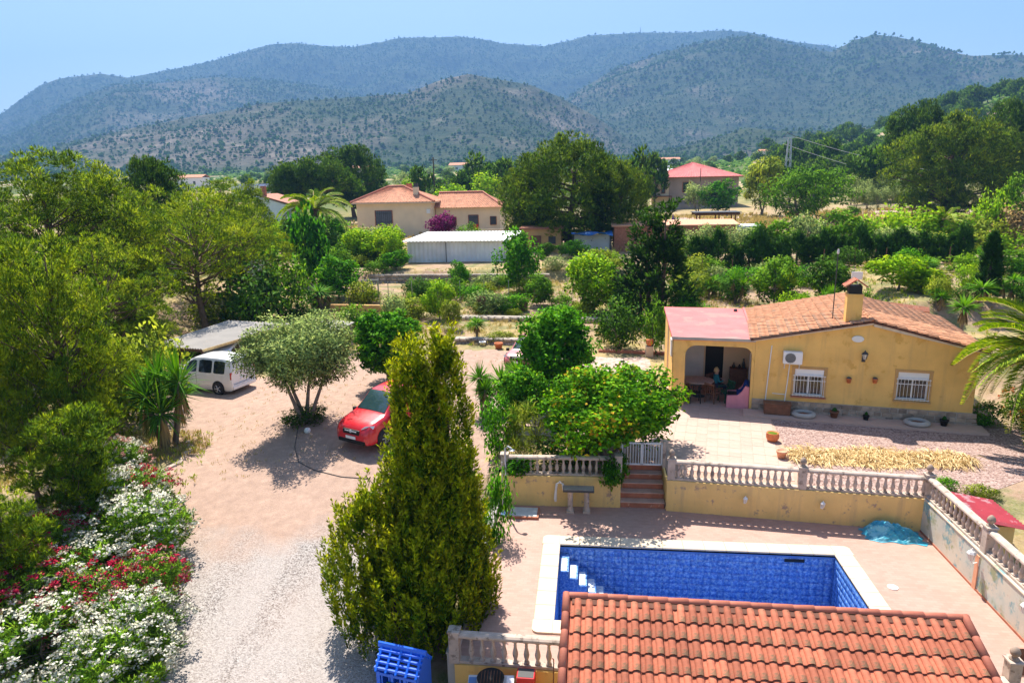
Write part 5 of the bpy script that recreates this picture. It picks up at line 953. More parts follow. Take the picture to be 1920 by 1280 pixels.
def make_yucca(kind, seed, heads, L=0.75, W=0.06, n=95, mat='yucca_leaf'):
    rng = np.random.default_rng(seed); prt = []; dead = []; mb = MB(); hm = 0
    for (x, y, z, r) in heads:
        a = rng.random(n) * 6.283; e = np.arcsin(np.clip(rng.uniform(-0.35, 1.0, n), -1, 1)); A = np.stack([np.cos(a) * np.cos(e), np.sin(a) * np.cos(e), np.sin(e)], 1); P = np.array([x, y, z]) + A * 0.05; S = unit(np.cross(A, np.array([0, 0, 1.0]) + rng.normal(size=(n, 3)) * 0.2)); l = L * r * rng.uniform(0.8, 1.15, n)[:, None]; q1 = P + A * l * 0.35; q2 = P + A * l - np.array([0, 0, 1]) * (0.16 * l * (1 - np.sin(e)[:, None]))
        prt.append((np.stack([P, q1 + S * W / 2, q2, q1 - S * W / 2], 1).reshape(-1, 3), np.clip(rng.random(n) * 0.6 + 0.4 * np.sin(np.clip(e, 0, 2)), 0, 1)))
        k = 34; a = rng.random(k) * 6.283; A = np.stack([np.cos(a) * 0.55, np.sin(a) * 0.55, -np.ones(k)], 1); P = np.array([x, y, z - 0.05]) + np.zeros((k, 3)); P[:, 2] -= rng.random(k) * 0.25; S = unit(np.cross(A, np.array([0, 0, 1.0]) + np.zeros((k, 3)))); l = L * 0.8 * r; dead.append((np.stack([P, P + A * l * 0.4 + S * W / 2, P + A * l * np.array([0.7, 0.7, 1]), P + A * l * 0.4 - S * W / 2], 1).reshape(-1, 3), rng.random(k)))
        mb.tube([(x * 0.25, y * 0.25, -0.2), (x * 0.8, y * 0.8, z * 0.5), (x, y, z)], [0.10, 0.08, 0.07], 7); hm = max(hm, z + L * r * 0.9)
    proto(kind, 0, mb.mesh(kind + '_trunk', 'grey_bark', True), leafmesh(kind + '_crown', prt, mat), 2 * max(math.hypot(h[0], h[1]) + L * 0.9 for h in heads), hm); PROTO[kind][-1] += (leafmesh(kind + '_skirt', dead, 'dead_leaf'),)
make_yucca('yucca_group', 100, [(-0.55, -0.1, 1.35, 1.15), (0.55, 0.25, 1.65, 1.1), (0.0, -0.35, 0.95, 1.1), (-0.25, 0.4, 1.75, 0.85), (0.3, 0.5, 1.2, 0.9)], 0.95, 0.075, 120)
make_yucca('yucca_trio', 101, [(0.35, 0, 1.7, 1.0), (-0.35, 0.15, 1.3, 1.0), (0.0, -0.3, 0.9, 0.9)], 0.85, 0.08, 100)
make_yucca('yucca_single', 102, [(0, 0, 1.4, 1.0)], 0.8, 0.09, 90)
leafmat('yucca_gold', [(0.0, (0.20, 0.22, 0.03)), (0.5, (0.34, 0.36, 0.05)), (1.0, (0.50, 0.48, 0.10))], 0.3); make_yucca('yucca_gold', 103, [(0.25, 0, 1.2, 1.0), (-0.35, 0.1, 0.9, 0.9)], 0.85, 0.10, 80, 'yucca_gold')
_seen = {}
def plant(kind, name, label, cat, pos, width, height, group=None, rot=None, var=None, wy=None):
    k = _seen[kind] = _seen.get(kind, -1) + 1; pr_ = PROTO[kind][(k if var is None else var) % len(PROTO[kind])]; tr, cr, w0, h0 = pr_[:4]
    t = thing(name, label, cat, pos, rot if rot is not None else (k * 2.399) % 6.283, group); t.scale = (width / w0, (wy or width) / w0, height / h0)
    obj('trunk', tr, t); obj('crown', cr, t)
    if len(pr_) > 4: obj('dead_leaves', pr_[4], t)
    return t
def veg(kind, name, label, Y, px, top, wpx, cat='tree', group=None, rot=None, var=None, sink=0.0):
    p = atY(px, top, Y); g = gzf(p.x, Y); w_ = wpx * depth(p) / F; return plant(kind, name, label, cat, (p.x, Y, g - sink), w_, max(0.4, p.z - g + sink), group, rot, var)
# --- the left grove
GL = 'pines of the left grove'
veg('pine_near', 'pine_tree', 'bright yellow green pine bulging in from the left edge at mid height', 21, 60, 405, 300, group=GL, var=1)
veg('pine_young', 'pine_tree', 'low bright pine with a leaning trunk beside the oleanders', 17.2, 115, 745, 195, group=GL)
veg('pine_young', 'pine_tree', 'lowest pine bough at the left edge above the bare earth', 14.2, -10, 915, 160, group=GL)
veg('pine_near', 'pine_tree', 'tall pine at the far left with the highest crown', 36, 60, 250, 330, group=GL)
veg('pine_near', 'pine_tree', 'tall pine just right of the highest left crown', 41, 185, 292, 230, group=GL)
veg('pine_big_dark', 'pine_tree', 'round darker pine crown rising between the left grove and the hills', 62, 278, 288, 135, group=GL)
veg('pine_sparse', 'pine_tree', 'open pine with dark trunk standing behind the carport', 41.5, 345, 335, 270, group=GL, rot=0.4)
veg('pine_sparse', 'pine_tree', 'thin pine right of the dark trunk above the carport', 47, 440, 385, 190, group=GL)
veg('pine_near', 'pine_tree', 'mid green pine above the carport with its top against the valley', 52, 400, 320, 190, group=GL)
veg('pine_near', 'pine_tree', 'pine filling the gap left of the open dark trunked pine', 45, 250, 345, 200, group=GL)
veg('pine_near', 'pine_tree', 'pine cut by the left edge behind the bright one', 27, -60, 330, 260, group=GL)
veg('pine_sparse', 'pine_tree', 'greyish pine in the middle of the left grove with bare branches', 31, 175, 420, 250, group=GL)
veg('pine_near', 'pine_tree', 'low dark pine with a flat top left of the open trunk', 32, 245, 520, 150, group=GL)
veg('pine_near', 'pine_tree', 'shaded pine behind the leaning trunk at the left edge', 19.5, 20, 640, 190, group=GL)
veg('pine_near', 'pine_tree', 'small pine at the edge of the grove beyond the white carport sheet', 60, 465, 330, 110, group=GL)
veg('pine_near', 'pine_tree', 'pine low on the left between bright bough and yucca', 24, 150, 600, 200, group=GL)
veg('shrub_weed', 'shrub', 'tall scraggly yellow green shrub left of the big yucca', 26.5, 180, 625, 150, 'shrub')
veg('shrub_weed', 'shrub', 'dry yellow green bush behind the big yucca', 27.5, 255, 620, 160, 'shrub')
veg('shrub_weed', 'shrub', 'dry brush on the bank left of the big yucca', 23.5, 165, 720, 110, 'shrub')
veg('shrub_dark', 'shrub', 'dark brush behind the carport roof on the right', 44, 470, 500, 150, 'shrub'); veg('shrub_weed', 'shrub', 'dry brush above the carport roof left of centre', 46, 400, 545, 120, 'shrub'); veg('shrub_mid', 'shrub', 'green brush above the far corner of the carport', 48, 520, 470, 130, 'shrub')
# --- the drive and the yard
veg('olive', 'olive_tree', 'grey green olive tree with several stems beside the red van', 26.0, 555, 600, 250, rot=0.6)
p = spot(575, 795); plant('shrub_dark', 'shrub', 'low dark ground plants round the foot of the olive tree', 'shrub', p, 1.9, 0.8)
veg('mulberry', 'mulberry_tree', 'dense bright green tree behind the red van', 31, 722, 580, 150)
veg('mulberry', 'mulberry_tree', 'tall bright green tree at the back of the house terrace', 28.5, 1045, 578, 165)
veg('mulberry', 'shrub', 'bright green bush below the tall tree beside the palm like yucca', 25.5, 985, 690, 110, 'shrub')
plant('apricot', 'apricot_tree', 'broad apricot tree with reddish shoot tips above the balustrade', 'tree', (0.75, 23.0, 1.0), 6.3, 3.1, rot=0.3)
veg('reed', 'grass_clump', 'arching pale grass clump behind the left end of the balustrade', 22.2, 985, 765, 80, 'grass clump'); veg('shrub_bright', 'shrub', 'leafy shrub behind the left balustrade post', 22.6, 935, 745, 90, 'shrub')
veg('shrub_dark', 'shrub', 'dark shrub under the apricot tree at the balustrade', 22.0, 1060, 810, 120, 'shrub')
veg('yucca_trio', 'yucca', 'green yucca between golden cypress and tall bright tree', 27.5, 955, 668, 110, 'yucca'); veg('yucca_trio', 'yucca', 'yucca half hidden behind the golden cypress tips', 27.0, 905, 680, 80, 'yucca')
veg('yucca_group', 'yucca', 'large many headed yucca in the stone edged bed by the drive', 24.8, 292, 655, 150, 'yucca', rot=0.2)
plant('gold_cypress', 'golden_cypress', 'huge golden green twin topped cypress in the foreground', 'tree', (-4.28, 15.25, -0.6), 4.45, 7.6, rot=0.12)
veg('shrub_bright', 'shrub', 'light green shrub between golden cypress and shower pole', 18.6, 930, 885, 70, 'shrub')
plant('ivy', 'ivy', 'green ivy hanging over the right end of the left balustrade', 'ivy', (0.75, 20.85, 0.75), 0.8, 0.95); plant('ivy', 'ivy', 'small green climber on the gate side of the left balustrade', 'ivy', (1.12, 21.25, 0.8), 0.5, 1.0); plant('ivy', 'ivy', 'green leaves pushing through the left end of the left balustrade', 'ivy', (-2.35, 21.0, 1.05), 1.1, 0.6)
# oleanders along the drive
def make_oleander(kind, seed, fm, frac):
    rng = np.random.default_rng(seed); ncl = 60; d = unit(rng.normal(size=(ncl, 3))); f = 0.5 + 0.5 * rng.random(ncl) ** 0.5; w, h = 3.0, 2.6; ncl = 90; d = unit(rng.normal(size=(ncl, 3))); f = 0.45 + 0.55 * rng.random(ncl) ** 0.5; C = np.stack([d[:, 0] * f * 1.3, d[:, 1] * f * 1.3, 1.25 + d[:, 2] * f * 1.1], 1); R = rng.uniform(0.22, 0.42, ncl)
    cm = leafmesh(kind + '_crown', [blades(rng, C, R, 120, 0.17, 0.036, 0.7, 0.7, 0.6, (0.2, 1.0), 1, -1, (0.4, 0.6))], 'oleander_leaf'); fl = []
    for m_, k in fm:
        n = int(k * frac); dd = unit(rng.normal(size=(n, 3))); dd[:, 2] = np.abs(dd[:, 2]) * 1.0 - 0.15; dd = unit(dd); hot = unit(rng.normal(size=(26, 3)) + np.array([0, 0, .4])); near = (dd @ hot.T).max(1); dd = dd[near > np.quantile(near, 0.30)]; FC = np.array([0, 0, 1.25]) + dd * np.array([1.55, 1.55, 1.42]) * rng.uniform(0.80, 1.06, (len(dd), 1)); fl.append((m_, leafmesh('flowers', [blades(rng, FC, np.full(len(FC), 0.10), 17, 0.07, 0.06, 0.1, 0.9, 0.7, (0.3, 1.0), 1, -0.3, (0.4, 0.6))], m_)))
    mb = MB(); limbs(rng, mb, (0, 0, -0.2), (0, 0, 1.6), 0.04, C, 14, 0.3, 0.1); PROTO.setdefault(kind, []).append((mb.mesh(kind + '_trunk', 'grey_bark', True), cm, w, h, fl))
make_oleander('oleander_white', 110, [('flower_white', 300)], 1.0); make_oleander('oleander_crimson', 111, [('flower_crimson', 170), ('flower_pink', 60)], 1.0); make_oleander('oleander_pink', 112, [('flower_pink', 220), ('flower_white', 200)], 1.0)
def oleander(kind, label, px, top, Y, w, rot):
    w *= 1.22; p = atY(px, top - 42, Y); g = gzf(p.x, Y); tr, cr, w0, h0, fl = PROTO[kind][0]; t = thing('oleander', label, 'oleander', (p.x, Y, g), rot, 'oleanders along the drive'); t.scale = (w / w0, w / w0, (p.z - g) / h0); obj('trunk', tr, t); obj('crown', cr, t)
    for m_, me in fl: obj('flowers', me, t)
for k, lb, px, tp, Y, w_, rot in (
    ('oleander_pink', 'pink and cream oleander at the far end of the flowering hedge', 205, 868, 20.6, 1.9, 0.5), ('oleander_crimson', 'dark crimson oleander sticking out towards the drive at the far end', 258, 925, 18.8, 1.9, 1.4), ('oleander_white', 'white oleander behind the crimson one near the leaning pine trunk', 205, 925, 18.1, 2.3, 2.2),
    ('oleander_white', 'white oleander bulging into the drive in mid hedge', 245, 975, 16.8, 2.6, 0.2), ('oleander_crimson', 'crimson speckled oleander at the left back of the hedge', 110, 1000, 16.4, 2.0, 3.3), ('oleander_white', 'broad white oleander in the middle of the hedge', 165, 1055, 15.3, 2.7, 4.2), ('oleander_crimson', 'crimson oleander edging the drive in the lower hedge', 262, 1085, 15.0, 1.9, 5.2),
    ('oleander_crimson', 'sparse crimson oleander towards the left edge of the lower hedge', 55, 1090, 14.2, 2.6, 0.9), ('oleander_white', 'white oleander touching the drive near the bottom edge', 235, 1165, 13.3, 2.2, 1.9), ('oleander_crimson', 'crimson oleander between the lowest white bushes', 150, 1120, 13.9, 2.2, 2.8), ('oleander_white', 'biggest white oleander in the lower left corner', 60, 1185, 12.6, 2.8, 3.7), ('oleander_white', 'white oleander at the bottom edge next to the drive', 190, 1225, 12.2, 2.4, 5.0)): oleander(k, lb, px, tp, Y, w_, rot)
# --- middle ground
veg('stone_pine', 'stone_pine', 'dense dark umbrella pine left of the cream villa', 122, 580, 292, 165); veg('pine_big_dark', 'stone_pine', 'browner rounded pine just behind the umbrella pine', 140, 655, 268, 140); veg('stone_pine', 'stone_pine', 'small dark umbrella pine at the left of the big one', 118, 535, 310, 75)
veg('pine_big', 'pine_tree', 'very large round pine in the centre right of the villa', 82, 1068, 247, 290, rot=0.7); veg('pine_big', 'pine_tree', 'lower right side companion of the large central pine', 80, 1165, 300, 130); veg('pine_big', 'pine_tree', 'lower left side companion of the large central pine', 84, 985, 300, 120)
veg('cedar', 'cedar_tree', 'dark cedar with two spiky tops left of the yellow house', 45, 1238, 375, 165, rot=2.6)
veg('broad_bright', 'fruit_tree', 'dark green fruit tree right of the white shed', 56, 972, 432, 85); veg('broad_lime', 'almond_tree', 'airy light green tree in front of the dark cedar', 48, 1112, 470, 115)
veg('ivy', 'ivy_tree', 'dark ivy clad trunk below the mid distance palm', 60, 575, 395, 75, rot=1.0); veg('broad_bright', 'tree', 'light green tree right of the ivy clad trunk', 53, 628, 480, 95); veg('yucca_trio', 'yucca', 'yucca clump in shade at the foot of the ivy clad trunk', 50, 600, 530, 90, 'yucca')
veg('broad_lime', 'tree', 'lime green tree in front of the villa corner', 66, 728, 430, 60); veg('broad_bright', 'tree', 'dark narrow green tree left of the white shed', 63, 742, 470, 62); veg('broad_mid', 'tree', 'green bushy tree below the villa terrace', 68, 690, 465, 70)
veg('bougainvillea', 'bougainvillea', 'purple bougainvillea against the villa', 93, 826, 398, 58, 'shrub'); veg('shrub_mid', 'shrub', 'green shrub right of the bougainvillea', 88, 878, 420, 55, 'shrub')
veg('broad_lime', 'tree', 'small bright yellow green tree below the shed', 46, 822, 525, 62); veg('broad_bright', 'tree', 'slim green tree in front of the shed wall', 56, 860, 490, 40); veg('olive_far', 'olive_tree', 'pale grey green bush behind the bright tree by the van', 42, 735, 548, 62); veg('feathery_tree', 'tree', 'thin yellowish tree on the terraced garden', 43, 845, 560, 45)
veg('yucca_single', 'yucca', 'small green yucca by the low stone wall of the garden', 40, 893, 590, 40, 'yucca'); veg('shrub_dark', 'shrub', 'round dark green bush at the left corner of the house', 38.5, 1165, 560, 95, 'shrub'); veg('shrub_mid', 'shrub', 'lighter bush touching the porch roof corner', 37.5, 1232, 560, 50, 'shrub')
veg('broad_dark', 'tree', 'dark hedge plant at the foot of the large central pine left', 70, 1020, 455, 40); veg('broad_bright', 'tree', 'green bush at the foot of the large central pine', 70, 1075, 450, 60)
# cypress hedge behind the house
ORD = 'first second third fourth fifth sixth seventh eighth ninth tenth eleventh twelfth thirteenth fourteenth fifteenth sixteenth seventeenth eighteenth nineteenth twentieth twentyfirst twentysecond'.split()
for i in range(22):
    px = 1305 + i * 24 + 5 * math.sin(i * 5.1); Y = 61 - 0.12 * i; p = atY(px, 446 + 13 * math.sin(i * 2.3) + 8 * math.sin(i * 4.7) - 0.2 * i, Y); g = gzf(p.x, Y); plant('hedge_cypress', 'hedge_cypress', ORD[i] + ' cypress from the left in the long hedge behind the house', 'cypress', (p.x, Y, g), 1.9, max(2.2, p.z - g), 'cypresses of the long hedge')
for i, (px, tp, w_, kd) in enumerate(((1325, 425, 80, 'olive_far'), (1390, 420, 90, 'olive_far'), (1450, 415, 100, 'broad_mid'), (1520, 405, 90, 'olive_far'), (1580, 395, 110, 'broad_mid'), (1640, 425, 90, 'olive_far'), (1705, 430, 90, 'olive_far'))):
    veg(kd, 'tree', ['silvery bush at the left end behind the cypress hedge', 'second silvery bush behind the cypress hedge from the left', 'green rounded bush behind the middle of the hedge', 'silvery bush behind the hedge below the pepper tree', 'fresh green rounded bush behind the hedge right of centre', 'grey bush behind the hedge towards the right', 'grey olive bush at the right end of the hedge'][i], 66, px, tp, w_)
veg('pepper_tree', 'pepper_tree', 'large drooping green tree right of the red roofed house', 105, 1515, 312, 170); veg('feathery_tree', 'tree', 'tall feathery light tree beside the red roofed house', 125, 1435, 290, 80)
veg('pine_big', 'pine_tree', 'great spreading pine on the right beyond the olive rows', 108, 1800, 205, 230, rot=1.9); veg('stone_pine', 'pine_tree', 'dark taller pine behind the great right hand pine', 140, 1725, 188, 120); veg('pine_big_dark', 'pine_tree', 'pine cut by the right edge above the bushes', 130, 1905, 180, 130); veg('pine_big', 'pine_tree', 'pine at the right edge lower than the dark one', 118, 1895, 240, 90)
veg('pine_far', 'pine_tree', 'single pine left of the great right hand pine', 150, 1640, 275, 90); veg('shrub_lime', 'tree', 'bright leafy small tree at the right edge by the lane', 70, 1870, 355, 70); veg('broad_mid', 'tree', 'green tree on the slope right of the lane', 75, 1905, 330, 60)
for i in range(7): veg('olive_far', 'olive_tree', 'silvery olive tree in the row along the lane', 128, 1608 + i * 21, 346 + (i % 3) * 3, 34, group='olive row along the lane')
for i in range(6): veg('olive_far', 'olive_tree', 'olive tree in the second row behind the lane', 145, 1600 + i * 26, 330 + (i % 2) * 4, 34, group='second olive row')
for i, (px, tp, w_, kd, Y, lb) in enumerate(((1560, 482, 85, 'broad_dark', 45, 'dark citrus tree left of the chimney'), (1690, 478, 120, 'broad_lime', 44, 'bright lime green tree right of the chimney'), (1740, 515, 80, 'broad_lime', 43, 'lower lime green tree right of the brightest one'), (1490, 545, 70, 'shrub_lime', 43, 'yellow green low bush behind the house ridge'), (1370, 520, 80, 'shrub_dark', 47, 'round dark bush behind the porch roof'), (1630, 540, 40, 'shrub_mid', 42, 'small bush just behind the chimney'), (1835, 480, 130, 'shrub_mid', 52, 'grey green bush left of the slim cypress'), (1905, 470, 90, 'broad_mid', 50, 'rounded green bush right of the slim cypress'), (1890, 540, 80, 'shrub_bright', 44, 'fresh green bush at the right edge behind the palm'))): veg(kd, 'shrub', lb, Y, px, tp, w_, 'shrub')
veg('cypress', 'cypress_tree', 'slim dark cypress column behind the palm on the right', 41, 1866, 437, 38)
for px, tp, w_, Y, kd, lb in ((1335, 515, 50, 48, 'yucca_trio', 'yucca left of the dark bush behind the porch roof'), (1385, 505, 55, 46, 'yucca_trio', 'dark yucca behind the porch roof'), (1477, 507, 45, 45, 'yucca_gold', 'golden yucca behind the house roof'), (1553, 530, 45, 42.5, 'yucca_trio', 'small yucca just behind the house ridge'), (1765, 535, 60, 40, 'yucca_trio', 'yucca behind the right end of the house roof'), (1812, 548, 55, 37, 'yucca_single', 'yucca on a thin trunk beyond the house corner'), (1845, 520, 60, 40, 'yucca_single', 'yucca beside the slim cypress'), (1740, 475, 70, 47, 'yucca_trio', 'taller yucca in front of the dark hedge'), (1895, 510, 60, 41, 'yucca_trio', 'yucca right of the slim cypress')): veg(kd, 'yucca', lb, Y, px, tp, w_, 'yucca')
for i, (px, tp, w_, kd) in enumerate(((1660, 395, 100, 'shrub_lime'), (1720, 385, 120, 'shrub_lime'), (1790, 400, 130, 'shrub_lime'), (1850, 405, 110, 'shrub_weed'), (1900, 390, 100, 'shrub_dead'), (1830, 430, 100, 'shrub_weed'), (1890, 430, 90, 'shrub_lime'), (1760, 440, 90, 'shrub_weed'))): veg(kd, 'shrub', ['yellow green creeper mound left end beyond the hedge', 'yellow green creeper mound with pale tips', 'widest yellow green creeper mound', 'dry creeper mound by the purple bush', 'dry brown bush at the right edge', 'dry mound right of the slim cypress top', 'yellow green mound at the right edge', 'dry grassy mound behind the hedge'][i], 72 - i, px, tp, w_, 'shrub')
# behind the villa and along the valley
rng = random.Random(21)
for i, (px, tp, w_, Y, kd) in enumerate(((900, 290, 90, 170, 'pine_far'), (940, 300, 80, 160, 'pine_far'), (860, 330, 90, 150, 'pine_far'), (785, 312, 50, 150, 'pine_far'), (1195, 280, 70, 130, 'pine_far'), (1230, 290, 60, 150, 'pine_far'), (700, 330, 60, 150, 'pine_far'), (910, 322, 70, 140, 'broad_lime'), (850, 345, 80, 135, 'broad_lime'), (760, 335, 50, 140, 'broad_lime'))): veg(kd, 'tree', ['dark pine left of the large central pine behind the villa', 'dark pine touching the large central pine behind the villa', 'pine just above the right villa roof', 'pine right of the utility pole behind the villa', 'pine right of the large central pine near the thin pole', 'pine between the thin pole and the red roofed house', 'pine right of the umbrella pines behind the villa chimney', 'lime green tree above the right end of the villa', 'lime green tree behind the middle of the right villa roof', 'lime green tree behind the left villa roof'][i], Y, px, tp, w_, group='belt of trees behind the villa')
for i in range(430):                                                   # pines on the right hand hill
    x = rng.uniform(60, 440); y = rng.uniform(185, 560)
    if x < y * 0.22 + 8 or x > y * 0.80: continue
    s = rng.uniform(0.75, 1.25); plant('pine_far', 'pine_tree', 'pine on the wooded hill at the right', 'tree', (x, y, gzf(x, y) - 0.3), 9.5 * s, 9.5 * s * rng.uniform(0.85, 1.2), 'pines on the wooded right hill')
for i in range(75):
    x = rng.uniform(42, 125); y = rng.uniform(150, 235)
    if x < y * 0.27: continue
    s = rng.uniform(0.6, 1.0); plant('pine_far', 'pine_tree', 'pine at the foot of the wooded right hill', 'tree', (x, y, gzf(x, y) - 0.3), 8.5 * s, 8.5 * s, 'pines at the foot of the right hill')
for i in range(230):                                                   # trees on the valley floor
    y = rng.uniform(190, 780); x = rng.uniform(-0.52, 0.42) * y
    if abs(x / y + 0.06) < 0.05 and y < 240: continue
    s = rng.uniform(0.5, 1.0); kd = 'pine_far' if rng.random() < 0.6 else 'olive_far'; plant(kd, 'tree', ('dark pine' if kd == 'pine_far' else 'silvery small tree') + ' on the far valley floor', 'tree', (x, y, gzf(x, y) - 0.3), 8 * s, 7.5 * s, 'trees on the valley floor')
for i in range(34):
    x = rng.uniform(-15, 4); y = rng.uniform(40, 60)
    plant(rng.choice(['shrub_weed', 'shrub_lime', 'shrub_weed', 'shrub_mid']), 'shrub', 'low wild shrub among the dry grass of the terraced garden', 'shrub', (x, y, gzf(x, y) - 0.05), rng.uniform(0.8, 2.0), rng.uniform(0.4, 1.2), 'wild shrubs of the terraced garden')
for i in range(24):
    x = rng.uniform(-40, -17); y = rng.uniform(34, 70)
    plant(rng.choice(['shrub_weed', 'shrub_dark', 'shrub_mid']), 'shrub', 'undergrowth bush beneath the pines of the left grove', 'shrub', (x, y, gzf(x, y) - 0.05), rng.uniform(1.5, 3.2), rng.uniform(0.8, 2.2), 'undergrowth of the left grove')
for i in range(26):
    x = rng.uniform(14, 34); y = rng.uniform(38, 58)
    kd = rng.choice(['shrub_weed', 'shrub_lime', 'shrub_bright', 'shrub_dark']); plant(kd, 'shrub', {'shrub_weed': 'dry yellowish', 'shrub_lime': 'lime green', 'shrub_bright': 'fresh green', 'shrub_dark': 'dark green'}[kd] + ' garden shrub on the slope behind the yellow house', 'shrub', (x, y, gzf(x, y) - 0.05), rng.uniform(1.2, 2.6), rng.uniform(0.7, 1.8), 'shrubs behind the yellow house')
for i in range(70):
    x = rng.uniform(-52, -19); y = rng.uniform(58, 98)
    if (-21 < x < -5 and 60 < y < 76) or (-37 < x < -11 and y > 78): continue
    k = rng.choice(['broad_mid', 'broad_bright', 'shrub_mid', 'olive_far', 'shrub_dark', 'broad_lime', 'pine_far']); s = rng.uniform(0.6, 1.15)
    if -39 < x < -11 and y > 84 and not k.startswith('shrub'): s *= 0.5
    plant(k, 'tree', {'broad_mid': 'mid green leafy tree', 'broad_bright': 'fresh green leafy tree', 'shrub_mid': 'mid green bush', 'olive_far': 'silvery olive', 'shrub_dark': 'dark green bush', 'broad_lime': 'lime green tree', 'pine_far': 'small pine'}[k] + ' between the left grove and the villa', 'tree', (x, y, gzf(x, y) - .1), 5.0 * s, 4.2 * s, 'garden growth left of the villa')
for i in range(60):
    x = rng.uniform(-17, 14); y = rng.uniform(40, 66)
    if -20 < x < -5 and y > 59: continue
    k = rng.choice(['shrub_mid', 'shrub_bright', 'shrub_lime', 'shrub_olive', 'shrub_dark', 'shrub_weed', 'broad_mid']); s = rng.uniform(0.6, 1.3); h_ = 1.2 if k != 'broad_mid' else 2.4
    plant(k, 'shrub', {'shrub_mid': 'mid green', 'shrub_bright': 'fresh green', 'shrub_lime': 'lime green', 'shrub_olive': 'silvery green', 'shrub_dark': 'dark green', 'shrub_weed': 'dry yellowish', 'broad_mid': 'taller mid green'}[k] + ' bush on the terraces between yard and villa', 'shrub', (x, y, gzf(x, y) - .05), 2.7 * s, h_ * 1.15 * s, 'bushes on the terraces')
for i in range(70):
    x = rng.uniform(8, 75); y = rng.uniform(66, 118)
    if 12 < x < 34 and 92 < y: continue
    k = rng.choice(['shrub_mid', 'shrub_weed', 'shrub_lime', 'olive_far', 'broad_mid']); s = rng.uniform(0.6, 1.2)
    plant(k, 'shrub', {'shrub_mid': 'mid green', 'shrub_weed': 'dry yellowish', 'shrub_lime': 'lime green', 'olive_far': 'silvery', 'broad_mid': 'taller mid green'}[k] + ' bush in the fields beyond the cypress hedge', 'shrub', (x, y, gzf(x, y) - .05), 3.2 * s, 2.0 * s, 'bushes beyond the hedge')
# palms: each frond a part
def frond_mesh(name, seed, L=3.2, arch=0.55):
    rng = np.random.default_rng(seed); n = 74; mb = MB(); t = np.linspace(0, 1, 9); X = L * (t - 0.12 * t ** 3); Z = L * (0.42 * t - arch * 1.15 * t ** 2.2); mb.tube([(x, 0, z) for x, z in zip(X, Z)], [0.035 * (1 - 0.85 * k) for k in t], 5); V = []; T = []
    for k in range(n):
        u = 0.1 + 0.9 * (k + 0.5) / n; px = np.interp(u, t, X); pz = np.interp(u, t, Z); l = 0.62 * math.sin(math.pi * min(1, 0.16 + 0.80 * u)) ** 0.8
        for s in (-1, 1):
            a = np.array([0.75, s * 0.75, 0.32 + rng.uniform(-.15, .15)]); a /= np.linalg.norm(a); P = np.array([px, 0, pz]); m = P + a * l * 0.45; e = P + a * l - np.array([0, 0, 0.30 * l]); w = np.array([0.032, 0, -0.02 * s]); V += [P, m + w, e, m - w]; T.append(rng.uniform(0.2, 1.0))
    me = npmesh(name, np.array(V), np.arange(len(V)).reshape(-1, 4), 'palm_leaf', np.array(T)); rm = mb.mesh('rachis', 'straw', True); return me, rm
FR = [frond_mesh('frond', 120 + k, 3.2, (0.45, 0.6, 0.8)[k]) for k in range(3)]
def palm(name, label, pos, h, s, nf, seed):
    rng = random.Random(seed); t = thing(name, label, 'palm', pos); t.scale = (s, s, s); hh = h / s; mb = MB(); n = 10; mb.tube([(0, 0, -0.3)] + [(0, 0, hh * k / n) for k in range(1, n + 1)], [0.30] + [0.24 + 0.03 * (k % 2) for k in range(n)], 10); mb.lathe([(0.26, hh - 0.5), (0.38, hh - 0.1), (0.3, hh + 0.15), (0.1, hh + 0.3)], n=10); mb.build('trunk', 'bark', t, False)
    for k in range(nf):
        e = rng.uniform(-0.25, 1.15); g, rm = FR[0 if e > 0.7 else 1 if e > 0.2 else 2]; o = obj('frond', g, t); o.location = (0, 0, hh); o.rotation_euler = (rng.uniform(-0.25, 0.25), -e * 0.75 + 0.1, k * 2.399); k_ = rng.uniform(0.85, 1.1); o.scale = (k_, k_, k_); obj('rachis', rm, o)
pc = atY(1990, 680, 24.6); palm('palm_tree', 'date palm whose arching fronds reach in from the right edge', (pc.x, 24.6, gzf(pc.x, 24.6)), pc.z - gzf(pc.x, 24.6), 1.08, 58, 5)
pc = atY(590, 395, 74); palm('palm_tree', 'palm in the middle distance left of the villa', (pc.x, 74, gzf(pc.x, 74)), pc.z - gzf(pc.x, 74), 1.35, 34, 6)
pc = atY(1770, 415, 70); palm('palm_tree', 'small palm among the yellow mounds at right', (pc.x, 70, gzf(pc.x, 70)), max(1.2, pc.z - gzf(pc.x, 70)), 0.9, 22, 7)
# shrubs round the foot of the right palm
for i, (x, y, w_, h_, kd, lb) in enumerate(((15.4, 26.9, 1.4, 0.9, 'shrub_bright', 'low green plants at the house corner under the palm'), (16.6, 26.6, 1.8, 1.6, 'shrub_dark', 'dark green shrub with orange flowers under the palm fronds'), (17.6, 25.6, 1.6, 1.1, 'shrub_bright', 'bright green shrub at the right edge under the palm'), (10.9, 20.7, 0.9, 0.45, 'shrub_bright', 'small green weed patch behind the balustrade corner'), (11.8, 20.4, 1.0, 0.35, 'shrub_weed', 'dry weeds on the bank right of the balustrade corner'), (13.4, 19.4, 1.3, 0.4, 'shrub_weed', 'weeds on the bank below the earth steps'), (12.8, 17.6, 1.4, 0.5, 'shrub_bright', 'green weeds on the bank at the right edge'))): plant(kd, 'shrub', lb, 'shrub', (x, y, gzf(x, y) if y < 25 else 1.0), w_, h_)
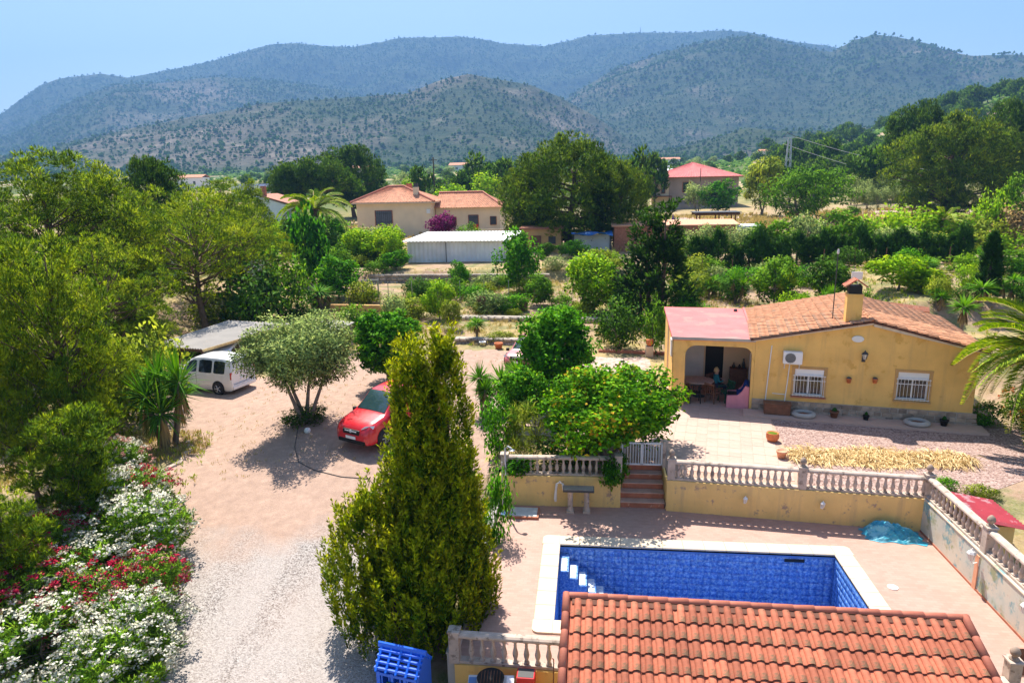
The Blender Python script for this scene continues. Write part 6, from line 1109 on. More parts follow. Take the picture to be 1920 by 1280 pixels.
rg = np.random.default_rng(31); FC = np.array([16.6, 26.6, 1.9]) + unit(rg.normal(size=(26, 3))) * np.array([0.9, 0.9, 0.7]); tag(obj('flowers', leafmesh('flowers', [blades(rg, FC, np.full(26, 0.09), 10, 0.09, 0.08)], 'flower_orange')), 'orange red blossoms among the leaves under the palm', 'flowers', kind='stuff')
# dry grass and weeds over the open ground
def scatter(name, label, boxes, mat, L, W, seed, per=6, avoid=None):
    rg = np.random.default_rng(seed); P = []
    for x0, x1, y0, y1, n in boxes:
        x = rg.uniform(x0, x1, n); y = rg.uniform(y0, y1, n); k = fbm(x / 2.5, y / 2.5, 3, seed) > -0.04; P.append(np.stack([x[k], y[k]], 1))
    P = np.concatenate(P)
    if avoid is not None: P = P[~avoid(P[:, 0], P[:, 1])]
    C = np.stack([P[:, 0], P[:, 1], gz(P[:, 0], P[:, 1])], 1); V, T, _ = blades(rg, C, np.full(len(C), 0.10), per, L, W, 2.2, 0.6, 0.5, (0.2, 1.0), 1, 0.0, (0.5, 0.5), 0.25); tag(obj(name, npmesh(name, V, np.arange(len(V)).reshape(-1, 4), mat, T)), label, 'grass', kind='stuff')
inyard = lambda x, y: ((y < 38.6) & (x > -15 + (24 - y) * 0.4) & (x < 20)) | ((x > -23) & (x < -14) & (y > 26) & (y < 37) & (y < 33.5))
scatter('dry_grass', 'dry straw coloured grass over the open ground', [(-24, -13, 20, 34, 2600), (-40, -14, 34, 60, 2500), (-16, 16, 38, 62, 4200), (14, 40, 36, 62, 2000), (11, 20, 14, 22.5, 600)], 'dry_grass', 0.34, 0.03, 32, 7, inyard)
scatter('drive_weeds', 'tiny weeds and dry stalks dotted over the earth drive', [(-17, -4, 22.5, 37, 420), (-13.4, -11.6, 11, 22, 160), (-5.6, -4.4, 10, 21, 140)], 'dry_grass', 0.13, 0.02, 35, 5)
scatter('field_grass', 'tall dry yellow grass in the field below the red roofed house', [(12, 60, 84, 128, 5000), (-60, 10, 70, 125, 2500)], 'dry_grass', 0.9, 0.13, 33, 5)
scatter('weeds', 'green weeds scattered over the open ground', [(-24, -12, 12, 30, 1500), (-16, 16, 38, 62, 2600), (14, 34, 34, 60, 1600), (11, 20, 14, 22.5, 500), (-40, -14, 34, 60, 1500)], 'weed', 0.24, 0.035, 34, 7, inyard)
# ================================================================ vehicles
def van(name, label, pos, rz, paint, L=4.4, wd=1.84, ht=1.84, plate=None, tilt=0.0):
    t = thing(name, label, 'van' if ht > 1.6 else 'car', pos, rz); h = wd / 2; k = ht / 1.84; q = L / 4.4
    # stations: x, sill z, belt z, roof z, half width low / belt / roof
    ST = [(2.20, .34, .50, .62, .66, .66, .58), (2.14, .22, .62, .78, .80, .80, .70), (1.98, .20, .78, .94, .88, .87, .76), (1.70, .20, .90, 1.03, .91, .90, .80), (1.30, .20, .98, 1.11, .92, .91, .82), (1.12, .20, 1.01, 1.16, .92, .91, .80),
          (0.90, .20, 1.03, 1.33, .92, .91, .76), (0.42, .20, 1.05, 1.70, .92, .91, .71), (0.22, .20, 1.05, 1.78, .92, .91, .70), (-0.4, .20, 1.05, 1.84, .92, .91, .70), (-1.3, .20, 1.05, 1.83, .92, .91, .70), (-1.85, .20, 1.05, 1.80, .92, .90, .69), (-2.08, .22, 1.05, 1.74, .90, .885, .67), (-2.18, .28, 1.05, 1.40, .87, .86, .72), (-2.2, .40, 1.0, 1.12, .84, .84, .76)]
    ST = [(x * q, zl, zb * k, zr * k, a * h / .92, b * h / .92, c * h / .92) for x, zl, zb, zr, a, b, c in ST]
    def sec(s):
        x, zl, zb, zr, wl, wb, wr = s; half = [(0, zr + .012), (wr * .72, zr), (wr * .95, zr - .02), (wr, zr - .07 * min(1, (zr - zb) * 3)), (wb, zb), (wb * 1.005, (zb + zl) / 2 + .05), (wl, zl + .10), (wl * .93, zl), (0, zl)]
        return [(x, y, z) for y, z in half] + [(x, -y, z) for y, z in half[-2:0:-1]]
    mb = MB(); n = 16
    for s in ST: mb.v += sec(s)
    for i in range(len(ST) - 1):
        for j in range(n): a = i * n + j; b = i * n + (j + 1) % n; mb.f.append((a, b, b + n, a + n))
    mb.f += [tuple(range(n)), tuple(range(len(ST) * n - 1, (len(ST) - 1) * n - 1, -1))]
    bd = mb.build('body', paint, t, True); 
    e_ = bd.modifiers.new('split', 'EDGE_SPLIT'); e_.split_angle = math.radians(42)
    def surf(i, f, y_side, u):        # point on side between belt and shoulder: station i + f, u 0..1
        a, b = ST[i], ST[min(i + 1, len(ST) - 1)]; s = [a[m] * (1 - f) + b[m] * f for m in range(7)]; zt = s[3] - .07; y = s[5] * (1 - u) + s[6] * u; z = s[2] * (1 - u) + zt * u; return (s[0], (y + .008) * y_side, z)
    def pos_x(x):
        for i in range(len(ST) - 1):
            if ST[i][0] >= x >= ST[i + 1][0]: return i, (ST[i][0] - x) / max(1e-6, ST[i][0] - ST[i + 1][0])
        return len(ST) - 2, 1.0
    def side_glass(xa, xb, name='side_window', lo=.06, hi=.92, slant=0.0):
        for sd in (-1, 1):
            g = MB(); m = 7
            for j in range(m + 1):
                x = xa + (xb - xa) * j / m
                for u in (lo, hi):
                    xx = x - (slant * (u - lo) * max(0, 1 - 1.6 * j / m)); i, f = pos_x(xx * 1.0); hh = u
                    if j in (0, m): hh = lo + (u - lo) * 0.9 + 0.04
                    g.v.append(surf(i, f, sd, hh))
            for j in range(m): g.f.append((2 * j, 2 * j + 1, 2 * j + 3, 2 * j + 2))
            g.build(name, 'glass', t, True)
    side_glass(0.86 * q, -0.02 * q, 'front_side_window', slant=0.40 * q); side_glass(-0.18 * q, -1.0 * q, 'rear_side_window'); side_glass(-1.12 * q, -1.80 * q, 'quarter_window')
    def cross(i, f, v, off, top):     # windscreen / rear glass points
        a, b = ST[i], ST[i + 1]; s = [a[m] * (1 - f) + b[m] * f for m in range(7)]; return (s[0] + off[0], s[6] * .90 * v, s[3] + off[1] - .012 * abs(v))
    g = MB()
    for i, f in ((5, 0.2), (6, 0.0), (6, .5), (7, 0.0), (7, .6)): g.v += [cross(i, f, v, (.012, .016), 1) for v in (-1, -.5, 0, .5, 1)]
    for i in range(4):
        for j in range(4): a = i * 5 + j; g.f.append((a, a + 1, a + 6, a + 5))
    g.build('windscreen', 'windscreen', t, True)
    zb, zt = 1.10 * k, 1.66 * k; g = MB().add([(-2.165 * q - .035, -.70, zb), (-2.165 * q - .035, .70, zb), (-2.085 * q - .03, .62, zt), (-2.085 * q - .03, -.62, zt)], [(0, 3, 2, 1)]); g.build('rear_window', 'glass', t)
    for sd in (-1, 1):
        MB().add([(2.10 * q, .44 * sd, .80 * k), (1.86 * q, .86 * sd, .82 * k), (1.80 * q, .885 * sd, .93 * k), (2.02 * q, .60 * sd, .93 * k)], [(0, 1, 2, 3) if sd < 0 else (3, 2, 1, 0)]).xf(Matrix.Translation((.035, .02 * sd, .01))).build('headlight', 'lamp_glass', t)
        MB().box((-2.165 * q, .83 * sd, 1.0 * k), (.06, .12, .36)).build('tail_light', 'red_glass', t, bevel=.015)
        m_ = MB().box((0.95 * q, .99 * sd, 1.06 * k), (.14, .16, .16)).build('wing_mirror', 'black', t, bevel=.03)
        MB().box((0.40 * q, .925 * sd, .95 * k), (.18, .03, .035)).build('door_handle', 'black', t)
        MB().bar((.0, .912 * sd, .30), (0, .918 * sd, 1.0 * k), .012).build('door_gap', 'rubber', t)
        for xw in (1.36 * q, -1.36 * q):
            MB().lathe([(.385, -.02), (.385, .03)], (xw, .90 * sd, .34), 22, axis='y').build('wheel_arch', 'black', t)
            w_ = MB().lathe([(.20, -.10), (.30, -.105), (.325, -.06), (.325, .06), (.30, .105), (.20, .10)], (xw, .86 * sd, .325), 22, axis='y').build('wheel', 'rubber', t, True); yy = .86 * sd + .108 * sd
            MB().lathe([(.205, 0), (.19, -.02 * sd), (.0, -.012 * sd)], (xw, yy, .325), 18, cap=False, axis='y').build('rim', 'alu_frame', w_)
            for s_ in range(5): a = s_ * 1.2566; MB().bar((xw, yy + .005 * sd, .325), (xw + .19 * math.cos(a), yy + .005 * sd, .325 + .19 * math.sin(a)), .05, .02).build('spoke', 'chrome', w_)
    MB().box((2.165 * q, 0, .66), (.09, .86, .20)).build('grille', 'black', t, bevel=.03); MB().bar((2.217 * q, -.30, .70), (2.217 * q, .30, .70), .02, .03).lathe([(.06, 0), (.06, .012)], (2.216 * q, 0, .70), 12, axis='x').build('badge', 'chrome', t)
    MB().box((2.15 * q, 0, .30), (.16, 1.36, .16)).build('front_bumper', 'black', t, bevel=.04); MB().box((-2.17 * q, 0, .38), (.14, 1.62, .2)).build('rear_bumper', paint if paint == 'van_white' else 'black', t, bevel=.04)
    MB().box((2.236 * q, 0, .46), (.015, .5, .11)).build('number_plate', 'white_paint', t); pl_ = MB().box((-2.222 * q, 0, .74), (.015, .5, .11)).build('number_plate', 'white_paint', t)
    MB().tube([(0.15 * q, 0, 1.8 * k), (-0.05 * q, 0, 2.06 * k)], .007, 5).build('aerial', 'black', t)
    return t
hd = math.atan2(-0.90, -0.44); pf = at(660, 838, 0.85); cv = Vector((pf.x, pf.y, 0)) - Vector((math.cos(hd), math.sin(hd), 0)) * 2.2
van('parked_van', 'red van parked nose out between olive tree and golden cypress', (cv.x, cv.y, gzf(cv.x, cv.y) + 0.03), hd, 'van_red')
hd = math.radians(166); pr_ = at(449, 727, 0.75); rc = Vector((pr_.x, pr_.y + 0.55, 0)); cv = rc + Vector((math.cos(hd), math.sin(hd), 0)) * 2.2
wv_ = van('parked_van', 'white van seen from the rear beside the carport', (cv.x, cv.y, gzf(cv.x, cv.y) + 0.03), hd, 'van_white')
MB().box((-2.245, 0, 0.56), (.01, 1.5, .03)).build('blue_stripe', 'van_blue', wv_)
van('parked_car', 'white and blue vehicle in shade under the carport', (-20.4, 35.6, gzf(-20.4, 35.6) + 0.03), math.radians(105), 'van_white', 4.3, 1.8, 1.66)
cp_ = at(985, 690, 1.0); van('parked_car', 'faded red car half hidden behind the tall bright tree', (cp_.x + 0.2, 35.6, 1.05), math.radians(255), 'car_pink', 4.0, 1.7, 1.42)
# number plates: legible groups of characters
def text(name, s, parent, loc, rot, size, mat):
    c = bpy.data.curves.new(name, 'FONT'); c.body = s; c.size = size; c.align_x = 'CENTER'; c.align_y = 'CENTER'; c.extrude = 0.001; c.materials.append(M[mat]); o = bpy.data.objects.new(name, c); LK(o); o.parent = parent; o.location = loc; o.rotation_euler = rot; return o
# ================================================================ carport
cp = thing('carport', 'carport with pale corrugated sheet roof beside the white van', 'carport', (-20.6, 34, 1.0))
CQ = [Vector((-23.2, 33.1, 2.40)), Vector((-19.9, 32.4, 2.40)), Vector((-17.9, 38.6, 2.50)), Vector((-22.0, 38.9, 2.60))]
rf = MB(); n = 40; m = 10
for i in range(n + 1):
    for j in range(m + 1):
        u, v = i / n, j / m; p = CQ[0] * (1 - u) * (1 - v) + CQ[1] * u * (1 - v) + CQ[2] * u * v + CQ[3] * (1 - u) * v; rf.v.append((p.x, p.y, p.z + 0.028 * (1 if i % 2 else -1)))
for i in range(n):
    for j in range(m): a = i * (m + 1) + j; rf.f.append((a, a + m + 1, a + m + 2, a + 1))
o = child_world(rf, 'roof_sheet', 'sheet_metal', cp); s_ = o.modifiers.new('t', 'SOLIDIFY'); s_.thickness = 0.02
for a, b in ((0, 1), (1, 2), (2, 3), (3, 0)): child_world(MB().bar(CQ[a] - Vector((0, 0, .1)), CQ[b] - Vector((0, 0, .1)), .07, .13), 'beam', 'straw' if a == 1 else 'wood', cp)
for q in CQ: child_world(MB().bar((q.x, q.y, gzf(q.x, q.y) - .1), (q.x, q.y, q.z - .12), .1), 'post', 'wood', cp)
tag(MB().slab([(-17.4, 38.6, 2.3), (-14.6, 37.6, 2.25), (-14.0, 39.0, 2.5), (-16.9, 40.2, 2.5)], .05).bar((-17.2, 38.7, .9), (-17.2, 38.7, 2.25), .1).bar((-14.6, 37.8, .9), (-14.6, 37.8, 2.2), .1).bar((-14.2, 38.9, .9), (-14.2, 38.9, 2.4), .1).bar((-16.8, 39.9, .9), (-16.8, 39.9, 2.4), .1).build('lean_to', 'sheet_metal'), 'small weathered lean to roof behind the olive tree', 'shelter')
tag(MB().bar((-24.0, 36.0, gzf(-24, 36) + .12), (-23.2, 35.8, gzf(-23.2, 35.8) + .12), .22, .16).build('log', 'pale_stone'), 'pale cut log on the bank under the open pine', 'log')
# ================================================================ items by the pool
t = thing('stone_table', 'narrow dark stone table on two pale pedestals against the yellow wall', 'table', (-0.28, 20.52, 0)); MB().box((0, 0, 0.80), (1.0, 0.36, 0.08)).build('table_top', 'dark_metal', t, bevel=.01); MB().box((0, 0, 0.845), (0.96, 0.34, 0.012)).build('stained_top', 'grey_stone', t)
for x in (-0.27, 0.26): MB().box((x, 0, 0.04), (0.24, 0.26, 0.08)).lathe([(.10, .08), (.085, .2), (.085, .62), (.11, .76)], (x, 0, 0), 10).build('pedestal', 'rail', t)
t = thing('white_cloth', 'white towel like hose loop hanging on the yellow wall beside the table', 'hose', (-0.92, 20.80, 0.0)); hm = MB()
for k in range(6): hm.tube([(-.10 - k * .012, -.03 - .006 * k, .22 + .05 * (k % 3)), (-.09 - k * .008, -.03, .6), (-.06 - .008 * k, -.03, .86), (0.02, -.035, .96 - .012 * k), (.10 + .008 * k, -.035, .86), (.12 + .01 * k, -.03, .68 - .05 * (k % 2))], .018, 5)
hm.build('coils', 'white', t)
t = thing('outdoor_shower', 'tall thin shower pole at the left end of the yellow wall', 'shower', (-2.62, 20.25, 0)); MB().tube([(0, 0, 0), (0, 0, 2.25), (.1, -.05, 2.35), (.22, -.1, 2.3)], .028, 8).build('pole', 'metal', t); MB().lathe([(.02, 0.04), (.09, 0)], (.24, -.1, 2.24), 10).build('shower_head', 'metal', t); MB().tube([(-.12, .1, 0), (-.12, .1, 1.75)], .02, 6).build('second_pipe', 'metal', t); MB().box((0, -.05, .02), (.35, .3, .04)).build('base_plate', 'van_blue', t)
t = thing('shower_tray', 'square tiled shower tray on the pool deck by the yellow wall', 'shower tray', (-2.05, 20.25, 0)); MB().box((0, 0, .04), (1.0, .72, .08)).build('tray_rim', 'riser', t); MB().box((0, 0, .084), (.88, .6, .01)).build('tray_floor', 'shower_tray', t)
tp = MB(); n = 46; rt = np.random.default_rng(4)
for i in range(n):
    for j in range(n):
        u, v = i / (n - 1) * 2 - 1, j / (n - 1) * 2 - 1; r = max(abs(u), abs(v)) * .55 + .45 * math.hypot(u, v); e_ = max(0, 1 - r ** 2.6)
        fold = 0.10 * abs(math.sin(u * 4 + 2.2 * math.sin(v * 3.3) + 1)) - 0.12 * abs(math.sin(v * 4.4 + 2.6 * u + 1.5 * math.sin(u * 4))) + 0.05 * abs(math.sin(u * 9 - v * 7 + 2 * math.sin(v * 5)))
        hgt = (0.42 * (0.62 + 0.38 * v) * (1 - 0.35 * u) + fold) * e_; tp.v.append((9.05 + u * .80 * (1 + .06 * math.sin(v * 9 + 1)), 19.62 + v * .40 * (1 + .10 * math.sin(u * 8)) - 0.08 * u, max(0.006, hgt + .012)))
for i in range(n - 1):
    for j in range(n - 1): a = i * n + j; tp.f.append((a, a + n, a + n + 1, a + 1))
o = tag(tp.build('tarpaulin', 'tarp', None, False), 'crumpled turquoise tarpaulin heaped in the corner of the deck', 'tarpaulin')
# straw heap
rg = np.random.default_rng(9); n = 2600; x = rg.uniform(6.95, 12.9, n); edge = 0.78 * np.sqrt(np.clip(1 - ((x - 9.9) / 3.15) ** 2, .02, 1)); y = 23.15 - 0.02 * (x - 9.9) + rg.uniform(-1, 1, n) * edge * (0.85 + .3 * np.sin(x * 2.7)); hz_ = .16 * np.clip(1 - np.abs(y - 23.15) / 1.0, 0, 1); C = np.stack([x, y, 1.02 + hz_ * rg.random(n)], 1)
a = rg.normal(1.35, 0.7, n) + np.pi * (rg.random(n) < .5); A = np.stack([np.cos(a), np.sin(a), rg.normal(.05, .12, n)], 1); A = unit(A); S = unit(np.cross(A, np.array([0, 0, 1.0]) + rg.normal(size=(n, 3)) * .5)); l = rg.uniform(.25, .7, n)[:, None]; w_ = rg.uniform(.02, .05, n)[:, None]; e = C + A * l; e[:, 2] = np.maximum(1.02, e[:, 2] - .1); md = C + A * l * .5; md[:, 2] += .04
V = np.stack([C, md + S * w_ / 2, e, md - S * w_ / 2], 1).reshape(-1, 3); tag(obj('straw_heap', npmesh('straw_heap', V, np.arange(4 * n).reshape(-1, 4), 'straw_blade', rg.random(n))), 'long bed of dry straw coloured palm leaves on the gravel', 'straw', kind='stuff')
mb = MB(); 
for i in range(25):
    x0 = 7.0 + i * 0.24; hh = .75 * math.sqrt(max(.02, 1 - ((x0 - 9.9) / 3.1) ** 2)); mb.v += [(x0, 23.15 - hh, 1.02), (x0, 23.15 - hh * .5, 1.075), (x0, 23.15, 1.10), (x0, 23.15 + hh * .5, 1.07), (x0, 23.15 + hh, 1.02)]
for i in range(24):
    for j in range(4): a = i * 5 + j; mb.f.append((a, a + 5, a + 6, a + 1))
tag(mb.build('straw_bed', 'straw', None, True), 'matted straw underneath the loose dry palm leaves', 'straw', kind='stuff')
# dog house with red sheet roof beyond the mural wall
t = thing('dog_house', 'small yellow hut with red and white corrugated roof beyond the mural wall', 'hut', (10.75, 18.3, 0)); MB().box((0, 0, .7), (.8, 1.3, 1.5)).build('wall', 'yellow_worn', t)
rf = MB(); n = 26
for i in range(n + 1):
    y = -.85 + 1.7 * i / n
    for x, z in ((-.55, 1.72), (.62, 1.50)): rf.v.append((x, y, z + .032 * (1 if i % 2 else -1)))
for i in range(n): rf.f.append((2 * i, 2 * i + 1, 2 * i + 3, 2 * i + 2))
o = rf.build('roof_sheet', 'red_sheet', t); o.modifiers.new('t', 'SOLIDIFY').thickness = .02
for k, (x, y, z) in enumerate(((13.2, 21.0, .98), (13.1, 20.6, .80), (12.95, 20.2, .62))): tag(MB().box((x, y, z - .08), (.95, .36, .2), -.35).build('earth_step', 'pale_stone'), ['uppermost', 'middle', 'lowest'][k] + ' of three rough stone steps on the bank at right', 'step')
rk = random.Random(17)
def rock(r, seed):
    rg = random.Random(seed); bm = bmesh.new(); bmesh.ops.create_icosphere(bm, subdivisions=1, radius=r)
    for v in bm.verts: v.co *= rg.uniform(.72, 1.2); v.co.z *= .7
    me = bpy.data.meshes.new('stone'); bm.to_mesh(me); bm.free(); me.materials.append(M['pale_stone']); return me
RK = [rock(.17, s) for s in range(5)]
ring = [(-16.95, 25.6), (-16.45, 25.0), (-16.05, 24.3), (-15.72, 23.6), (-15.55, 22.9), (-15.65, 22.25), (-16.0, 21.8), (-16.5, 21.5)]
for i in range(26):
    u = i / 25 * (len(ring) - 1); k = min(int(u), len(ring) - 2); f = u - k; x = ring[k][0] * (1 - f) + ring[k + 1][0] * f; y = ring[k][1] * (1 - f) + ring[k + 1][1] * f; o = obj('border_stone', RK[i % 5], None, (x + rk.uniform(-.06, .06), y + rk.uniform(-.06, .06), gzf(x, y) + .06), rk.uniform(0, 6), (1, 1, 1)); s_ = rk.uniform(.4, .95); o.scale = (s_, s_, s_); tag(o, 'rough stone edging the yucca bed beside the drive', 'stone', 'stones edging the yucca bed')
hp_ = [spot(px, py) for px, py in ((560, 800), (553, 840), (560, 870), (590, 885), (640, 897), (690, 902))]; tag(MB().tube([p + Vector((0, 0, .05)) for p in hp_], .016, 5).build('garden_hose', 'dark_metal'), 'thin dark hose curving across the drive from the olive tree', 'hose')
tag(MB().lathe([(0, .0), (.12, .02), (.14, .1), (.1, .2), (0, .24)], tuple(spot(577, 812)), 9, cap=False).build('white_stone', 'white', None, True), 'single white stone on the drive below the olive tree', 'stone')
# bottom edge: playhouse, barbecue, red box
t = thing('playhouse', 'bright blue plastic playhouse at the foot of the golden cypress', 'playhouse', (-3.95, 12.5, gzf(-4.6, 12.55)), math.radians(-12)); t.scale = (0.95, 0.62, 1.06); BP = 'blue_plastic'; W_, D_, H_ = 1.0, 1.0, 1.15
for x in (-W_ / 2, W_ / 2): MB().add([(x + s, y, z) for s in (-.03, .03) for y, z in ((-D_ / 2, 0), (D_ / 2, 0), (D_ / 2, H_ - .1), (0, H_ + .22), (-D_ / 2, H_ - .1))], [(4, 3, 2, 1, 0), (5, 6, 7, 8, 9)] + [(i, (i + 1) % 5, 5 + (i + 1) % 5, 5 + i) for i in range(5)]).build('side_wall', BP, t)
for y in (-D_ / 2, D_ / 2):
    fr = MB()
    for x in (-.46, -.12, .2, .46): fr.bar((x, y, 0), (x, y, H_ - .12), .07)
    for z in (.05, .36, .66, .98): fr.bar((-.47, y, z), (.47, y, z), .06)
    fr.build('lattice_wall', BP, t)
for s in (-1, 1):
    for k in range(4): MB().bar((-.56, s * (.1 + .13 * k), H_ + .20 - .085 * k), (.56, s * (.1 + .13 * k), H_ + .20 - .085 * k), .105, .05).build('roof_slat', BP, t)
    for k in range(5): MB().bar((-.5 + .25 * k, s * .02, H_ + .27), (-.5 + .25 * k, s * .60, H_ - .10), .05, .05).build('rafter', BP, t)
MB().tube([(-.6, 0, H_ + .27), (.6, 0, H_ + .27)], .07, 10).build('ridge_roll', BP, t); MB().box((-.1, -D_ / 2 - .05, .42), (.3, .04, .84)).build('door', 'green_plastic', t)
for x in (-.38, -.2, .08, .26): MB().bar((x, -D_ / 2 - .005, .7), (x, -D_ / 2 - .005, .96), .03).build('window_bar', BP, t)
t = thing('barbecue', 'black kettle barbecue on a red trolley with steel side shelves', 'barbecue', (-2.05, 12.55, -.85), math.radians(4)); MB().box((0, 0, .42), (.52, .42, .62)).build('trolley', 'red_paint', t, bevel=.02); MB().box((0, 0, .80), (1.0, .5, .06)).build('shelf', 'chrome', t); MB().lathe([(.12, .80), (.27, .86), (.30, .98), (.28, 1.0), (.22, .94), (.0, .90)], n=20, cap=False).build('bowl', 'black', t, True)
MB().box((-.40, .05, .845), (.16, .2, .03)).build('control_panel', 'van_blue', t); MB().box((.42, -.02, .845), (.16, .4, .03)).build('side_shelf', 'lamp_glass', t)
g_ = MB()
for k in range(7): g_.bar((-.2 + k * .067, -.2, .985), (-.2 + k * .067, .2, .985), .01)
g_.build('grill_bars', 'rust', t)
for x in (-.22, .22):
    for y in (-.17, .17): MB().bar((x, y, 0), (x, y, .2), .04).build('leg', 'dark_metal', t)
t = thing('red_bin', 'tall red metal box next to the barbecue below the balustrade', 'box', (-1.30, 12.72, -.85)); MB().box((0, 0, .5), (.40, .34, 1.0)).build('body', 'red_paint', t, bevel=.02); MB().box((0, 0, .985), (.34, .28, .04)).build('open_top', 'dark_metal', t); MB().tube([(-.2, -.18, .62), (0, -.19, .58), (.2, -.18, .66)], .008, 5).build('wire', 'white', t)
t = thing('black_bucket', 'round black rubber tub on the ground left of the playhouse', 'tub', (-4.85, 12.15, gzf(-4.9, 12.2))); MB().lathe([(.22, 0), (.3, .3), (.32, .3), (.28, .32), (.22, .06), (0, .06)], n=18, cap=False).build('tub', 'black', t, True)
tag(MB().tube([(-.72, 12.75, -.85), (-.70, 12.8, .45), (-.72, 12.76, .52)], .014, 6).build('iron_rod', 'rust'), 'thin rusty rod leaning beside the tiled roof', 'rod')
# pedestal, red pot and kerb behind the terrace
tag(MB().bar((0.6, 37.9, 1.08), (4.9, 37.3, 1.08), .35, .22).build('low_kerb', 'riser'), 'low red brown kerb at the back of the paved yard', 'kerb')
t = thing('pedestal_pot', 'orange pot on a pale pedestal at the back of the yard', 'plant pot', (3.35, 37.1, 1.0)); MB().box((0, 0, .3), (.4, .4, .6)).build('pedestal', 'coping', t, bevel=.02); MB().lathe([(.1, .6), (.2, .75), (.22, .95), (.18, 1.0)], n=12).build('pot_body', 'pot', t, True)
# ================================================================ stone walls of the terraced garden
def stone_wall(label, a, b, h, seed, sz=.42):
    a, b = Vector(a), Vector(b); L = (b - a).length; d = (b - a) / L; ang = math.atan2(d.y, d.x); t = thing('dry_stone_wall', label, 'wall', (a.x, a.y, gzf(a.x, a.y) - .1), ang); rg = random.Random(seed)
    MB().add([(x, y, z) for x in (0, L) for y, z in ((.08, -.2), (.08, h * .92), (.5, h * .92), (.5, -.2))], [(0, 1, 5, 4), (1, 2, 6, 5), (2, 3, 7, 6), (0, 3, 2, 1), (4, 5, 6, 7)]).build('wall_core', 'mortar', t)
    ms = []
    for s in range(6):
        r = random.Random(seed * 7 + s); bm = bmesh.new(); bmesh.ops.create_icosphere(bm, subdivisions=1, radius=.5)
        for v in bm.verts: v.co = Vector((max(-.45, min(.45, v.co.x * r.uniform(.95, 1.3))), max(-.4, min(.4, v.co.y * 1.1)), max(-.42, min(.42, v.co.z * r.uniform(.95, 1.3)))))
        me = bpy.data.meshes.new('stone'); bm.to_mesh(me); bm.free(); me.materials.append(M['grey_stone' if s % 2 else 'pale_stone']); ms.append(me)
    rows = max(1, int(h / (sz * .55))); hh = h / rows
    for r in range(rows):
        x = rg.uniform(-.2, 0)
        while x < L:
            w_ = rg.uniform(.7, 1.5) * sz; o = obj('stone', rg.choice(ms), t, (x + w_ / 2, .08 + rg.uniform(-.03, .04), (r + .5) * hh), None, (w_ * 1.08, .4, hh * 1.12)); x += w_
# ================================================================ the villa
VL = thing('villa', 'cream two part villa with clay tile hip roofs in the middle distance', 'house', (-29.0, 100, gzf(-29, 100)))
vz = gzf(-29, 100)
def ridged(P4, n, amp=.06):       # tiled slope: P4 = eave a, eave b, ridge b, ridge a ; barrels run up the slope
    mb = MB(); a, b, c, d = [Vector(p) for p in P4]; nn = (b - a).cross(d - a).normalized()
    for i in range(2 * n + 1):
        u = i / (2 * n); e0 = a.lerp(b, u); e1 = d.lerp(c, u); off = nn * (amp if i % 2 else -amp * .3); mb.v += [tuple(e0 + off), tuple(e1 + off)]
    for i in range(2 * n): mb.f.append((2 * i, 2 * i + 2, 2 * i + 3, 2 * i + 1))
    return mb
def vwin(t, p, w_, h, axis='x', bars=True):
    d = Vector((1, 0, 0)) if axis == 'x' else Vector((0, 1, 0)); nrm = Vector((0, -1, 0)) if axis == 'x' else Vector((1, 0, 0)); p = Vector(p); fr = MB(); up = Vector((0, 0, 1))
    for s in (-1, 1): fr.bar(p + d * s * w_ / 2 + nrm * .05 - up * h / 2, p + d * s * w_ / 2 + nrm * .05 + up * h / 2, .1); fr.bar(p - d * w_ / 2 + up * s * h / 2 + nrm * .05, p + d * w_ / 2 + up * s * h / 2 + nrm * .05, .1)
    o = child_world(fr, 'window', 'riser', t); g = MB(); q = [p + d * sx * w_ / 2 + up * sz * h / 2 + nrm * .02 for sx, sz in ((-1, -1), (1, -1), (1, 1), (-1, 1))]; g.add(q, [(0, 1, 2, 3)]); pn = child_world(g, 'pane', 'pane_grey' if bars else 'glass', t); pn.parent = o; pn.matrix_parent_inverse = Matrix.Identity(4)
    if bars:
        b = MB(); 
        for k in range(9): x = -w_ / 2 + w_ * (k + .5) / 9; b.bar(p + d * x + nrm * .16 - up * h / 2, p + d * x + nrm * .16 + up * h / 2, .04)
        for s in (-.3, .3): b.bar(p - d * w_ / 2 + up * s * h + nrm * .16, p + d * w_ / 2 + up * s * h + nrm * .16, .04)
        bo = child_world(b, 'window_bars', 'dark_metal', t); bo.parent = o; bo.matrix_parent_inverse = Matrix.Identity(4)
E1 = 8.0; x0, x1, y0, y1 = -34.3, -23.0, 100.0, 108.5
child_world(MB().box(((x0 + x1) / 2, (y0 + y1) / 2, (vz + E1) / 2 - .5), (x1 - x0, y1 - y0, E1 - vz + 1)), 'wall', 'cream', VL)
ov = .7; ap = Vector(((x0 + x1) / 2 - .6, (y0 + y1) / 2, 10.2)); rl, rr2 = ap + Vector((-1.2, 0, 0)), ap + Vector((1.2, 0, 0)); cs = [Vector((x0 - ov, y0 - ov, E1)), Vector((x1 + ov, y0 - ov, E1)), Vector((x1 + ov, y1 + ov, E1)), Vector((x0 - ov, y1 + ov, E1))]
for P4, n in (((cs[0], cs[1], rr2, rl), 26), ((cs[1], cs[2], rr2, rr2), 20), ((cs[2], cs[3], rl, rr2), 26), ((cs[3], cs[0], rl, rl), 20)): child_world(ridged(P4, n), 'roof', 'villa_tile', VL)
child_world(MB().box(((x0 + x1) / 2, (y0 + y1) / 2, E1 - .12), (x1 - x0 + 1.2, y1 - y0 + 1.2, .2)), 'eaves', 'coping', VL)
for a, b in ((cs[0], rl), (cs[1], rr2), (rl, rr2)): child_world(MB().tube([a + Vector((0, 0, .08)), b + Vector((0, 0, .1))], .16, 6), 'hip_ridge', 'ridge_tile', VL)
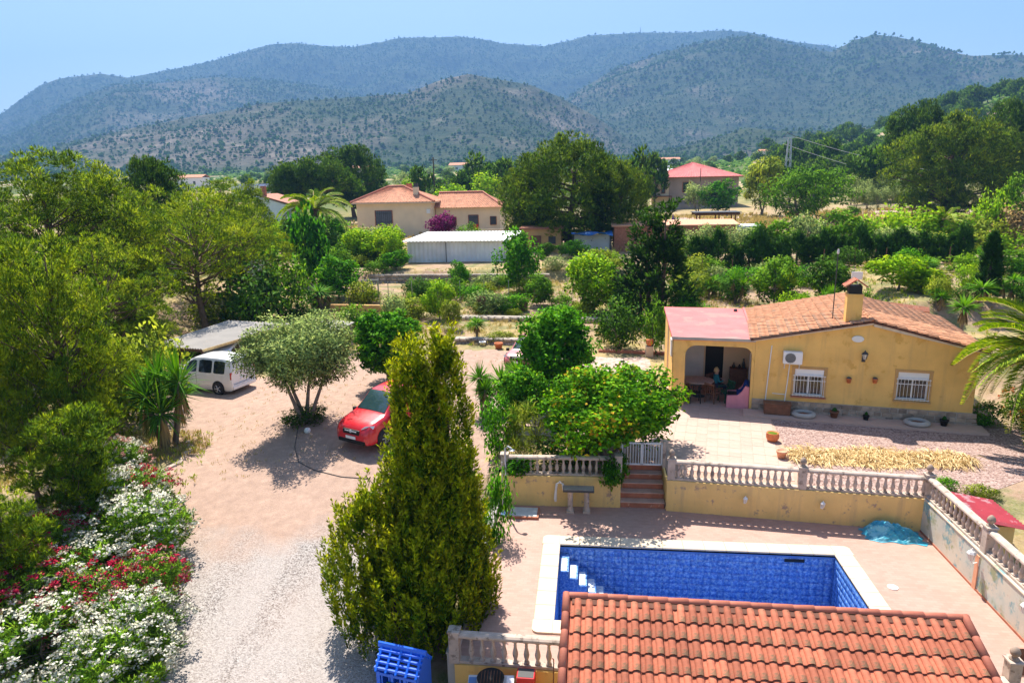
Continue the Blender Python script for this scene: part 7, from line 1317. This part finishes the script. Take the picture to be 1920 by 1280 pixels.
E2 = 7.0; X0, X1, Y0_, Y1_ = -23.0, -13.2, 102.5, 110
child_world(MB().box(((X0 + X1) / 2, (Y0_ + Y1_) / 2, (vz + E2) / 2 - .5), (X1 - X0, Y1_ - Y0_, E2 - vz + 1)), 'wall', 'cream', VL)
cs = [Vector((X0, Y0_ - ov, E2)), Vector((X1 + ov, Y0_ - ov, E2)), Vector((X1 + ov, Y1_ + ov, E2)), Vector((X0, Y1_ + ov, E2))]; ra, rb = Vector((X0, 106, 9.1)), Vector((X1 - 3, 106, 9.1))
for P4, n in (((cs[0], cs[1], rb, ra), 26), ((cs[1], cs[2], rb, rb), 18), ((cs[2], cs[3], ra, rb), 24)): child_world(ridged(P4, n), 'roof', 'villa_tile', VL)
child_world(MB().tube([cs[1] + Vector((0, 0, .08)), rb + Vector((0, 0, .1)), ra + Vector((0, 0, .1))], .15, 6), 'hip_ridge', 'ridge_tile', VL)
vwin(VL, (-30.2, 100, 5.75), 2.6, 2.1); vwin(VL, (-23.0, 103.2, 5.9), 1.3, 2.2, 'y', False); vwin(VL, (-17.2, 102.5, 4.9), 1.5, 1.9); vwin(VL, (-20.3, 102.5, 5.0), 1.0, 1.2, 'x', False); vwin(VL, (-14.2, 102.5, 5.0), .9, 1.2)
c_ = child_world(MB().box((-25.6, 101.8, 9.0), (.75, .75, 2.2)), 'chimney', 'cream', VL); k_ = child_world(MB().box((-25.6, 101.8, 10.35), (.6, .6, .6)), 'chimney_top', 'dark_metal', VL); k_ = child_world(MB().box((-28.2, 108, 10.2), (.8, .8, .9)), 'chimney', 'riser', VL)
child_world(MB().box((-23.4, 99.9, 6.6), (.5, .35, .6)), 'air_conditioner', 'white', VL)
t = thing('terrace_parapet', 'pale parapet with red cloth drying in front of the villa', 'parapet', (-17, 96, gzf(-17, 96)))
for k in range(9): MB().box((-4.5 + k * 1.15, 0, .55), (.22, .2, 1.1)).build('pillar', 'coping', t)
MB().box((0.1, 0, 1.15), (10, .28, .12)).box((.1, 0, .1), (10, .3, .3)).build('rail', 'coping', t); MB().box((1.2, -.16, 1.55), (.7, .05, .8)).build('red_cloth', 'red_paint', t)
wall_run('garden_wall', 'low cream garden wall left of the villa', (-37.5, 96, 0), (-31, 95, 0), gzf(-34, 96) - .2, gzf(-34, 96) + 1.6, .3, 'ochre_wall')
# ================================================================ white shed below the villa
sz_ = gzf(-13, 68); SH = thing('shed', 'long white corrugated shed with flat pale roof below the villa', 'shed', (-13.4, 68, sz_)); mb = MB(); n = 44
for i in range(n + 1): x = -18.3 + 9.8 * i / n; y = 68 + .05 * (i % 2); mb.v += [(x, y, sz_ - .4), (x, y, sz_ + 2.05)]
for i in range(n): mb.f.append((2 * i, 2 * i + 2, 2 * i + 3, 2 * i + 1))
child_world(mb, 'front_wall', 'shed_wall', SH); child_world(MB().box((-13.4, 71.1, sz_ + .8), (9.7, 6.0, 2.4)), 'wall', 'shed_wall', SH)
mb = MB()
for i in range(61): x = -18.8 + 10.8 * i / 60; mb.v += [(x, 67.5, sz_ + 2.1 + .05 * (i % 2)), (x + 1.0, 74.6, sz_ + 2.55 + .05 * (i % 2))]
for i in range(60): mb.f.append((2 * i, 2 * i + 2, 2 * i + 3, 2 * i + 1))
child_world(mb, 'roof_sheet', 'white', SH).modifiers.new('t', 'SOLIDIFY').thickness = .05
child_world(MB().box((-14.3, 67.93, sz_ + .9), (.06, .08, 2.1)), 'downpipe', 'dark_metal', SH)
stone_wall('long dry stone wall under the white shed', (-20, 60.4, 0), (-3.5, 60.4, 0), .95, 5, .55)
stone_wall('low dry stone wall at the back of the paved yard', (-8.0, 39.4, 0), (-1.0, 38.9, 0), .5, 6, .35)
stone_wall('low stone wall in the middle of the terraced garden', (-9.5, 45.6, 0), (2.0, 44.8, 0), .45, 7, .42)
stone_wall('stone bank behind the right end of the yellow house', (15.6, 33.0, 0), (22, 35.2, 0), .7, 8, .42)
stone_wall('grey stone wall behind the cypress hedge foot', (9.5, 54.5, 0), (24, 54.0, 0), .7, 9, .5)
wall_run('garden_wall', 'low ochre wall of the terraced garden behind the bright tree', (-19.5, 49.2, 0), (-11.5, 48.6, 0), gzf(-15, 49) - .3, gzf(-15, 49) + .55, .3, 'ochre_wall')
t = thing('garden_gate', 'thin metal gate frame on the terraced garden below the shed', 'gate', (-17.0, 51.5, gzf(-17, 51.5))); 
for x in (-.65, .65): MB().bar((x, 0, -.1), (x, 0, 1.9), .07).build('post', 'metal', t)
MB().bar((-.65, 0, 1.86), (.65, 0, 1.86), .06).build('lintel', 'metal', t); MB().bar((-.6, 0, .1), (-.6, 0, 1.6), .03).bar((.6, 0, .1), (.6, 0, 1.6), .03).bar((-.6, 0, 1.6), (.6, 0, 1.6), .03).bar((-.6, 0, .1), (.6, 0, .1), .03).build('leaf', 'metal', t)
for i in range(6): x = -15.6 + i * 1.9; tag(MB().tube([(x, 51.6, gzf(x, 51.6) - .1), (x, 51.6, gzf(x, 51.6) + 1.7)], .03, 6).build('fence_post', 'metal'), 'thin metal fence post right of the garden gate frame', 'post', 'posts of the wire fence')
for i in range(11): x = 9 + i * 2.3; tag(MB().tube([(x, 55.6, gzf(x, 55.6) - .1), (x, 55.6, gzf(x, 55.6) + 1.5)], .03, 6).build('fence_post', 'rust'), 'thin brown fence post at the foot of the cypress hedge', 'post', 'fence posts along the hedge')
for k, (px, py, hh) in enumerate(((903, 588, 1.25), (981, 583, .9))):
    p = spot(px, py); t = thing('iron_drum', ['tall rusty brown drum on the terraced garden', 'shorter dark rusty drum at the foot of the fruit tree'][k], 'drum', p); MB().lathe([(.32, 0), (.34, .02), (.33, .1), (.34, hh * .35), (.33, hh * .36), (.34, hh * .66), (.33, hh * .68), (.34, hh), (.28, hh), (.28, hh - .1), (0, hh - .1)], n=14, cap=False).build('shell', 'rust', t, True)
# ================================================================ further buildings
rz_ = gzf(22, 150); RH = thing('red_roof_house', 'grey brown house with a pink red hip roof on the right', 'house', (23.5, 152, rz_)); E3 = 10.9
child_world(MB().box((23.9, 156, (rz_ + E3) / 2 - 1), (14.2, 11, E3 - rz_ + 2)), 'wall', 'brown_wall', RH); cs = [Vector((13.2, 149.5, E3)), Vector((31.8, 149.5, E3)), Vector((31.8, 162.5, E3)), Vector((13.2, 162.5, E3))]; ap = Vector((22.2, 156, 14.0))
for a, b, n in ((0, 1, 30), (1, 2, 20), (2, 3, 30), (3, 0, 20)): child_world(ridged((cs[a], cs[b], ap, ap), n, .03), 'roof', 'pink_roof', RH)
child_world(MB().box((22.5, 156, E3 - .1), (18.4, 12.8, .2)), 'eaves', 'riser', RH); vwin(RH, (20.4, 150.5, 8.8), 1.7, 2.1, 'x', False); vwin(RH, (27.5, 150.5, 8.8), 1.5, 2.0, 'x', False); child_world(MB().box((15.0, 153, (rz_ + E3) / 2 - 1), (3.6, 4.6, E3 - rz_ + 2)), 'side_wing', 'cream', RH); vwin(RH, (15.6, 150.7, 8.6), .8, 2.0, 'x', False)
child_world(MB().tube([(23.0, 149.4, 9.6), (23.0, 149.4, 12.6)], .08, 6), 'stove_pipe', 'dark_metal', RH); child_world(MB().box((14.5, 149.6, 7.0), (5.5, 2.2, .2)).bar((11.9, 148.6, rz_ - .5), (11.9, 148.6, 7), .15).bar((17.1, 148.6, rz_ - .5), (17.1, 148.6, 7), .15), 'balcony', 'wood', RH)
child_world(MB().box((22.5, 149.0, rz_ + .2), (13, .4, 1.6)), 'terrace_wall', 'brown_wall', RH)
veg('olive_far', 'shrub', 'pale bush in front of the red roofed house left side', 135, 1310, 340, 60, 'shrub'); veg('broad_bright', 'tree', 'rounded green trees in front of the red roofed house', 134, 1350, 338, 75)
t = thing('white_cottage', 'small white cottage just behind the red roofed house', 'house', (20.5, 205, gzf(20.5, 205))); MB().box((0, 0, 3), (9, 6, 6)).build('wall', 'white', t); MB().slab([(-4.8, -3.3, 5.6), (4.8, -3.3, 5.6), (4.8, 0, 7), (-4.8, 0, 7)], .2).slab([(4.8, 3.3, 5.6), (-4.8, 3.3, 5.6), (-4.8, 0, 7), (4.8, 0, 7)], .2).build('roof', 'white', t); MB().box((2, 1, 7.2), (.8, .8, 1.4)).build('chimney', 'white', t)
# low buildings and sheds around the big pine
p = atY(1015, 470, 76); t = thing('outbuilding', 'low ochre outbuilding in shade under the large central pine', 'outbuilding', (p.x, 76, gzf(p.x, 76))); MB().box((0, 2, 1.2), (4.4, 4, 2.6)).build('wall', 'ochre_wall', t); MB().box((0, 2, 2.58), (4.9, 4.5, .16)).build('roof', 'riser', t); MB().box((-.6, -.02, .95), (1.2, .08, 1.7)).build('door', 'wood', t); MB().box((1.2, -.02, 1.3), (.8, .08, .8)).build('window', 'dark_metal', t)
p = atY(1110, 460, 74); t = thing('tarp_shelter', 'blue tarpaulin shelter under the large central pine', 'shelter', (p.x, 74, gzf(p.x, 74)))
for x in (-2, 2):
    for y in (0, 2.6): MB().bar((x, y, -.1), (x, y, 2.0), .1).build('post', 'dark_metal', t)
n = 14; mb = MB()
for i in range(n + 1):
    for j in range(7): x = -2.2 + 4.4 * i / n; y = -.3 + 3.2 * j / 6; mb.v.append((x, y, 2.1 + .12 * math.sin(x * 2.2 + y) + .07 * math.sin(y * 5 + x * 3)))
for i in range(n):
    for j in range(6): a = i * 7 + j; mb.f.append((a, a + 7, a + 8, a + 1))
mb.build('canopy', 'tarp_blue', t, True).modifiers.new('t', 'SOLIDIFY').thickness = .03; MB().box((0, 2.7, .9), (4.2, .08, 1.9)).build('back_sheet', 'shed_wall', t)
p = atY(1270, 440, 74); t = thing('garden_wing', 'long low building with faded red wall behind the cedar', 'outbuilding', (p.x, 76, gzf(p.x, 76))); MB().box((0, 2, 1.3), (13, 3.5, 2.9)).build('wall', 'riser', t); MB().slab([(-6.8, 0, 2.85), (6.8, 0, 2.85), (6.8, 4, 3.2), (-6.8, 4, 3.2)], .12).build('roof', 'pot_pale', t); MB().box((7.5, 2, 1.2), (3.6, 3.4, 2.9)).build('white_end', 'shed_wall', t)
p = atY(1345, 402, 84); t = thing('pergola', 'dark timber pergola with flat roof beyond the hedge', 'pergola', (p.x, 84, gzf(p.x, 84))); hh = p.z - gzf(p.x, 84)
for x in (-2.0, 0.2, 2.1):
    for y in (0, 2.4): MB().bar((x, y, -.1), (x, y, hh), .14).build('post', 'wood', t)
for k in range(7): MB().bar((-2.5 + .83 * k, -.4, hh + .12), (-2.5 + .83 * k, 2.9, hh + .12), .1, .16).build('rafter', 'wood', t)
for y in (0, 2.4): MB().bar((-2.6, y, hh), (2.6, y, hh), .12, .18).build('beam', 'wood', t)
MB().box((0, 1.25, hh + .24), (5.4, 3.4, .07)).build('roof_mat', 'dark_metal', t)
p = atY(1262, 402, 82); t = thing('closed_parasol', 'closed purple parasol standing left of the pergola', 'parasol', (p.x, 82, gzf(p.x, 82))); hh = p.z - gzf(p.x, 82); MB().lathe([(.1, hh * .35), (.28, hh * .42), (.2, hh * .7), (.05, hh)], n=8).build('canopy', 'purple_cloth', t); MB().tube([(0, 0, 0), (0, 0, hh * .5)], .05, 6).build('pole', 'metal', t)
p = atY(512, 380, 92); t = thing('small_house', 'small white gabled house left of the mid distance palm', 'house', (p.x, 92, gzf(p.x, 92))); gh = p.z - gzf(p.x, 92); MB().add([(x, y, z) for y in (0, 6) for x, z in ((-2.0, -.3), (2.2, -.3), (2.2, gh - .4), (-2.0, gh + .9))], [(0, 1, 2, 3), (7, 6, 5, 4), (0, 3, 7, 4), (1, 5, 6, 2)]).build('wall', 'white', t); MB().slab([(-2.2, -.3, gh + 1.05), (2.5, -.3, gh - .3), (2.5, 6.3, gh - .3), (-2.2, 6.3, gh + 1.05)], -.15).build('roof', 'riser', t); MB().box((-1.5, .6, gh + 1.6), (.6, .6, 1.3)).build('chimney', 'riser', t); MB().box((0, -.03, gh * .5), (.9, .08, 1)).build('window', 'glass', t)
p = atY(475, 350, 210); t = thing('solar_roof', 'building with blue solar panels on its roof far behind the grove', 'building', (p.x, 210, gzf(p.x, 210))); gh = p.z - gzf(p.x, 210); MB().box((0, 4, gh * .45), (15, 8, gh * .9 + 1)).build('wall', 'white', t)
for i in range(6): MB().slab([(-7 + i * 2.4, -.5, gh - 1.4), (-4.8 + i * 2.4, -.5, gh - 1.4), (-4.8 + i * 2.4, 4, gh + .8), (-7 + i * 2.4, 4, gh + .8)], .12).build('solar_panel', 'solar', t)
for k, (px, py, Y, w_, lb) in enumerate(((360, 328, 330, 14, 'tiny pink roofed building left of the valley'), (680, 308, 520, 20, 'pale distant farm building in the valley'), (870, 272, 640, 26, 'long pale terrace building at the foot of the hill'), (1255, 250, 620, 18, 'small white house on the lower right slope'), (1440, 262, 420, 9, 'tiny white hut among the right hill pines'), (300, 452, 58, 3.5, 'white structure seen through the left grove'), (455, 535, 60, 4.0, 'blue grey sheet structure behind the brush'))):
    p = atY(px, py, Y); g = gzf(p.x, Y); hh = max(2.0, min(6, p.z - g)); t = thing('distant_building', lb, 'building', (p.x, Y, g)); MB().box((0, 0, hh / 2 - .3), (w_, w_ * .5, hh)).build('wall', 'white' if k != 1 else 'cream', t); MB().slab([(-w_ * .53, -w_ * .3, hh - .2), (w_ * .53, -w_ * .3, hh - .2), (w_ * .53, 0, hh + w_ * .08), (-w_ * .53, 0, hh + w_ * .08)], .15).slab([(w_ * .53, w_ * .3, hh - .2), (-w_ * .53, w_ * .3, hh - .2), (-w_ * .53, 0, hh + w_ * .08), (w_ * .53, 0, hh + w_ * .08)], .15).build('roof', 'villa_tile' if k < 5 else 'sheet_metal', t)
    for x in (-.25, .2): MB().box((x * w_, -w_ * .25 - .02, hh * .5), (w_ * .09, .06, hh * .3)).build('window', 'dark_metal', t)
# lane at right
sheet('lane', 'back_yard', [(14, 122), (120, 118), (120, 123), (14, 126.5)], 1.0, .12)
# poles and lines
p0 = atY(812, 295, 150); t = thing('utility_pole', 'dark wooden utility pole behind the villa roof', 'pole', (p0.x, 150, gzf(p0.x, 150))); hh = p0.z - gzf(p0.x, 150); MB().tube([(0, 0, -.5), (0, 0, hh)], [.2, .13], 8).build('shaft', 'bark', t); MB().bar((-.8, 0, hh - .6), (.8, 0, hh - .6), .12).build('crossarm', 'bark', t)
p1_ = atY(1204, 275, 135); t = thing('utility_pole', 'thin pole rising right of the large central pine', 'pole', (p1_.x, 135, gzf(p1_.x, 135))); hh = p1_.z - gzf(p1_.x, 135); MB().tube([(0, 0, -.5), (0, 0, hh)], [.16, .1], 8).build('shaft', 'bark', t); MB().bar((-.6, 0, hh - .5), (.6, 0, hh - .5), .1).build('crossarm', 'bark', t)
p2_ = atY(1481, 258, 155); t = thing('lattice_pylon', 'grey lattice pylon in front of the wooded right hill', 'pylon', (p2_.x, 155, gzf(p2_.x, 155))); hh = p2_.z - gzf(p2_.x, 155); lg = []
for sx, sy in ((-1, -1), (1, -1), (1, 1), (-1, 1)): MB().bar((sx * .75, sy * .75, -.3), (sx * .28, sy * .28, hh), .12).build('leg', 'metal', t)
for k in range(8):
    za, zb_ = hh * k / 8, hh * (k + 1) / 8; wa, wb = .75 - .47 * k / 8, .75 - .47 * (k + 1) / 8
    for sx, sy, tx_, ty_ in ((-1, -1, 1, -1), (1, -1, 1, 1), (1, 1, -1, 1), (-1, 1, -1, -1)): MB().bar((sx * wa, sy * wa, za), (tx_ * wb, ty_ * wb, zb_), .07).build('brace', 'metal', t)
MB().bar((-1.4, 0, hh), (1.4, 0, hh), .14).build('crossarm', 'metal', t); MB().tube([(-1.3, 0, hh), (-.6, 0, hh + 1.0), (1.3, 0, hh + .1)], .06, 5).build('insulator_loop', 'dark_metal', t)
for k, (dx, dz, ex) in enumerate(((1.3, 0, 1900), (-1.3, -1.2, 1890))):
    A = Vector((p2_.x + dx, 155, p2_.z + dz)); B = atY(ex + 160, 350 + 40 * k, 150); tag(MB().tube([A.lerp(B, u / 12) - Vector((0, 0, 2.2 * 4 * (u / 12) * (1 - u / 12))) for u in range(13)], .035, 4).build('power_line', 'alu_frame'), ['upper pale power line sagging right from the pylon', 'lower faint power line running right from the pylon'][k], 'cable')
p = atY(1201, 52, 3690); tag(MB().tube([(p.x, 3690, p.z - 40), (p.x, 3690, p.z)], [2.2, 1.2], 5).build('radio_mast', 'dark_metal'), 'tiny radio mast on the highest mountain ridge', 'mast')
t = thing('ruined_wall', 'white painted wall fragment seen between the left pines', 'wall', tuple(spot(325, 470))); MB().box((0, 0, .6), (3.5, .3, 1.2)).build('wall_face', 'white', t)
for px, py, w_, nm, lb, m_ in ((935, 655, .5, 'garden_pots', 'row end clay pot by the back wall near the red car', 'pot'), (905, 650, .4, 'garden_pots', 'white stone trough end by the back wall', 'white'), (870, 645, .45, 'garden_pots', 'pale planter behind the golden cypress tops', 'coping')):
    q = at(px, py, 1.03); t = thing('planter', lb, 'planter', q); pot_lathe(t, w_ * .5, w_ * .8, m_)
# ================================================================ air
t = NT('air'); t.t.nodes.remove(t.p); pv = t.n('ShaderNodeVolumePrincipled'); pv.inputs['Color'].default_value = (0.27, 0.54, 1.0, 1); pv.inputs['Density'].default_value = 0.00023; pv.inputs['Anisotropy'].default_value = 0.0; t.l(pv.outputs[0], t.out.inputs['Volume']); M['air'] = t.m
tag(MB().box((0, 2000, 460), (9400, 5400, 980)).build('haze', 'air'), 'thin blue haze hanging over the whole valley', 'haze', kind='stuff')
